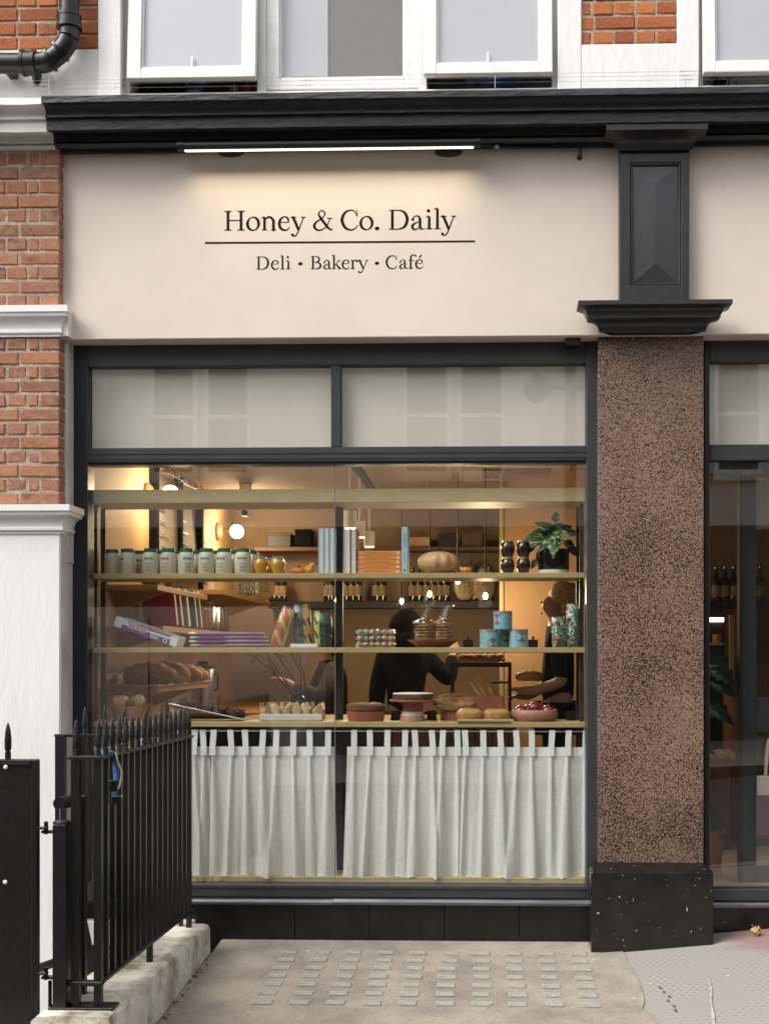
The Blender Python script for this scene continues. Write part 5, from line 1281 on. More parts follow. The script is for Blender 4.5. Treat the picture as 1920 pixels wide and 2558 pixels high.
def pumpkin(name, lab, px_, Y_, zz, w, h, m, lobes=9, stem='twig', kind='pumpkin'):
    c = (X(px_, Y_), Y_); t = thing(name, lab, kind, (c[0], Y_, zz)); r = w / 2 * K(Y_); hh = h * K(Y_)
    mb = MB(); n = 12; prof = []
    for j in range(n + 1):
        q = math.pi * j / n; prof.append((max(.0005, r * .93 * math.sin(q) ** .75), hh / 2 - hh / 2 * math.cos(q) * (1 - .12 * math.sin(q) ** 0)))
    prof = [(a, max(0.0, b - hh * .06)) for a, b in prof]
    mb.lathe(prof, (c[0], c[1], zz), 54, .05, lobes)
    mb.build('flesh', m, t, smooth=True, sharp=False)
    MB().tube([(c[0], c[1], zz + hh * .82), (c[0] + .004, c[1], zz + hh * .95), (c[0] + .010, c[1] - .004, zz + hh * 1.06)], [.010, .006, .006], 8).build('stalk', stem, t, smooth=True)
    return t
pumpkin('orange_gourd', 'small flattened orange gourd beside a yellow curd jar', 744, .24, z, 37, 20, 'orange_p', 7, kind='gourd')
t = thing('warty_gourd', 'small warty yellow gourd leaning against the pale blue books', 'gourd', (X(775, .24), .24, z))
mb = MB(); c = (X(775, .24), .24, z + .03); mb.ell((0, 0, 0), .030, .024, .026, 22, 16, .06); mb.ell((.026, 0, .010), .017, .016, .018, 18, 12, .07); mb.rot(0, (0, 0, 0), 'Y', R(-32)); lo = min(p[2] for p in mb.v); mb.xf(0, lambda p: p + Vector((c[0] - .005, c[1], z - lo))); mb.build('flesh', 'yellow_p', t, smooth=True, sharp=False)
MB().tube([(c[0] + .03, c[1], z + .055), (c[0] + .042, c[1], z + .066)], .004, 6).build('stalk', 'twig', t)
def book_up(name, lab, p0, p1, ytop, Y_, cover, face, dpt=.18):
    a, b = X(p0, Y_), X(p1, Y_); zt = Z(ytop, 850, Y_); t = thing(name, lab, 'book', ((a + b) / 2, Y_, z))
    if face == 'pages':
        MB().box(a, a + .003, Y_, Y_ + dpt, z, zt).build('cover', cover, t); MB().box(b - .003, b, Y_, Y_ + dpt, z, zt).build('cover', cover, t)
        MB().box(a + .0032, b - .0032, Y_ + .004, Y_ + dpt - .004, z + .003, zt - .004).build('pages', 'page', t)
    else:
        MB().box(a, b, Y_, Y_ + dpt, z, zt, .003).build('cover', cover, t); MB().box(a + .004, b - .004, Y_ + .01, Y_ + dpt + .002, z + .004, zt + .0005).build('pages', 'page', t)
    return t, a, b, zt
g = (794, 807.5, 821, 834)
for k in range(3): book_up('pale_book', 'upright book showing pale page edges, left of the pane joint, ' + ('beside the warty gourd', 'middle of three', 'against the steel post')[k], g[k] + .4, g[k + 1] - .4, 1317, .18, 'bluecover', 'pages')
for k, (a, b) in enumerate(((859, 874), (875, 890))): book_up('white_book', 'upright book showing white page edges, right of the steel post, ' + ('against the post', 'against the orange book stack')[k], a, b - .5, 1320, .18, 'browncover' if k else 'boxwhite', 'pages')
Y_ = .19; a, b = X(890.5, Y_), X(1001.5, Y_); zz = z; hb = 11.5 * K(Y_)
for k in range(5):
    j = random.uniform(-.002, .002)
    t = thing('orange_book', 'orange-spined book lying in a stack of five, ' + ('bottom one', 'second from the bottom', 'middle one', 'second from the top', 'top one')[k], 'book', ((a + b) / 2, Y_, zz), 'stack of orange books')
    MB().box(a + j, b + j, Y_, Y_ + .19, zz + .0003, zz + hb - .0003, .0025).build('cover', 'orangecover', t)
    MB().box(a + j + .003, b + j + .001, Y_ + .012, Y_ + .192, zz + .003, zz + hb - .003).build('pages', 'page', t)
    mb = MB(); x0 = a + j + .028; zc_ = zz + hb / 2
    text(mb, 'HONEY', .0085, lambda u, v: (a + j + .022 + u, Y_ - .0006, zc_ + .005 + v)); text(mb, '& CO', .0085, lambda u, v: (a + j + .022 + u, Y_ - .0006, zc_ - .005 + v)); mb.box(b + j - .024, b + j - .014, Y_ - .0007, Y_ - .0001, zc_ - .006, zc_ + .006); mb.build('spine_title', 'white_ink', t)
    mb = MB(); text(mb, 'COOKING FROM THE MIDDLE EAST', .0088, lambda u, v: (a + j + .118 + u, Y_ - .0006, zc_ + v)); mb.build('spine_text', 'brown_ink', t)
    zz += hb
t, a, b, zt = book_up('blue_book', 'upright pale blue book with vertical title beside the orange stack', 1003, 1018, 1317, .17, 'bluecover', 'spine', .17)
mb = MB(); cx = (a + b) / 2
text(mb, 'Honey & Co.', .016, lambda u, v: (cx + v, .1692, zt - .075 - u)); text(mb, 'The Cookbook', .009, lambda u, v: (cx + v, .1692, zt - .17 - u))
mb.box(cx - .006, cx + .006, .1690, .1699, z + .012, z + .022); mb.build('spine_title', 'dark_ink', t)
pumpkin('pale_pumpkin', 'large pale tan ribbed pumpkin on the top shelf', 1095, .24, z, 110, 64, 'pumpkin', 11)
pumpkin('mini_pumpkin', 'tiny bright orange pumpkin beside the large tan pumpkin', 1163, .20, z, 34, 19, 'orange_p', 8)
pumpkin('dark_squash', 'small dark green squash behind the tiny orange pumpkin', 1172, .34, z, 50, 34, 'green_p', 6, kind='squash')
for px_, lv, lab in ((1267.5, 0, 'dark jam jar, lower one of the stack nearer the tiny pumpkin'), (1307, 0, 'dark jam jar, lower one of the stack beside the potted plant'), (1267.5, 1, 'dark jam jar, upper one of the stack nearer the tiny pumpkin'), (1307, 1, 'dark jam jar, upper one of the stack beside the potted plant')):
    Y_ = .22; c = (X(px_, Y_), Y_); hh = 41.5 * K(Y_); t = thing('jam_jar', lab, 'jar', (c[0], Y_, z + lv * (hh + .0005))); jar_geo(t, c, z + lv * (hh + .0005), 18 * K(Y_), hh, 'jam', 'gold')
# potted plant
Y_ = .25; c = X(1382, Y_); k_ = K(Y_)
t = thing('potted_plant', 'variegated trailing pothos in a ribbed dark glass pot', 'plant', (c, Y_, z))
mb = MB(); mb.lathe([(0, .0), (37 * k_, .0), (37.5 * k_, .022), (35 * k_, .022), (35 * k_, .008), (0, .008)], (c, Y_, z), 40); mb.build('saucer', 'stone', t, smooth=True)
mb = MB(); mb.lathe([(33 * k_, .009), (38 * k_, .024), (39 * k_, .14), (37.5 * k_, .14), (36 * k_, .03), (0, .03)], (c, Y_, z), 80, .012, 40); mb.build('pot', 'potglass', t, smooth=True)
MB().lathe([(0, .012), (32 * k_, .012), (35 * k_, .12), (0, .125)], (c, Y_, z), 24).build('soil', 'choc', t, smooth=True)
lv = [((1388, 1272), .075, .026), ((1333, 1300), .11, .034), ((1305, 1347), .10, .030), ((1318, 1365), .10, .030), ((1345, 1375), .11, .034), ((1381, 1392), .10, .034), ((1350, 1335), .10, .036), ((1420, 1325), .10, .030), ((1415, 1345), .09, .03), ((1328, 1325), .08, .028), ((1398, 1360), .09, .030), ((1430, 1310), .08, .028), ((1447, 1330), .08, .03), ((1440, 1375), .09, .032), ((1448, 1390), .08, .03), ((1380, 1330), .09, .034), ((1365, 1300), .08, .03), ((1405, 1300), .08, .03), ((1310, 1380), .07, .026), ((1338, 1405), .08, .028), ((1326, 1420), .06, .022)]
for i, ((px_, py_), L, w) in enumerate(lv):
    yy = Y_ - .05 - .03 * (i % 3) if i < 11 else Y_ + .02 * (i % 4) - .02
    e = Vector(pt(px_, py_, yy)); b0 = Vector((c, Y_, z + .13)); o_ = e - b0; d = Vector((o_.x, o_.y * .5, o_.z - .10 * (1 if py_ > 1290 else -.5)))
    d = d.normalized() if d.length > .01 else Vector((0, -1, -.4)); st = e - d * L
    mb = MB(); vs, fs = leaf_mesh(st, d, (0, -.85, .5), L, w, 0, .12, 10, .28); mb.add(vs, fs); mb.build('leaf', 'leaf' if i < 11 else 'leaf_dark', t, smooth=True, solid=.001)
    MB().tube(smooth_path([tuple(b0 - Vector((0, 0, .02))), tuple((b0 + st) / 2 + Vector((0, 0, .03))), tuple(st)], 4), .0022, 5).build('stem', 'leaf_dark', t)
# ================================================================== middle shelf
z = zs2 + .0005
# slanted fruit box
Y_ = .16; A = Vector(pt(283, 1561, Y_)); B = Vector(pt(438, 1615, Y_)); A2 = Vector(pt(291, 1537, Y_)); ux = (B - A).normalized(); uz = (A2 - A); uz = (uz - ux * uz.dot(ux)).normalized(); Lx = (B - A).length; Hh = .058; off = z - B.z + .001
t = thing('fruit_box', 'tilted white and purple card box of dried fruit sticks', 'box', (A.x, Y_, z))
def bp(u, v, y): p = A + ux * (u * Lx) + uz * (v * Hh); return (p.x, y, p.z + off)
def slabq(us, y0, y1, nm, m): 
    n = len(us); MB().add([bp(u, v, y0) for u, v in us] + [bp(u, v, y1) for u, v in us], [tuple(range(n)), tuple(range(n, 2*n))[::-1]] + [(i, (i+1) % n, n+(i+1) % n, n+i) for i in range(n)]).build(nm, m, t)
slabq([(0, 0), (1, 0), (1, 1), (.90, 1), (.86, .72), (.55, .66), (.2, .72), (.16, 1), (0, 1)], Y_, Y_ + .004, 'front_panel', 'boxwhite')
slabq([(.12, .02), (.90, .02), (.88, .56), (.60, .48), (.40, .52), (.12, .40)], Y_ - .0010, Y_ - .0002, 'purple_print', 'boxpurple')
slabq([(0, 0), (1, 0), (1, 1), (0, 1)], Y_ + .176, Y_ + .18, 'back_panel', 'boxwhite')
slabq([(0, 0), (1, 0), (1, .06), (0, .06)], Y_ + .0045, Y_ + .1755, 'base', 'boxwhite')
slabq([(0, .06), (.012, .06), (.012, 1), (0, 1)], Y_ + .0045, Y_ + .1755, 'end_flap', 'boxpurple'); slabq([(.988, .06), (1, .06), (1, 1), (.988, 1)], Y_ + .0045, Y_ + .1755, 'end_flap', 'boxwhite')
mb = MB(); text(mb, 'askar', .052, lambda u, v: bp(.37 + u / Lx, .62 + v / Hh, Y_ - .0030)); mb.build('box_lettering', 'red', t)
mb = MB(); 
for du, dv in ((-.003, .002), (.003, -.002), (.003, .003), (-.003, -.003)): text(mb, 'askar', .053, lambda u, v, du=du, dv=dv: bp(.37 + (u + du) / Lx, .62 + (v + dv) / Hh, Y_ - .0018 - .0001 * (du > 0) - .00005 * (dv > 0)))
mb.build('lettering_outline', 'white_ink', t)
mb = MB(); c = bp(.82, .28, 0); mb.lathe([(.009, 0), (.013, 0)], (0, 0, 0), 14); mb.f = [f for f in mb.f if len(f) == 4]; mb.xf(0, lambda p: Vector((c[0] + p.x, Y_ - .0022, c[2] + p.y)))
for k in range(3): patch(mb, lambda a_, b_, k=k: bp(.64 + a_ / Lx, .36 - .10 * k + b_ / Hh, Y_ - .0022), .05, .003, 3)
mb.build('box_emblem', 'white_ink', t)
for k in range(9): 
    p0, p1 = Vector(bp(.12 + .02 * k, .55, Y_ + .02 + .017 * k)), Vector(bp(.88, .5, Y_ + .02 + .017 * k)); MB().tube([p0, p1], .011, 8).build('fruit_stick', 'cookie', t, smooth=True)
# folded mauve linen stack
for k in range(4):
    Y_ = .15; a, b = X(487 - 3 * k % 5, Y_), X(662 - 4 * k, Y_); h0 = .0225
    t = thing('linen_bundle', 'folded mauve linen with a white wrapped end, ' + ('bottom', 'second', 'third', 'top')[k] + ' of its stack', 'linen', ((a + b) / 2, Y_, z + k * h0), 'folded linen stack')
    mb = MB(); mb.box(a, b, Y_ + random.uniform(0, .008), Y_ + .2, z + k * h0 + .0004, z + (k + 1) * h0 - .0004, .009); mb.xf(0, lambda p: Vector((p.x, p.y, p.z + .003 * math.sin((p.x - a) * 20 + k) * (k > 2)))); mb.build('cloth', 'purple', t, smooth=True, sharp=60)
    mb = MB(); mb.ell((a - .004, Y_ + .08, z + (k + .5) * h0), .042, .09, h0 * .49, 16, 8, .06); mb.build('wrapped_end', 'bag_white', t, smooth=True)
    if k in (1, 2):
        mb = MB(); mb.box(a + .025, a + .17, Y_ - .0022, Y_ - .0002, z + k * h0 + .003, z + (k + 1) * h0 - .003, 0); mb.build('paper_band', 'purple_dark', t)
        for q in range(9): mb2 = MB().box(a + .035 + .014 * q, a + .043 + .014 * q, Y_ - .0032, Y_ - .0024, z + k * h0 + .008, z + (k + 1) * h0 - .008); mb2.build('band_print', 'tinmauve', t)
def pouch(name, lab, p_bot, p_top, w, dpt, Y_, m, stripes=(), cat='packet', top_m=None):
    A = Vector(pt(*p_bot, Y_)); A.z = z; B = Vector(pt(*p_top, Y_)); ax = (B - A); L = ax.length; ax.normalize(); sx = Vector((ax.z, 0, -ax.x)); ww = w * K(Y_) / 2
    t = thing(name, lab, cat, (A.x, Y_, z))
    rn = random.Random(int(p_bot[0]))
    def surf(u0, u1, lift, seg=16, nv=14):
        def f(u, v):
            q = math.pi + (u0 + (u1 - u0) * u) * math.pi * 2
            th = (1 - abs(2 * v - 1) ** 3.2) ; rx_ = ww * (1 - .12 * (1 - th)); ry = max(.002, dpt / 2 * th) + lift
            p = A + ax * (v * L) + sx * (rx_ * math.cos(q)) + Vector((0, 1, 0)) * (ry * math.sin(q) )
            p += Vector((0, 1, 0)) * (.004 * math.sin(v * 17 + u * 9 + p_bot[0]) * th)
            p.z = max(p.z, z + .0005); return tuple(p)
        return MB().grid(f, seg, nv)
    surf(0, 1, 0, 28).build('foil', m, t, smooth=True, sharp=False)
    for (u0, u1, mm) in stripes: surf(u0, u1, .0016, 8).build('stripe', mm, t, smooth=True, sharp=False)
    return t
pouch('crisp_packet', 'red packet with lime edges leaning beside the linen stack', (690, 1614), (722, 1518), 36, .06, .20, 'lime_bag', [(.08, .36, 'red_bag')])
pouch('crisp_packet', 'tall ochre and black foil packet behind the small white card', (758, 1612), (752, 1510), 46, .06, .24, 'green_bag', [(.28, .47, 'yellow_bag')])
pouch('crisp_packet', 'dark green packet with lime stripe beside the pane joint', (808, 1614), (805, 1526), 46, .07, .22, 'green_bag', [(.05, .20, 'lime_bag')])
Y_ = .14; t = thing('price_card', 'small flat white card at the foot of the ochre packet', 'card', (X(757, Y_), Y_, z)); MB().box(X(725, Y_), X(793, Y_), Y_, Y_ + .08, z, z + 9 * K(Y_), .002).build('card', 'boxwhite', t)
# nougat: three rows of wrapped sweets
Y_ = .20; t = thing('nougat_block', 'block of white wrapped nougat sweets stacked in three rows', 'sweets', (X(935, Y_), Y_, z))
for r in range(3):
    for c in range(6):
        for dp in range(2):
            x_ = X(890 + 15.6 * (c + .5), Y_); zc_ = z + (r + .5) * 15 * K(Y_)
            MB().ell((x_, Y_ + .02 + dp * .05, zc_), 9.6 * K(Y_), .028, 8.2 * K(Y_), 10, 8, .09).build('sweet', 'nougat', t, smooth=True)
mb = MB()
for px_ in (903, 932): mb.box(X(px_, Y_), X(px_ + 7, Y_), Y_ - .0125, Y_ - .0105, z + .06, z + .092)
mb.build('wrapper_print', 'teal_ink', t)
MB().box(X(887.5, Y_), X(984, Y_), Y_ - .014, Y_ + .105, z, z + 46.5 * K(Y_), .008).build('wrapper', 'cello', t)
# cookie bags on a terracotta dish
Y_ = .24; c = X(1083, Y_); k_ = K(Y_)
t = thing('footed_dish', 'terracotta footed dish with half-moon cutouts under the cookie bags', 'dish', (c, Y_, z))
MB().lathe([(0, 0), (38 * k_, 0), (40 * k_, .004), (62 * k_, .036), (66 * k_, .040), (66 * k_, .043), (60 * k_, .042), (0, .036)], (c, Y_, z), 36).build('dish', 'terra', t, smooth=True)
for s in (-.6, .3): 
    mb = MB(); P = [(14 * k_ * math.cos(q * math.pi / 8), -12 * k_ * math.sin(q * math.pi / 8)) for q in range(9)]
    rr = 52 * k_
    mb.add([(c + (rr * math.sin(s) + a), Y_ - math.sqrt(max(.0001, (rr + b * .9) ** 2 - (rr * math.sin(s) + a) ** 2 * .8)) - .002, z + .033 + b) for a, b in P], [tuple(range(9))]); mb.build('cutout', 'lens', t)
for k, (px_, w) in enumerate(((1059, 54), (1108, 48))):
    c = X(px_, Y_ - .02); zz = z + .044
    t = thing('cookie_bag', 'tied cellophane bag of stacked cookies, ' + ('beside the nougat block', 'beside the turquoise tins'[:])[k], 'bag', (c, Y_ - .02, zz))
    for j in range(5): MB().lathe([(0, 0), (w * .40 * k_, 0), (w * .43 * k_, .006), (w * .40 * k_, .0125), (0, .0135)], (c + random.uniform(-.003, .003), Y_ - .02, zz + .0005 + j * .0175), 16).build('cookie', 'cookie', t, smooth=True)
    def f(u, v):
        q = u * 6.283; rr = w * .5 * k_ * (1 if v < .5 else (1 - (v - .5) / .13 * .75 if v < .63 else .25 + (v - .63) / .37 * .75)); rr *= 1 + .10 * math.sin(q * 7 + v * 9) * (.3 + v)
        return (c + rr * math.cos(q), Y_ - .02 + rr * .8 * math.sin(q), zz + .0003 + v * 86 * k_)
    MB().grid(f, 36, 18).build('cellophane', 'cello', t, smooth=True, sharp=False)
    MB().lathe([(w * .14 * k_, .112), (w * .16 * k_, .116), (w * .14 * k_, .12)], (c, Y_ - .02, zz), 12).build('tie', 'gold', t, smooth=True)
# tins
def tin(px_, zz, Y_, lab, blob, txt):
    r = 23.2 * K(Y_); c = (X(px_, Y_), Y_); h = 45 * K(Y_)
    t = thing('tea_tin', lab, 'tin', (c[0], Y_, zz))
    MB().lathe([(0, 0), (r - .001, 0), (r, .002), (r, h * .82), (0, h * .82)], (*c, zz), 32).build('body', 'tinblue', t, smooth=True, sharp=30)
    MB().lathe([(r + .0012, h * .82), (r + .0012, h - .003), (r - .002, h), (0, h)], (*c, zz), 32).build('lid', 'lid_metal', t, smooth=True, sharp=30)
    if blob:
        ang, zc_, rad, star = blob; fn = wrap(c, r, zz, ang); mb = MB(); P = [(0, zc_)]
        for q in range(41):
            rr = rad * (1.18 if star and q % 4 == 0 and 4 < q < 24 else 1); P.append((rr * math.cos(q * math.pi / 20), max(.003, min(h * .80, zc_ + rr * math.sin(q * math.pi / 20)))))
        vs = [fn(*p) for p in P]; mb.add(vs, [(0, i, i + 1) for i in range(1, 41)]); 
        mb.build('print_shape', 'tinmauve', t)
    if txt is not None:
        fn = wrap(c, r, zz + h * .45, txt); mb = MB(); text(mb, 'Honey', .0125, lambda a, b: fn(a, b + .014)); text(mb, '&', .0125, fn); text(mb, 'Co.', .0125, lambda a, b: fn(a, b - .014))
        for sgn in (-1, 1): patch(mb, lambda a, b: fn(a, b + sgn * .025), .036, .001, 6); patch(mb, lambda a, b: fn(a + sgn * .018, b), .001, .05, 1)
        mb.build('print_name', 'dark_ink', t)
h = 45 * K(.2)
tin(1221, z, .20, 'turquoise and mauve tin, lower one beside the footed dish', (R(25), .02, .030, True), R(-50))
tin(1294.5, z, .20, 'turquoise and mauve tin, lower one beside the partition', (R(20), .062, .034, False), R(-75))
tin(1258, z, .30, 'turquoise and mauve tin standing behind, between the two lower ones', (R(20), .06, .032, False), None)
tin(1255.5, z + h + .0006, .20, 'turquoise and mauve tin on top of the pyramid', (R(-40), .055, .032, True), R(28))
for px_, lab in ((1169, 'small black card holder beside the footed dish'), (1331, 'small black card holder beside the turquoise tins')):
    Y_ = .2; c = X(px_, Y_); t = thing('card_holder', lab, 'card holder', (c, Y_, z))
    MB().box(c - .028, c + .028, Y_, Y_ + .012, z, z + .044, .003).build('block', 'black', t); MB().lathe([(0, .044), (.005, .044), (.005, .05), (.008, .052), (.008, .06), (0, .062)], (c, Y_ + .006, z), 10).build('knob', 'black', t)
pouch('nut_packet', 'short packet in black and white lattice print with a red badge', (1397, 1614), (1393, 1541), 36, .06, .18, 'pattern', [(.20, .40, 'green_print_bag')])
pouch('nut_packet', 'tall packet in black and white lattice print with a green label', (1431, 1614), (1430, 1509), 34, .06, .20, 'pattern', [(.27, .46, 'green_print_bag')])
for px_, py_, w_ in ((1388, 1598, 15), (1392, 1556, 12), (1420, 1545, 10)):
    Y_ = .138 if px_ < 1400 else .158; a = Vector(pt(px_, py_, Y_))
    tag(MB().box(a.x - w_ * K(Y_) / 2, a.x + w_ * K(Y_) / 2, Y_, Y_ + .012, a.z - .006, a.z + .006, .003).build('badge', 'red'), 'small red paper badge stuck on a lattice-print packet', 'badge', 'red badges on the lattice packets')
# ================================================================== lower shelf
z = zs3 + .0005
Y_ = .24; k_ = K(Y_); c = X(322, Y_)
t = thing('pumpkin_bowl', 'dusky terracotta bowl holding two small pumpkins by the window jamb', 'bowl', (c, Y_, z))
MB().lathe([(0, 0), (34 * k_, 0), (38 * k_, .01), (42 * k_, .082), (40 * k_, .082), (35 * k_, .03), (0, .03)], (c, Y_, z), 32).build('bowl', 'terra_pale', t, smooth=True)
pumpkin('pink_pumpkin', 'smooth pink pumpkin in the dusky bowl', 301, Y_, z + .060, 47, 42, 'pink_p', 9)
pumpkin('striped_squash', 'cream and green striped squash in the dusky bowl', 343, Y_, z + .060, 42, 45, 'stripe_p', 10, kind='squash')
# slanted silver tray with dark cakes
Y_ = .17; A = Vector(pt(420, 1762, Y_)); B = Vector(pt(608, 1802, Y_)); ux = (B - A); L = ux.length; ux.normalize(); un = Vector((-ux.z, 0, ux.x)); B.z = z; 
t = thing('cake_tray', 'tilted silver tray of crumbly chocolate cakes', 'tray', (B.x, Y_, z)); O = Vector((B.x, 0, z + .003)) - ux * L
def tp(u, n, y): p = O + ux * u + un * n; return (p.x, y, p.z)
mb = MB(); mb.add([tp(u, n, y) for u in (0, L) for n in (0, .004) for y in (Y_, Y_ + .2)], [(0, 1, 3, 2), (4, 6, 7, 5), (0, 4, 5, 1), (2, 3, 7, 6), (0, 2, 6, 4), (1, 5, 7, 3)]); mb.build('plate', 'metal', t)
for y_ in (Y_, Y_ + .2): MB().tube([tp(0, .006, y_), tp(L, .006, y_)], .004, 8).build('rim', 'metal', t)
MB().box(tp(.04, 0, 0)[0] - .04, tp(.04, 0, 0)[0] + .04, Y_ + .03, Y_ + .15, z, tp(.04, 0, 0)[2] - .006, .004).build('riser_block', 'oak', t)
for k, (u, w) in enumerate(((.08, .09), (.19, .09), (.285, .085), (.37, .085))):
    for y_ in (Y_ + .055, Y_ + .145):
        mb = MB(); mb.lathe([(0, 0), (w / 2, 0), (w / 2 + .002, .02), (w / 2 - .006, .033), (0, .038)], (0, 0, 0), 18); mb.v = [(x + random.uniform(-.003, .003), y + random.uniform(-.003, .003), zz + (random.uniform(-.003, .003) if zz > .01 else 0)) for x, y, zz in mb.v]
        mb.xf(0, lambda p: Vector(tp(u + p.x, .0045 + p.z, y_ + p.y))); mb.build('cake', 'choc', t, smooth=True)
        for q in range(6): mb2 = MB().ell(tp(u + random.uniform(-.03, .03), .043, y_ + random.uniform(-.03, .03)), .008, .008, .006, 7, 5, .2); mb2.build('crumb', 'cake', t)
# muffins
Y_ = .17; a, b = X(647, Y_), X(805, Y_)
t = thing('muffin_dish', 'long white stoneware dish under the paper-wrapped muffins', 'dish', ((a + b) / 2, Y_, z))
MB().box(a + .008, b - .008, Y_, Y_ + .14, z, z + .012, .006).build('base', 'ceramic', t)
for q in ((a, b, Y_, Y_ + .012), (a, b, Y_ + .13, Y_ + .142), (a, a + .012, Y_ + .0125, Y_ + .1295), (b - .012, b, Y_ + .0125, Y_ + .1295)): MB().box(*q, z + .004, z + 18 * K(Y_), .004).build('side', 'ceramic', t)
for k in range(6):
    for r_ in range(2):
        c = a + .035 + (b - a - .07) * k / 5 + random.uniform(-.003, .003); y_ = Y_ + .04 + .062 * r_
        t = thing('muffin', 'muffin in a pointed brown paper wrapper in the long white dish', 'muffin', (c, y_, z + .013), 'muffins in the long dish')
        MB().lathe([(0, 0), (.020, 0), (.026, .045), (.022, .056), (0, .06)], (c, y_, z + .013), 16).build('cake', 'paper_grey', t, smooth=True)
        def f(u, v):
            q = u * 6.283; rr = .0215 + .014 * v ** 1.2; zz = z + .0135 + v * (.050 + .040 * abs(math.sin(q * 1.5 + k * 1.3)) ** 3 + .006 * math.sin(q * 5 + k)); return (c + rr * math.cos(q), y_ + rr * math.sin(q), zz)
        MB().grid(f, 28, 6).build('paper', 'paper', t, smooth=True, solid=.0008)
# cake in terracotta dish
Y_ = .23; c = X(913.5, Y_); k_ = K(Y_)
t = thing('cake_dish', 'straight-sided terracotta dish under a nut-topped cake', 'dish', (c, Y_, z)); MB().lathe([(0, 0), (44 * k_, 0), (45 * k_, .004), (48.5 * k_, .055), (46 * k_, .055), (43 * k_, .012), (0, .012)], (c, Y_, z), 40).build('dish', 'terra', t, smooth=True)
t = thing('nut_cake', 'round brown cake with nuts in the terracotta dish', 'cake', (c, Y_, z + .013)); MB().lathe([(0, 0), (42 * k_, 0), (45 * k_, .045), (48.5 * k_, .05), (48.8 * k_, .075), (45 * k_, .083), (0, .084)], (c, Y_, z + .013), 40).build('sponge', 'cake', t, smooth=True)
for q in range(26): a_ = random.uniform(0, 6.28); r_ = 43 * k_ * math.sqrt(random.random()); MB().ell((c + r_ * math.cos(a_), Y_ + r_ * math.sin(a_), z + .098), .010, .008, .006, 8, 6, .15).build('nut', 'bread_pale', t, smooth=True)
# cake stand with sugared cake
Y_ = .22; c = X(1031, Y_); k_ = K(Y_)
t = thing('cake_stand', 'pink-brown stoneware cake stand with a pale stripe round its foot', 'cake stand', (c, Y_, z))
zpl_ = (1804 - 1757) * k_
MB().lathe([(0, 0), (33 * k_, 0), (33.5 * k_, .005), (28.5 * k_, .030)], (c, Y_, z), 36).build('foot', 'terra_pale', t, smooth=True)
mb = MB(); mb.lathe([(28.6 * k_, .030), (26.8 * k_, .052)], (c, Y_, z), 36); mb.f = [f for f in mb.f if len(f) == 4]; mb.build('stripe', 'ceramic', t, smooth=True)
MB().lathe([(26.7 * k_, .052), (25 * k_, .070), (27 * k_, zpl_ - .006), (40 * k_, zpl_), (57 * k_, zpl_ + .002), (59 * k_, zpl_ + .009), (58 * k_, zpl_ + .014), (0, zpl_ + .012)], (c, Y_, z), 40).build('plate', 'terra', t, smooth=True)
zc_ = z + zpl_ + .0145
t = thing('sugared_cake', 'flat round cake dusted with white sugar on the cake stand', 'cake', (c, Y_, zc_)); MB().lathe([(0, 0), (50 * k_, 0), (51.5 * k_, .005), (51 * k_, .032), (0, .033)], (c, Y_, zc_), 44).build('sponge', 'cake', t, smooth=True)
mb = MB(); mb.lathe([(50.5 * k_, .0325), (50 * k_, .037), (30 * k_, .040), (0, .041)], (c, Y_, zc_), 44); mb.build('sugar', 'sugar', t, smooth=True)
# plate of pastries
Y_ = .33; c = X(1135, Y_); k_ = K(Y_)
t = thing('pastry_plate', 'white-rimmed plate on a terracotta foot holding long pastries', 'plate', (c, Y_, z)); MB().lathe([(0, 0), (36 * k_, 0), (34 * k_, .05), (40 * k_, .06), (0, .06)], (c, Y_, z), 30).build('foot', 'terra', t, smooth=True); MB().lathe([(0, .0605), (40 * k_, .0605), (52 * k_, .085), (50 * k_, .085), (38 * k_, .066), (0, .066)], (c, Y_, z), 36).build('plate', 'ceramic', t, smooth=True)
for k in range(8):
    a_ = random.uniform(-.5, .5); P = [(c + (-.085 + .03 * k - .1) * .8 + q * .2, Y_ - .05 + .03 * (k % 3) + .02 * math.sin(q * 3), z + .088 + .02 * (k % 3) + .012 * math.sin(q * 3.1 + a_)) for q in (0, .25, .5, .75, 1)]
    MB().tube(smooth_path([(max(c - .11, min(c + .11, x)), y, zz) for x, y, zz in P], 3), [.009] + [.014] * 11 + [.008], 8).build('pastry', 'bread', t, smooth=True)
# breadsticks
Y_ = .33; a, b = X(1182, Y_), X(1256, Y_); zt = Z(1738, 1220, Y_)
t = thing('breadstick_box', 'open red-brown box holding upright breadsticks', 'box', ((a + b) / 2, Y_, z))
for q in ((a, b, Y_ - .04, Y_ - .034), (a, b, Y_ + .05, Y_ + .056), (a, a + .006, Y_ - .0338, Y_ + .0498), (b - .006, b, Y_ - .0338, Y_ + .0498)): MB().box(*q, z, zt, .001).build('side', 'terra', t)
MB().box(a + .0065, b - .0065, Y_ - .033, Y_ + .049, z, z + .006).build('base', 'terra', t)
for k, (b0, e0, r_) in enumerate((((1200, 1740), (1174, 1703), .013), ((1212, 1740), (1188, 1694), .013), ((1232, 1740), (1210, 1688), .014), ((1216, 1740), (1195, 1712), .010), ((1240, 1742), (1225, 1715), .010))):
    t2 = thing('breadstick', 'long seeded breadstick leaning in the red-brown box', 'breadstick', (X(b0[0], Y_), Y_, z), 'breadsticks in the box')
    p0, p1 = Vector(pt(*b0, Y_ + .01 * k - .02)), Vector(pt(*e0, Y_ + .01 * k - .02)); p0 = p0 + (p0 - p1) * .6; MB().tube(smooth_path([tuple(p0), tuple((p0 + p1) / 2), tuple(p1)], 5), [r_ * .9] * 9 + [r_, r_ * .5], 10).build('crust', 'bread_pale', t2, smooth=True)
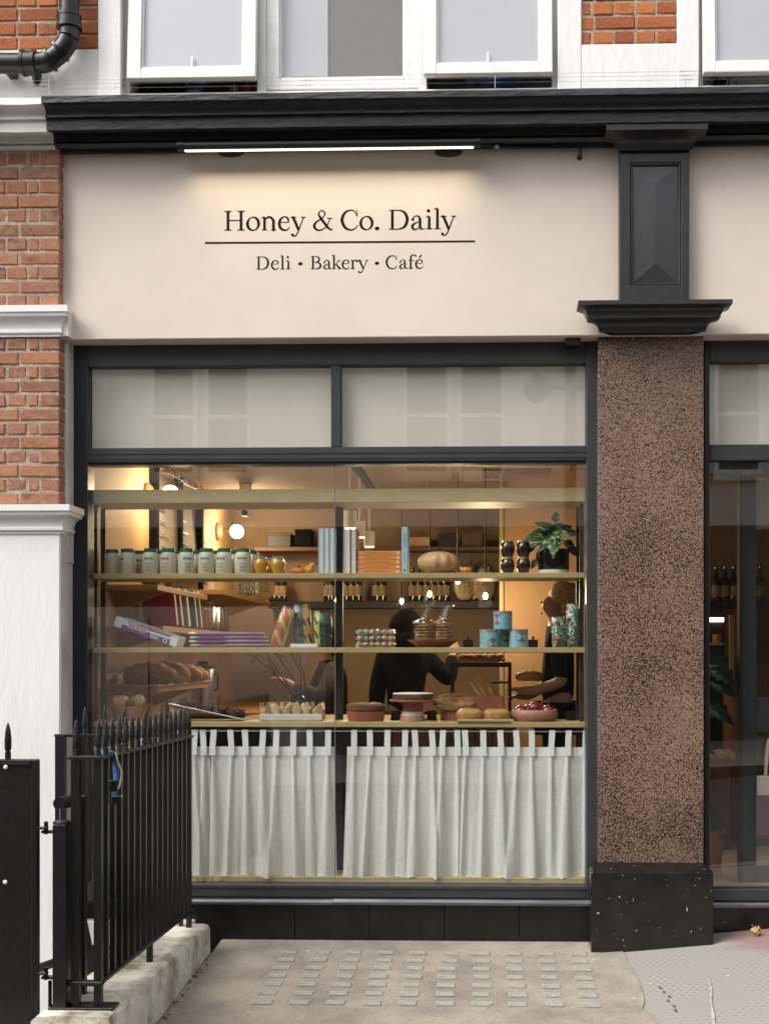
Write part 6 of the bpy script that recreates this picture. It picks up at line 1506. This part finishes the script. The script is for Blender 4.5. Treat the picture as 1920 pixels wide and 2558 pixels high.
# board with buns
Y0 = .075; Y_ = .10; a, b = X(1142, Y_), X(1275, Y_)
t = thing('bun_board', 'small oak board with two topped buns at the shelf edge', 'board', ((a + b) / 2, Y_, z)); MB().box(a, b, .098, .26, z, z + .0165, .003).build('board', 'oak', t)
for k, (px_, lab) in enumerate(((1172, 'glossy round bun topped with egg and herbs'), (1240, 'golden round bun topped with red and green vegetables'))):
    c = X(px_, .17); zz = z + .017; t = thing('topped_bun', lab, 'bun', (c, .17, zz)); kk = K(.17)
    MB().lathe([(0, 0), (30 * kk, 0), (34 * kk, .016), (33 * kk, .036), (24 * kk, .054), (0, .060)], (c, .17, zz), 30).build('bun', 'bread_pale', t, smooth=True)
    mb = MB(); mb.ell((c + .004 - .012 * k, .155, zz + .048), 20 * kk, .035, .014, 18, 10, .10); mb.build('topping', 'herb', t, smooth=True)
    if k == 0:
        for dx in (-.045, .03): MB().ell((c + dx, .135, zz + .044), .013, .012, .010, 10, 8).build('egg', 'egg', t, smooth=True)
# onions in bowl
Y_ = .24; c = X(1334.5, Y_); k_ = K(Y_)
t = thing('onion_bowl', 'wide low terracotta bowl heaped with red onions', 'bowl', (c, Y_, z)); MB().lathe([(0, 0), (50 * k_, 0), (57 * k_, .018), (59 * k_, .038), (57 * k_, .060), (54 * k_, .066), (50 * k_, .062), (52 * k_, .04), (48 * k_, .02), (0, .016)], (c, Y_, z), 44).build('bowl', 'terra_pale', t, smooth=True)
for k, (px_, py_, dy) in enumerate(((1300, 1778, -.02), (1335, 1769, 0), (1368, 1778, -.02), (1318, 1776, .07), (1352, 1774, .07))):
    p = pt(px_, py_, Y_ + dy); t = thing('red_onion', 'glossy red onion heaped in the wide terracotta bowl', 'onion', p, 'onions in the bowl'); MB().ell(p, 17 * k_, 17 * k_, 16 * k_, 18, 12).build('bulb', 'onion', t, smooth=True, sharp=False); MB().tube([(p[0], p[1], p[2] + 15 * k_), (p[0] + .004, p[1], p[2] + 21 * k_)], [.007, .002], 6).build('tip', 'onion', t)
for px_, lab in ((988, 'dark price card behind the terracotta cake dish'), (1078, 'dark price card beside the cake stand'), (1425, 'dark bottle-shaped card stand by the right window jamb')):
    Y_ = .30; c = X(px_, Y_); t = thing('price_card', lab, 'card', (c, Y_, z)); mb = MB().box(c - .028, c + .028, Y_, Y_ + .006, z, z + .055, .002); mb.build('card', 'black', t); MB().box(c - .032, c + .032, Y_ - .01, Y_ + .02, z, z + .008, .002).build('foot', 'black', t)
# ================================================================== street-side objects
# ---- sign lamp
YLt = -.275; a, b = X(447, YLt), X(1197, YLt); zl = Z(360, 820, YLt); rl = .0235
t = thing('sign_light', 'long black tubular sign light with a glowing strip above the lettering', 'lamp', ((a + b) / 2, YF, zl))
MB().tube([(a, YLt, zl), (b, YLt, zl)], rl, 24).build('tube', 'frame_dark', t, smooth=True)
for x0, x1 in ((a - .006, a + .022), (b - .022, b + .006)):
    MB().tube([(x0, YLt, zl), (x1, YLt, zl)], rl + .004, 24).build('end_cap', 'black', t, smooth=True)
MB().box(a + .03, b - .03, YLt - .008, YLt + .012, zl - rl - .0045, zl - rl + .003, .002).build('strip_light', 'led', t)
n_ = 84
for k in range(n_):
    x_ = a + .035 + (b - a - .07) * k / (n_ - 1); MB().box(x_ - .0015, x_ + .0015, YLt - .010, YLt - .0082, zl - rl - .0045, zl - rl + .001).build('diode_divider', 'brass', t) if k % 2 else None
for px_ in (571, 1119):
    x_ = X(px_, -.19)
    n = MB(); n.lathe([(0, 0), (.074, 0), (.074, .008), (.06, .02), (.03, .026), (0, .026)], (0, 0, 0), 28); n.xf(0, lambda p: Vector((x_ + p.x, YF - p.z, Z(382, px_, YF) + .004 + p.y * .35))); n.build('wall_bracket', 'black', t, smooth=True)
    MB().tube([(x_, YF - .02, Z(380, px_, YF)), (x_, YF - .09, Z(378, px_, YF)), (x_, YLt, zl - rl * .6)], .011, 8).build('bracket_arm', 'black', t, smooth=True)
al = bpy.data.lights.new('strip_area', 'AREA'); al.shape = 'RECTANGLE'; al.size = (b - a - .08); al.size_y = .012; al.energy = .8; al.color = (1, .86, .62); al.spread = R(104)
ao = bpy.data.objects.new('strip_area', al); COL.objects.link(ao); ao.parent = t; ao.location = Vector(((a + b) / 2, YLt + .004, zl - rl - .012)) - t.location
ao.rotation_euler = Vector((0, .37, -1)).to_track_quat('-Z', 'X').to_euler(); ao.rotation_euler = (R(20), 0, 0)
P = [pt(1200, 362, -.26), pt(1240, 366, -.18), pt(1330, 367, -.172), pt(1425, 368, -.172), pt(1443, 366, -.172), pt(1450, 378, -.165), pt(1447, 392, -.135)]
MB().tube(smooth_path(P, 6), .0055, 8).build('cable', 'black', t, smooth=True)
p = pt(1240, 366, -.18); MB().box(p[0] - .012, p[0] + .012, p[1] - .010, p[1] + .008, p[2] - .008, p[2] + .008, .003).build('cable_joint', 'grey_white', t)
p = pt(1447, 393, YF); n = MB(); n.lathe([(0, 0), (.016, 0), (.012, .012), (0, .016)], (0, 0, 0), 14); n.xf(0, lambda q: Vector((p[0] + q.x, YF - q.z, p[2] + q.y))); n.build('cable_gland', 'black', t, smooth=True)
n = MB(); n.lathe([(.037, 0), (.040, 0)], (0, 0, 0), 30); n.f = [f for f in n.f if len(f) == 4]; n.xf(0, lambda q: Vector((p[0] + q.x, YF - .0008, p[2] + q.y))); n.build('old_fixing_ring', 'grey_white', t)
t = thing('fascia_sensor', 'small black box fixed under the fascia beside the granite pillar', 'sensor', (X(1431, -.06), -.06, zFb))
MB().box(X(1412, -.08), X(1449, -.08), -.09, -.02, zFb - .036, zFb - .0005, .004).build('case', 'black', t); MB().box(X(1416, -.08), X(1445, -.08), -.087, -.03, zFb - .042, zFb - .0365).build('lens', 'lens', t)
# ---- drainpipe
Yd = -.15; rp = 27 * K(Yd)
t = thing('drainpipe', 'black cast-iron drainpipe with a double elbow on the brick corner', 'pipe', pt(100, 150, Yd))
v0 = pt(173, -350, Yd); v1 = pt(173, 62, Yd)
MB().tube([v0, v1], rp * .90, 22).build('downpipe', 'black', t, smooth=True)
el = smooth_path([pt(173, 60, Yd), pt(172, 92, Yd), pt(158, 120, Yd), pt(134, 143, Yd), pt(108, 155, Yd), pt(62, 157, Yd)], 6)
MB().tube(el, rp * .95, 22).build('elbow', 'black', t, smooth=True)
MB().tube([pt(64, 157, Yd), pt(-300, 160, Yd)], rp * .90, 22).build('cross_pipe', 'black', t, smooth=True)
for q0, q1, g_ in (((173, 36), (173, 44), 1.14), ((173, 62), (173, 72), 1.18), ((173, 44), (173, 62), 1.08), ((151, 124), (146, 129), 1.15), ((128, 146), (121, 150), 1.15), ((92, 157), (84, 157), 1.18), ((84, 157), (64, 157), 1.09), ((64, 157), (56, 157), 1.18)):
    MB().tube([pt(*q0, Yd), pt(*q1, Yd)], rp * g_, 22).build('collar', 'black', t, smooth=True)
p0 = pt(92, 180, Yd); MB().tube([p0, (p0[0], p0[1], p0[2] - .045), (p0[0], p0[1], p0[2] - .07)], [.028, .024, .012], 12).build('drain_spur', 'black', t, smooth=True)
MB().box(v1[0] - .03, v1[0] + .03, Yd, YU + .005, v1[2] + .2, v1[2] + .24).build('pipe_bracket', 'black', t)
MB().box(pt(20, 157, Yd)[0] - .02, pt(20, 157, Yd)[0] + .02, Yd, YU + .005, v1[2] - .25, v1[2] - .2).build('pipe_bracket', 'black', t)
# ---- bird wires along the cornice
Yw = -.36; zl0 = Z(233, 600, -.425) + .012
t = thing('bird_wire', 'thin bird-deterrent wires on small steel pins along the cornice top', 'wire', (X(850, Yw), Yw, zl0))
for px_ in (122, 764, 1236, 1712):
    x_ = X(px_, Yw); MB().tube([(x_, Yw, zl0 - .012), (x_, Yw, Z(188, px_, Yw))], .0022, 5).build('pin', 'metal', t)
for py_ in (191, 201, 212):
    zz = Z(py_, 764, Yw); MB().tube([(X(60, Yw), Yw, zz), (3.5, Yw, zz)], .0007, 4).build('wire', 'metal', t)
    for px_ in (122, 764, 1236, 1712): MB().tube([(X(px_ - 16, Yw), Yw, zz), (X(px_ + 16, Yw), Yw, zz + .001)], .0016, 4).build('spring', 'metal', t)
# ---- clutter on the upper sill
Yc = .17; zc_ = zS + .023
def cyl(name, lab, cat, px_, w, h, m, m2, Y_=Yc):
    c = (X(px_, Y_), Y_); r = w / 2 * K(Y_); hh = h * K(Y_); t = thing(name, lab, cat, (*c, zS + .063))
    MB().lathe([(0, 0), (r * .9, 0), (r, hh * .85), (r * 1.05, hh * .86), (r * 1.05, hh), (0, hh)], (*c, zS + .063), 24).build('body', m, t, smooth=True); mb = MB(); mb.lathe([(r * .93 + .0015, hh * .2), (r + .001, hh * .62)], (*c, zS + .063), 24); mb.f = [f for f in mb.f if len(f) == 4]; mb.build('label', m2, t, smooth=True)
cyl('paint_tub', 'white plastic tub with blue label on the upstairs sill', 'tub', 488, 50, 46, 'ceramic', 'blue', .14)
cyl('spice_jar', 'small dark jar with yellow label on the upstairs sill', 'jar', 583, 22, 38, 'lens', 'lemon', .14)
cyl('spice_jar', 'small red patterned jar on the upstairs sill by the sash edge', 'jar', 616, 28, 38, 'lens', 'red', .14)
t = thing('spray_bottle', 'dark blue spray bottle lying on the upstairs sill', 'bottle', (X(1230, .15), .15, zS)); MB().tube([pt(1165, 199, .15), pt(1185, 201, .15), pt(1200, 200, .15), pt(1215, 200, .15), pt(1290, 203, .15)], [.008, .012, .012, .03, .035], 12).build('bottle', 'blue', t, smooth=True); MB().tube([pt(1190, 206, .15), pt(1194, 213, .15)], .008, 8).build('trigger', 'lens', t)
t = thing('herb_pot', 'small potted herb on the right upstairs sill', 'plant', (X(1800, .16), .16, zS)); MB().lathe([(0, 0), (.04, 0), (.05, .05), (0, .05)], (X(1800, .16), .16, zS + .063), 16).build('pot', 'lens', t, smooth=True)
for k in range(26):
    p = Vector((X(1800, .16) + random.uniform(-.06, .10), .16 + random.uniform(-.04, .04), zS + .09 + random.uniform(0, .07))); mb = MB(); vs, fs = leaf_mesh(p, (random.uniform(-1, 1), random.uniform(-1, .2), random.uniform(-.2, .8)), (0, -.7, .6), .035, .010, 0, .1, 4); mb.add(vs, fs); mb.build('leaf', 'herb', t, solid=.0006)
# ---- basement area and low wall
def solve_Y(px_, xw):
    lo, hi = -3.5, 0.
    for _ in range(50):
        m_ = (lo + hi) / 2
        if X(px_, m_) < xw: lo = m_
        else: hi = m_
    return (lo + hi) / 2
Yfar = -.38; XRL = X(472, Yfar); Ynr = solve_Y(246, XRL)
if X(246, -3) > X(246, -1): Ynr = -1.93
lo, hi = -3.2, -.4
for _ in range(60):
    m_ = (lo + hi) / 2
    # px where the rail plane x = XRL shows at depth m_
    dx, dy = XRL, D + m_; u = (dx * _c + dy * _s) / (-dx * _s + dy * _c); pxm = PX + F * u
    if pxm < 246: lo = m_
    else: hi = m_
Ynr = (lo + hi) / 2
zt_f, zt_n = Z(1840, 475, Yfar), Z(1893, 246, Ynr); zb_f, zb_n = Z(2275, 475, Yfar), Z(2455, 258, Ynr)
YwF, YwN = -.27, Ynr - .14
wtf, wtn = Z(2308, 500, YwF), Z(2516, 200, Ynr)
t = thing('low_wall', 'low crumbling cream-painted concrete wall under the black railing', 'wall', ((XW0 + XW1) / 2, (YwF + YwN) / 2, -.1))
rn = random.Random(3)
def wallp(u, v):
    y = YwN + (YwF - YwN) * v; zt = wtn + (wtf - wtn) * v; xr = X(525, YwF) + .0
    prof = [(XW0, -2.0), (XW0, zt - .02), (XW0 + .02, zt), (xr - .16, zt + .002), (xr - .028, zt), (xr - .008, zt - .006), (xr - .002, zt - .03), (xr, zt - .14), (xr + .004, -.7)]
    x, z_ = prof[round(u * 8)]
    j = .0022 if 2 <= round(u * 8) <= 7 else 0
    return (x + rn.uniform(-j, j), y, z_ + rn.uniform(-j, j))
mb = MB(); mb.grid(wallp, 8, 34); n_ = len(mb.v)
mb.f.append(tuple(range(9))); mb.f.append(tuple(range(34 * 9, 35 * 9)))
mb.build('coping', 'curb', t, smooth=True, sharp=60)
for k in range(46):   # moss and grit along the foot
    v = rn.random(); y = YwN + (YwF - YwN) * v; x = X(525, YwF) + rn.uniform(.004, .03); MB().ell((x, y, gz(x, y) + .003), rn.uniform(.004, .012), rn.uniform(.004, .014), rn.uniform(.002, .005), 7, 5, .2).build('moss', 'herb', t)
struct(MB().box(-4.2, X(525, YwF) - .02, -2.2, .0, -2.05, -2.0).build('basement_floor', 'kerb'))
struct(MB().box(-4.2, XW0 + .02, -2.35, -2.06, -2.0, gz(-2, -2.1)).build('basement_wall', 'white_old'))
MB().box(X(182, -.08), X(480, -.08), -.08, .0, -2.0, Z(2303, 300, -.08), .004).build('area_wall', 'white', BLD)
# ---- railing
R1 = thing('iron_railing', 'black iron railing of spiked bars running from the shop window to the gate', 'railing', (XRL, (Yfar + Ynr) / 2, wtn))
def lerp(a, b, v): return a + (b - a) * v
fin_prof = [(.011, 0), (.011, .028), (.0085, .030), (.0085, .034), (.0125, .040), (.0128, .075), (.010, .112), (.0055, .136), (.0025, .144), (0, .146)]
def finial_mesh(m='black'):
    mb = MB(); mb.lathe(fin_prof, (0, 0, 0), 10)
    me = bpy.data.meshes.new('finial'); me.from_pydata(mb.v, [], mb.f); me.update(); me.materials.append(M[m]); me.polygons.foreach_set('use_smooth', [True] * len(me.polygons)); me.set_sharp_from_angle(angle=R(35)); return me
FM = [finial_mesh('black'), finial_mesh('iron_chip')]
def bar(parent, x, y, z0, z1, w=.0105, fin=True, nm='bar'):
    o0 = world_origin(parent); mb = MB(); mb.box(-w, w, -w, w, z0 - z1, 0, .0015)
    me = bpy.data.meshes.new(nm); me.from_pydata(mb.v, [], mb.f); me.update(); me.materials.append(M['black']); o = link(nm, me, None, parent, Vector((x, y, z1)) - o0)
    b_ = bmesh.new(); b_.from_mesh(me); bmesh.ops.recalc_face_normals(b_, faces=b_.faces); b_.to_mesh(me); b_.free()
    if fin: link('finial', random.choice(FM), None, o, (0, 0, .005))
    return o
nb = 17
for k in range(nb):
    v = k / (nb - 1); y = lerp(Ynr, Yfar, v); post = k in (0, nb - 1)
    z0 = lerp(zb_n, zb_f, v); z1 = lerp(zt_n, zt_f, v)
    if k == 0: z0 = wtn + .002
    if k in (8, nb - 1): z0 = lerp(wtn, wtf, v) - .004
    bar(R1, XRL, y, z0, z1, .0155 if k == 0 else (.013 if k in (8, nb - 1) else .0112), True, 'post' if post else 'bar')
def railbar(parent, z_n, z_f, h, w, nm):
    mb = MB(); mb.add([(XRL + sx_ * w, y, z_ + sz_ * h) for y, z_ in ((Ynr - .015, z_n), (Yfar + .02, z_f)) for sx_, sz_ in ((-1, -1), (1, -1), (1, 1), (-1, 1))], [(0, 1, 2, 3), (4, 7, 6, 5)] + [(i, (i + 1) % 4, 4 + (i + 1) % 4, 4 + i) for i in range(4)]); return mb.build(nm, 'iron_chip' if nm == 'top_rail' else 'black', parent)
railbar(R1, zt_n, zt_f, .006, .021, 'top_rail'); railbar(R1, zb_n, zb_f, .006, .020, 'bottom_rail')
xq = X(190, Ynr)
bar(R1, xq, Ynr, wtn + .002, zt_n, .0165, True, 'post')
MB().box(xq - .03, XRL + .02, Ynr - .022, Ynr + .022, zt_n - .007, zt_n + .007, .003).build('corner_plate', 'iron_chip', R1)
MB().box(xq - .05, XRL + .02, Ynr - .02, Ynr + .02, zb_n - .012, zb_n + .006, .003).build('corner_plate', 'iron_chip', R1)
MB().box(X(130, Ynr), X(290, Ynr), Ynr - .05, Ynr + .05, wtn - .004, wtn + .008, .002).build('base_plate', 'black', R1)
# back railing along the facade
Yk = -.34; R2 = thing('iron_railing', 'shorter black spiked railing set close to the facade behind the main railing', 'railing', (X(300, Yk), Yk, -.1))
zk = Z(1838, 185, Yk)
for k, px_ in enumerate((152, 212, 262, 311, 365, 412, 452)):
    bar(R2, X(px_, Yk), Yk, wtf - .9 if k else -1.2, zk, .010 if k else .024, k > 0, 'bar' if k else 'post')
MB().box(X(137, Yk), X(470, Yk), Yk - .012, Yk + .012, zk - .008, zk + .008, .002).build('top_rail', 'black', R2)
MB().box(X(137, Yk), X(470, Yk), Yk - .012, Yk + .012, .02, .036, .002).build('bottom_rail', 'black', R2)
# gate post
Yp = Ynr - .01; xa, xb = X(138, Yp), X(171, Yp)
GP = thing('gate_post', 'square black gate post with hinge pins between gate and railing', 'post', ((xa + xb) / 2, Yp, wtn))
zpt_ = Z(2058, 150, Yp)
MB().box(xa, xb, Yp - .035, Yp + .035, wtn + .001, zpt_, .003).build('post', 'black', GP)
MB().lathe([(0, 0), (.034, 0), (.036, .006), (.03, .012), (0, .013)], ((xa + xb) / 2, Yp, zpt_), 20).build('cap', 'black', GP, smooth=True)
p0, p1 = pt(148, 2008, Yp + .0), pt(186, 1999, Yp + .22); MB().tube([p0, p1], .0255, 18).build('buffer_tube', 'black', GP, smooth=True)
MB().tube([(p0[0] + .004, Yp, p0[2] - .02), (p0[0] + .004, Yp, zpt_)], .003, 6).build('tie_rod', 'metal', GP)
MB().box(p1[0] - .01, p1[0] + .05, p1[1] - .015, p1[1] + .015, wtn - .8, p1[2] + .02, .003).build('rear_strut', 'black', GP)
for py_ in (2078, 2442):
    zz = Z(py_, 120, Yp)
    MB().box(X(105, Yp), xa, Yp - .014, Yp + .014, zz - .006, zz + .006, .003).build('hinge_plate', 'black', GP)
    MB().tube([(X(115, Yp), Yp, zz - .01), (X(115, Yp), Yp, zz + .04)], .0085, 10).build('hinge_pin', 'iron_chip', GP, smooth=True)
MB().tube([pt(125, 2450, Yp + .02), pt(125, 2560, Yp + .02)], .008, 8).build('stay', 'black', GP)
# gate leaf
Yg = Ynr - .03; ga, gb = X(-260, Yg), X(94, Yg); zgt = Z(1897, 40, Yg); zgb = wtn - .13
GT = thing('metal_gate', 'black sheet-metal gate with white bolt heads and a spike on top', 'gate', ((ga + gb) / 2, Yg, zgb))
MB().box(ga, X(83, Yg), Yg, Yg + .012, zgb, zgt - .02, .002).build('panel', 'black', GT)
MB().box(X(80, Yg), gb, Yg - .012, Yg + .03, zgb - .01, zgt, .004).build('stile', 'black', GT)
MB().box(ga, X(80, Yg) - .001, Yg - .012, Yg + .03, zgt - .022, zgt - .001, .003).build('top_rail', 'iron_chip', GT)
link('finial', FM[0], None, GT, Vector((X(20, Yg), Yg, zgt)) - GT.location).scale = (1.1, 1.1, 1.0)
link('finial', FM[0], None, GT, Vector((X(-60, Yg), Yg, zgt)) - GT.location)
for px_, py_ in ((17, 1916), (13, 2204)):
    p = pt(px_, py_, Yg); n = MB(); n.lathe([(0, .006), (.003, .006), (.008, .003), (.009, 0), (0, 0)], (0, 0, 0), 14); n.xf(0, lambda q: Vector((p[0] + q.x, Yg - .0125 * (py_ < 1930) - q.z, p[2] + q.y))); n.build('bolt', 'white', GT, smooth=True)
for py_ in (2078, 2442):
    zz = Z(py_ - 8, 120, Yg); MB().box(gb - .002, X(117, Yg), Yg - .008, Yg + .022, zz - .004, zz + .005, .002).build('hinge_eye', 'black', GT)
# basement stair behind the railing
ST = thing('basement_stair', 'black steel stair descending into the basement area behind the railing', 'stairs', (X(200, -1.1), -1.1, -2.0))
for dy in (0, .55):
    y = -1.35 + dy; A_, B_ = Vector((X(150, y), y, Z(2150, 150, y))), Vector((X(330, y), y, -1.9)); B_.x = A_.x + .55; 
    mb = MB(); mb.add([A_ + Vector((0, 0, .0)), A_ + Vector((.06, 0, .0)), B_ + Vector((.06, 0, 0)), B_, A_ + Vector((0, .012, 0)), A_ + Vector((.06, .012, 0)), B_ + Vector((.06, .012, 0)), B_ + Vector((0, .012, 0))], [(0, 1, 2, 3), (7, 6, 5, 4), (0, 4, 5, 1), (2, 6, 7, 3), (1, 5, 6, 2), (0, 3, 7, 4)]); mb.build('stringer', 'black', ST)
for k in range(7):
    v = (k + .5) / 7; y = -1.35; x_ = lerp(X(150, y), X(150, y) + .55, v); zz = lerp(Z(2150, 150, y), -1.9, v); MB().box(x_ - .06, x_ + .10, -1.34, -.80, zz - .008, zz).build('tread', 'black', ST)
MB().tube([pt(60, 2432, -1.5), pt(250, 2366, -1.2)], .020, 12).build('handrail', 'black', ST, smooth=True)
MB().tube([pt(240, 2370, -1.2), (pt(240, 2370, -1.2)[0], -1.2, -1.9)], .014, 10).build('baluster', 'black', ST, smooth=True)
# lost strap hanging on the railing
Ys_ = lerp(Ynr, Yfar, .13); xs_ = XRL + .03
def rl_(px_, py_, off=0.): return (X(px_, Ys_), Ys_ - .02 + off, Z(py_, px_, Ys_))
t = thing('blue_strap', 'blue webbing strap with black buckle tied to the railing', 'strap', rl_(285, 1880))
def strap(P, w, nm, m):
    vs = []; Q = smooth_path(P, 5)
    for x, y, zz, tw_ in Q: vs += [(x - w * math.cos(tw_), y - w * math.sin(tw_), zz), (x + w * math.cos(tw_), y + w * math.sin(tw_), zz)]
    return MB().add(vs, [(2*i, 2*i+1, 2*i+3, 2*i+2) for i in range(len(Q) - 1)]).build(nm, m, t, smooth=True, solid=.003)
strap([(*rl_(268, 1880, -.03), .2), (*rl_(282, 1874, -.04), .5), (*rl_(296, 1884, -.03), .3), (*rl_(296, 1910, -.02), .1), (*rl_(298, 1945, -.02), .0), (*rl_(300, 1965, -.02), .1)], .0125, 'webbing', 'blue')
strap([(*rl_(266, 1872, -.03), .2), (*rl_(278, 1886, -.045), 1.2), (*rl_(292, 1878, -.03), .5)], .014, 'knot', 'blue')
MB().tube(smooth_path([rl_(298, 1878, -.03), rl_(302, 1900, -.03), rl_(312, 1925, -.03), rl_(310, 1950, -.03), rl_(304, 1968, -.03)], 6), .0045, 8).build('cord', 'rope', t, smooth=True)
a_ = rl_(281, 1946, -.03); b_ = rl_(302, 1974, -.03); MB().box(a_[0], b_[0], a_[1] - .008, a_[1] + .01, b_[2], a_[2], .004).build('slider', 'black', t)
a_ = rl_(286, 1984, -.03); b_ = rl_(314, 2006, -.03); MB().box(a_[0], b_[0], a_[1] - .01, a_[1] + .012, b_[2], a_[2], .006).build('buckle', 'black', t)
a_ = rl_(288, 1970, -.03); b_ = rl_(302, 1986, -.03); MB().box(a_[0], b_[0], a_[1] - .004, a_[1] + .004, b_[2], a_[2], .002).build('strap_end', 'blue', t)
# fallen leaf by the door
c = Vector((X(1888, -.12), -.12, gz(X(1888, -.12), -.12) + .026))
t = thing('fallen_leaf', 'curled dry yellow leaf on the pavement by the doorway', 'leaf', (c.x, c.y, c.z - .026))
def f(u, v):
    a = (u - .5) * 2.6; r_ = .026 * (.35 + math.sin(v * math.pi) * .75); return (c.x + r_ * math.sin(a) + .008 * math.sin(v * 9), c.y - r_ * math.cos(a) * .7 + .006 * math.sin(u * 9), c.z + (v - .5) * .046 + .006 * math.sin(u * 11))
MB().grid(f, 10, 8).build('blade', 'dryleaf', t, smooth=True, solid=.0008)
MB().tube([(c.x - .012, c.y, c.z + .012), (c.x - .024, c.y, c.z + .034)], .0016, 5).build('stalk', 'dryleaf', t)
for k in range(14):
    px_ = random.uniform(560, 1900); y = random.uniform(-1.1, -.05); x = X(px_, y)
    if abs(x - .9) < .4 and y > -.3: continue
    tag(MB().add([(x + q[0], y + q[1], gz(x, y) + .009 + q[2]) for q in ((-.007, 0, 0), (0, .004, .003), (.008, .001, 0), (0, -.004, .002))], [(0, 1, 2), (0, 2, 3)]).build('litter_scrap', random.choice(['dryleaf', 'sugar']), solid=.0008), 'tiny scrap of paper or leaf lying on the pavement', 'litter', 'scraps on the pavement')
# ================================================================== across the street (seen in the glass)
YO = -14.0
struct(sheet('far_pavement', 'paving', [-60, -20, 0, 3, 6, 20, 60], [YO - .5, -11, -9.4], lambda x, y: gz(x, -2.6) + .06))
OB = thing('opposite_building', 'pale stone terrace across the street with sash windows and dark shopfronts', 'building', (0, YO, 0))
MB().box(-26, 26, YO - 8, YO, 3.9, 8.6).build('upper_wall', 'stone', OB)
MB().box(-26, 26, YO - 8, YO - .05, -.3, 3.9).build('shopfront', 'darkroom', OB)
MB().box(-26, 26, YO - .05, YO + .25, 3.7, 4.05).build('string_course', 'stone', OB)
MB().box(-26, 26, YO - 8.1, YO + .35, 8.6, 8.9).build('parapet', 'stone', OB)
for k in range(-6, 7): MB().box(k * 4 - .3, k * 4 + .3, YO - .06, YO + .05, -.2, 3.7).build('shop_pier', 'frame_dark', OB)
def opp_window(x0, x1, z0, z1):
    w = MB().box(x0, x1, YO - .01, YO + .02, z0, z1).build('window', 'frame_dark', OB)
    mb = MB()
    for a, b in ((x0, x0 + .07), (x1 - .07, x1)): mb.box(a, b, YO + .021, YO + .07, z0, z1)
    mb.box(x0 + .07, x1 - .07, YO + .021, YO + .068, z1 - .09, z1).box(x0 + .07, x1 - .07, YO + .021, YO + .068, z0, z0 + .08).box(x0 + .07, x1 - .07, YO + .021, YO + .068, (z0 + z1) / 2 - .03, (z0 + z1) / 2 + .03)
    mb.build('sash_bars', 'frame_white', w); MB().box(x0 - .08, x1 + .08, YO, YO + .14, z0 - .1, z0).build('sill', 'stone', w)
xo = lambda px_: X(px_, 14)
for g in range(-3, 4):
    dx = g * (xo(1640) - xo(1000))
    for z0, z1 in ((4.55, 6.55), (7.3, 8.3)): opp_window(xo(1005) + dx, xo(1125) + dx, z0, z1); opp_window(xo(1142) + dx, xo(1262) + dx, z0, z1)
# street lamp
xl_ = X(1425, 9.8); yl = -9.8
t = thing('street_lamp', 'twin-headed street lamp on the far pavement', 'street lamp', (xl_, yl, 0))
MB().tube([(xl_, yl, -.1), (xl_, yl, 1), (xl_, yl, 6.2)], [.11, .09, .07], 12).build('column', 'frame_dark', t, smooth=True)
for s in (-1, 1): MB().tube([(xl_, yl, 5.1), (xl_ + s * .35, yl, 5.15)], .03, 8).build('arm', 'frame_dark', t); MB().ell((xl_ + s * .45, yl, 5.12), .17, .17, .2, 14, 10).build('head', 'frame_dark', t, smooth=True)
# parked van whose side shows in the left pane
yv = -7.55; xa, xb = X(90, 7.6), X(762, 7.6); rz_ = gz(-3, -2.6) - .10
V = thing('parked_van', 'grey panel van parked across the road', 'van', ((xa + xb) / 2, yv - .9, rz_))
mb = MB(); mb.prism([(xa, rz_ + .3), (xa, 2.05), (xa + .1, 2.14), (xb - .08, 2.14), (xb, 2.02), (xb, rz_ + .3)], yv - 1.8, yv); mb.build('body', 'van', V)
MB().prism([(xa - 1.5, rz_ + .3), (xa - 1.5, rz_ + .95), (xa - .9, rz_ + 1.12), (xa - .25, 1.98), (xa - .001, 2.05), (xa - .001, rz_ + .3)], yv - 1.78, yv - .02).build('cab', 'van', V)
MB().prism([(xa - .78, rz_ + 1.2), (xa - .28, 1.86), (xa - .08, 1.86), (xa - .08, rz_ + 1.2)], yv - .02, yv - .012).build('side_window', 'lens', V)
MB().box(xa + .05, xb - .05, yv, yv + .02, rz_ + .62, rz_ + .70, .005).build('side_trim', 'rubber', V)
MB().box(xa + 1.3, xa + 1.32, yv, yv + .004, rz_ + .4, 2.0).build('door_seam', 'rubber', V)
for x_ in (xa - .9, xb - .7):
    for y_ in (yv - 1.75, yv - .18):
        n = MB(); n.lathe([(.1, 0), (.33, 0), (.34, .03), (.34, .17), (.33, .2), (.1, .2)], (0, 0, 0), 24); n.xf(0, lambda q: Vector((x_ + q.x, y_ + q.z, rz_ + .34 + q.y))); w = n.build('wheel', 'rubber', V, smooth=True)
        n = MB(); n.lathe([(0, 0), (.2, 0), (.2, .02), (0, .03)], (0, 0, 0), 16); n.xf(0, lambda q: Vector((x_ + q.x, y_ + .2 + q.z, rz_ + .34 + q.y))); n.build('rim', 'metal', w, smooth=True)
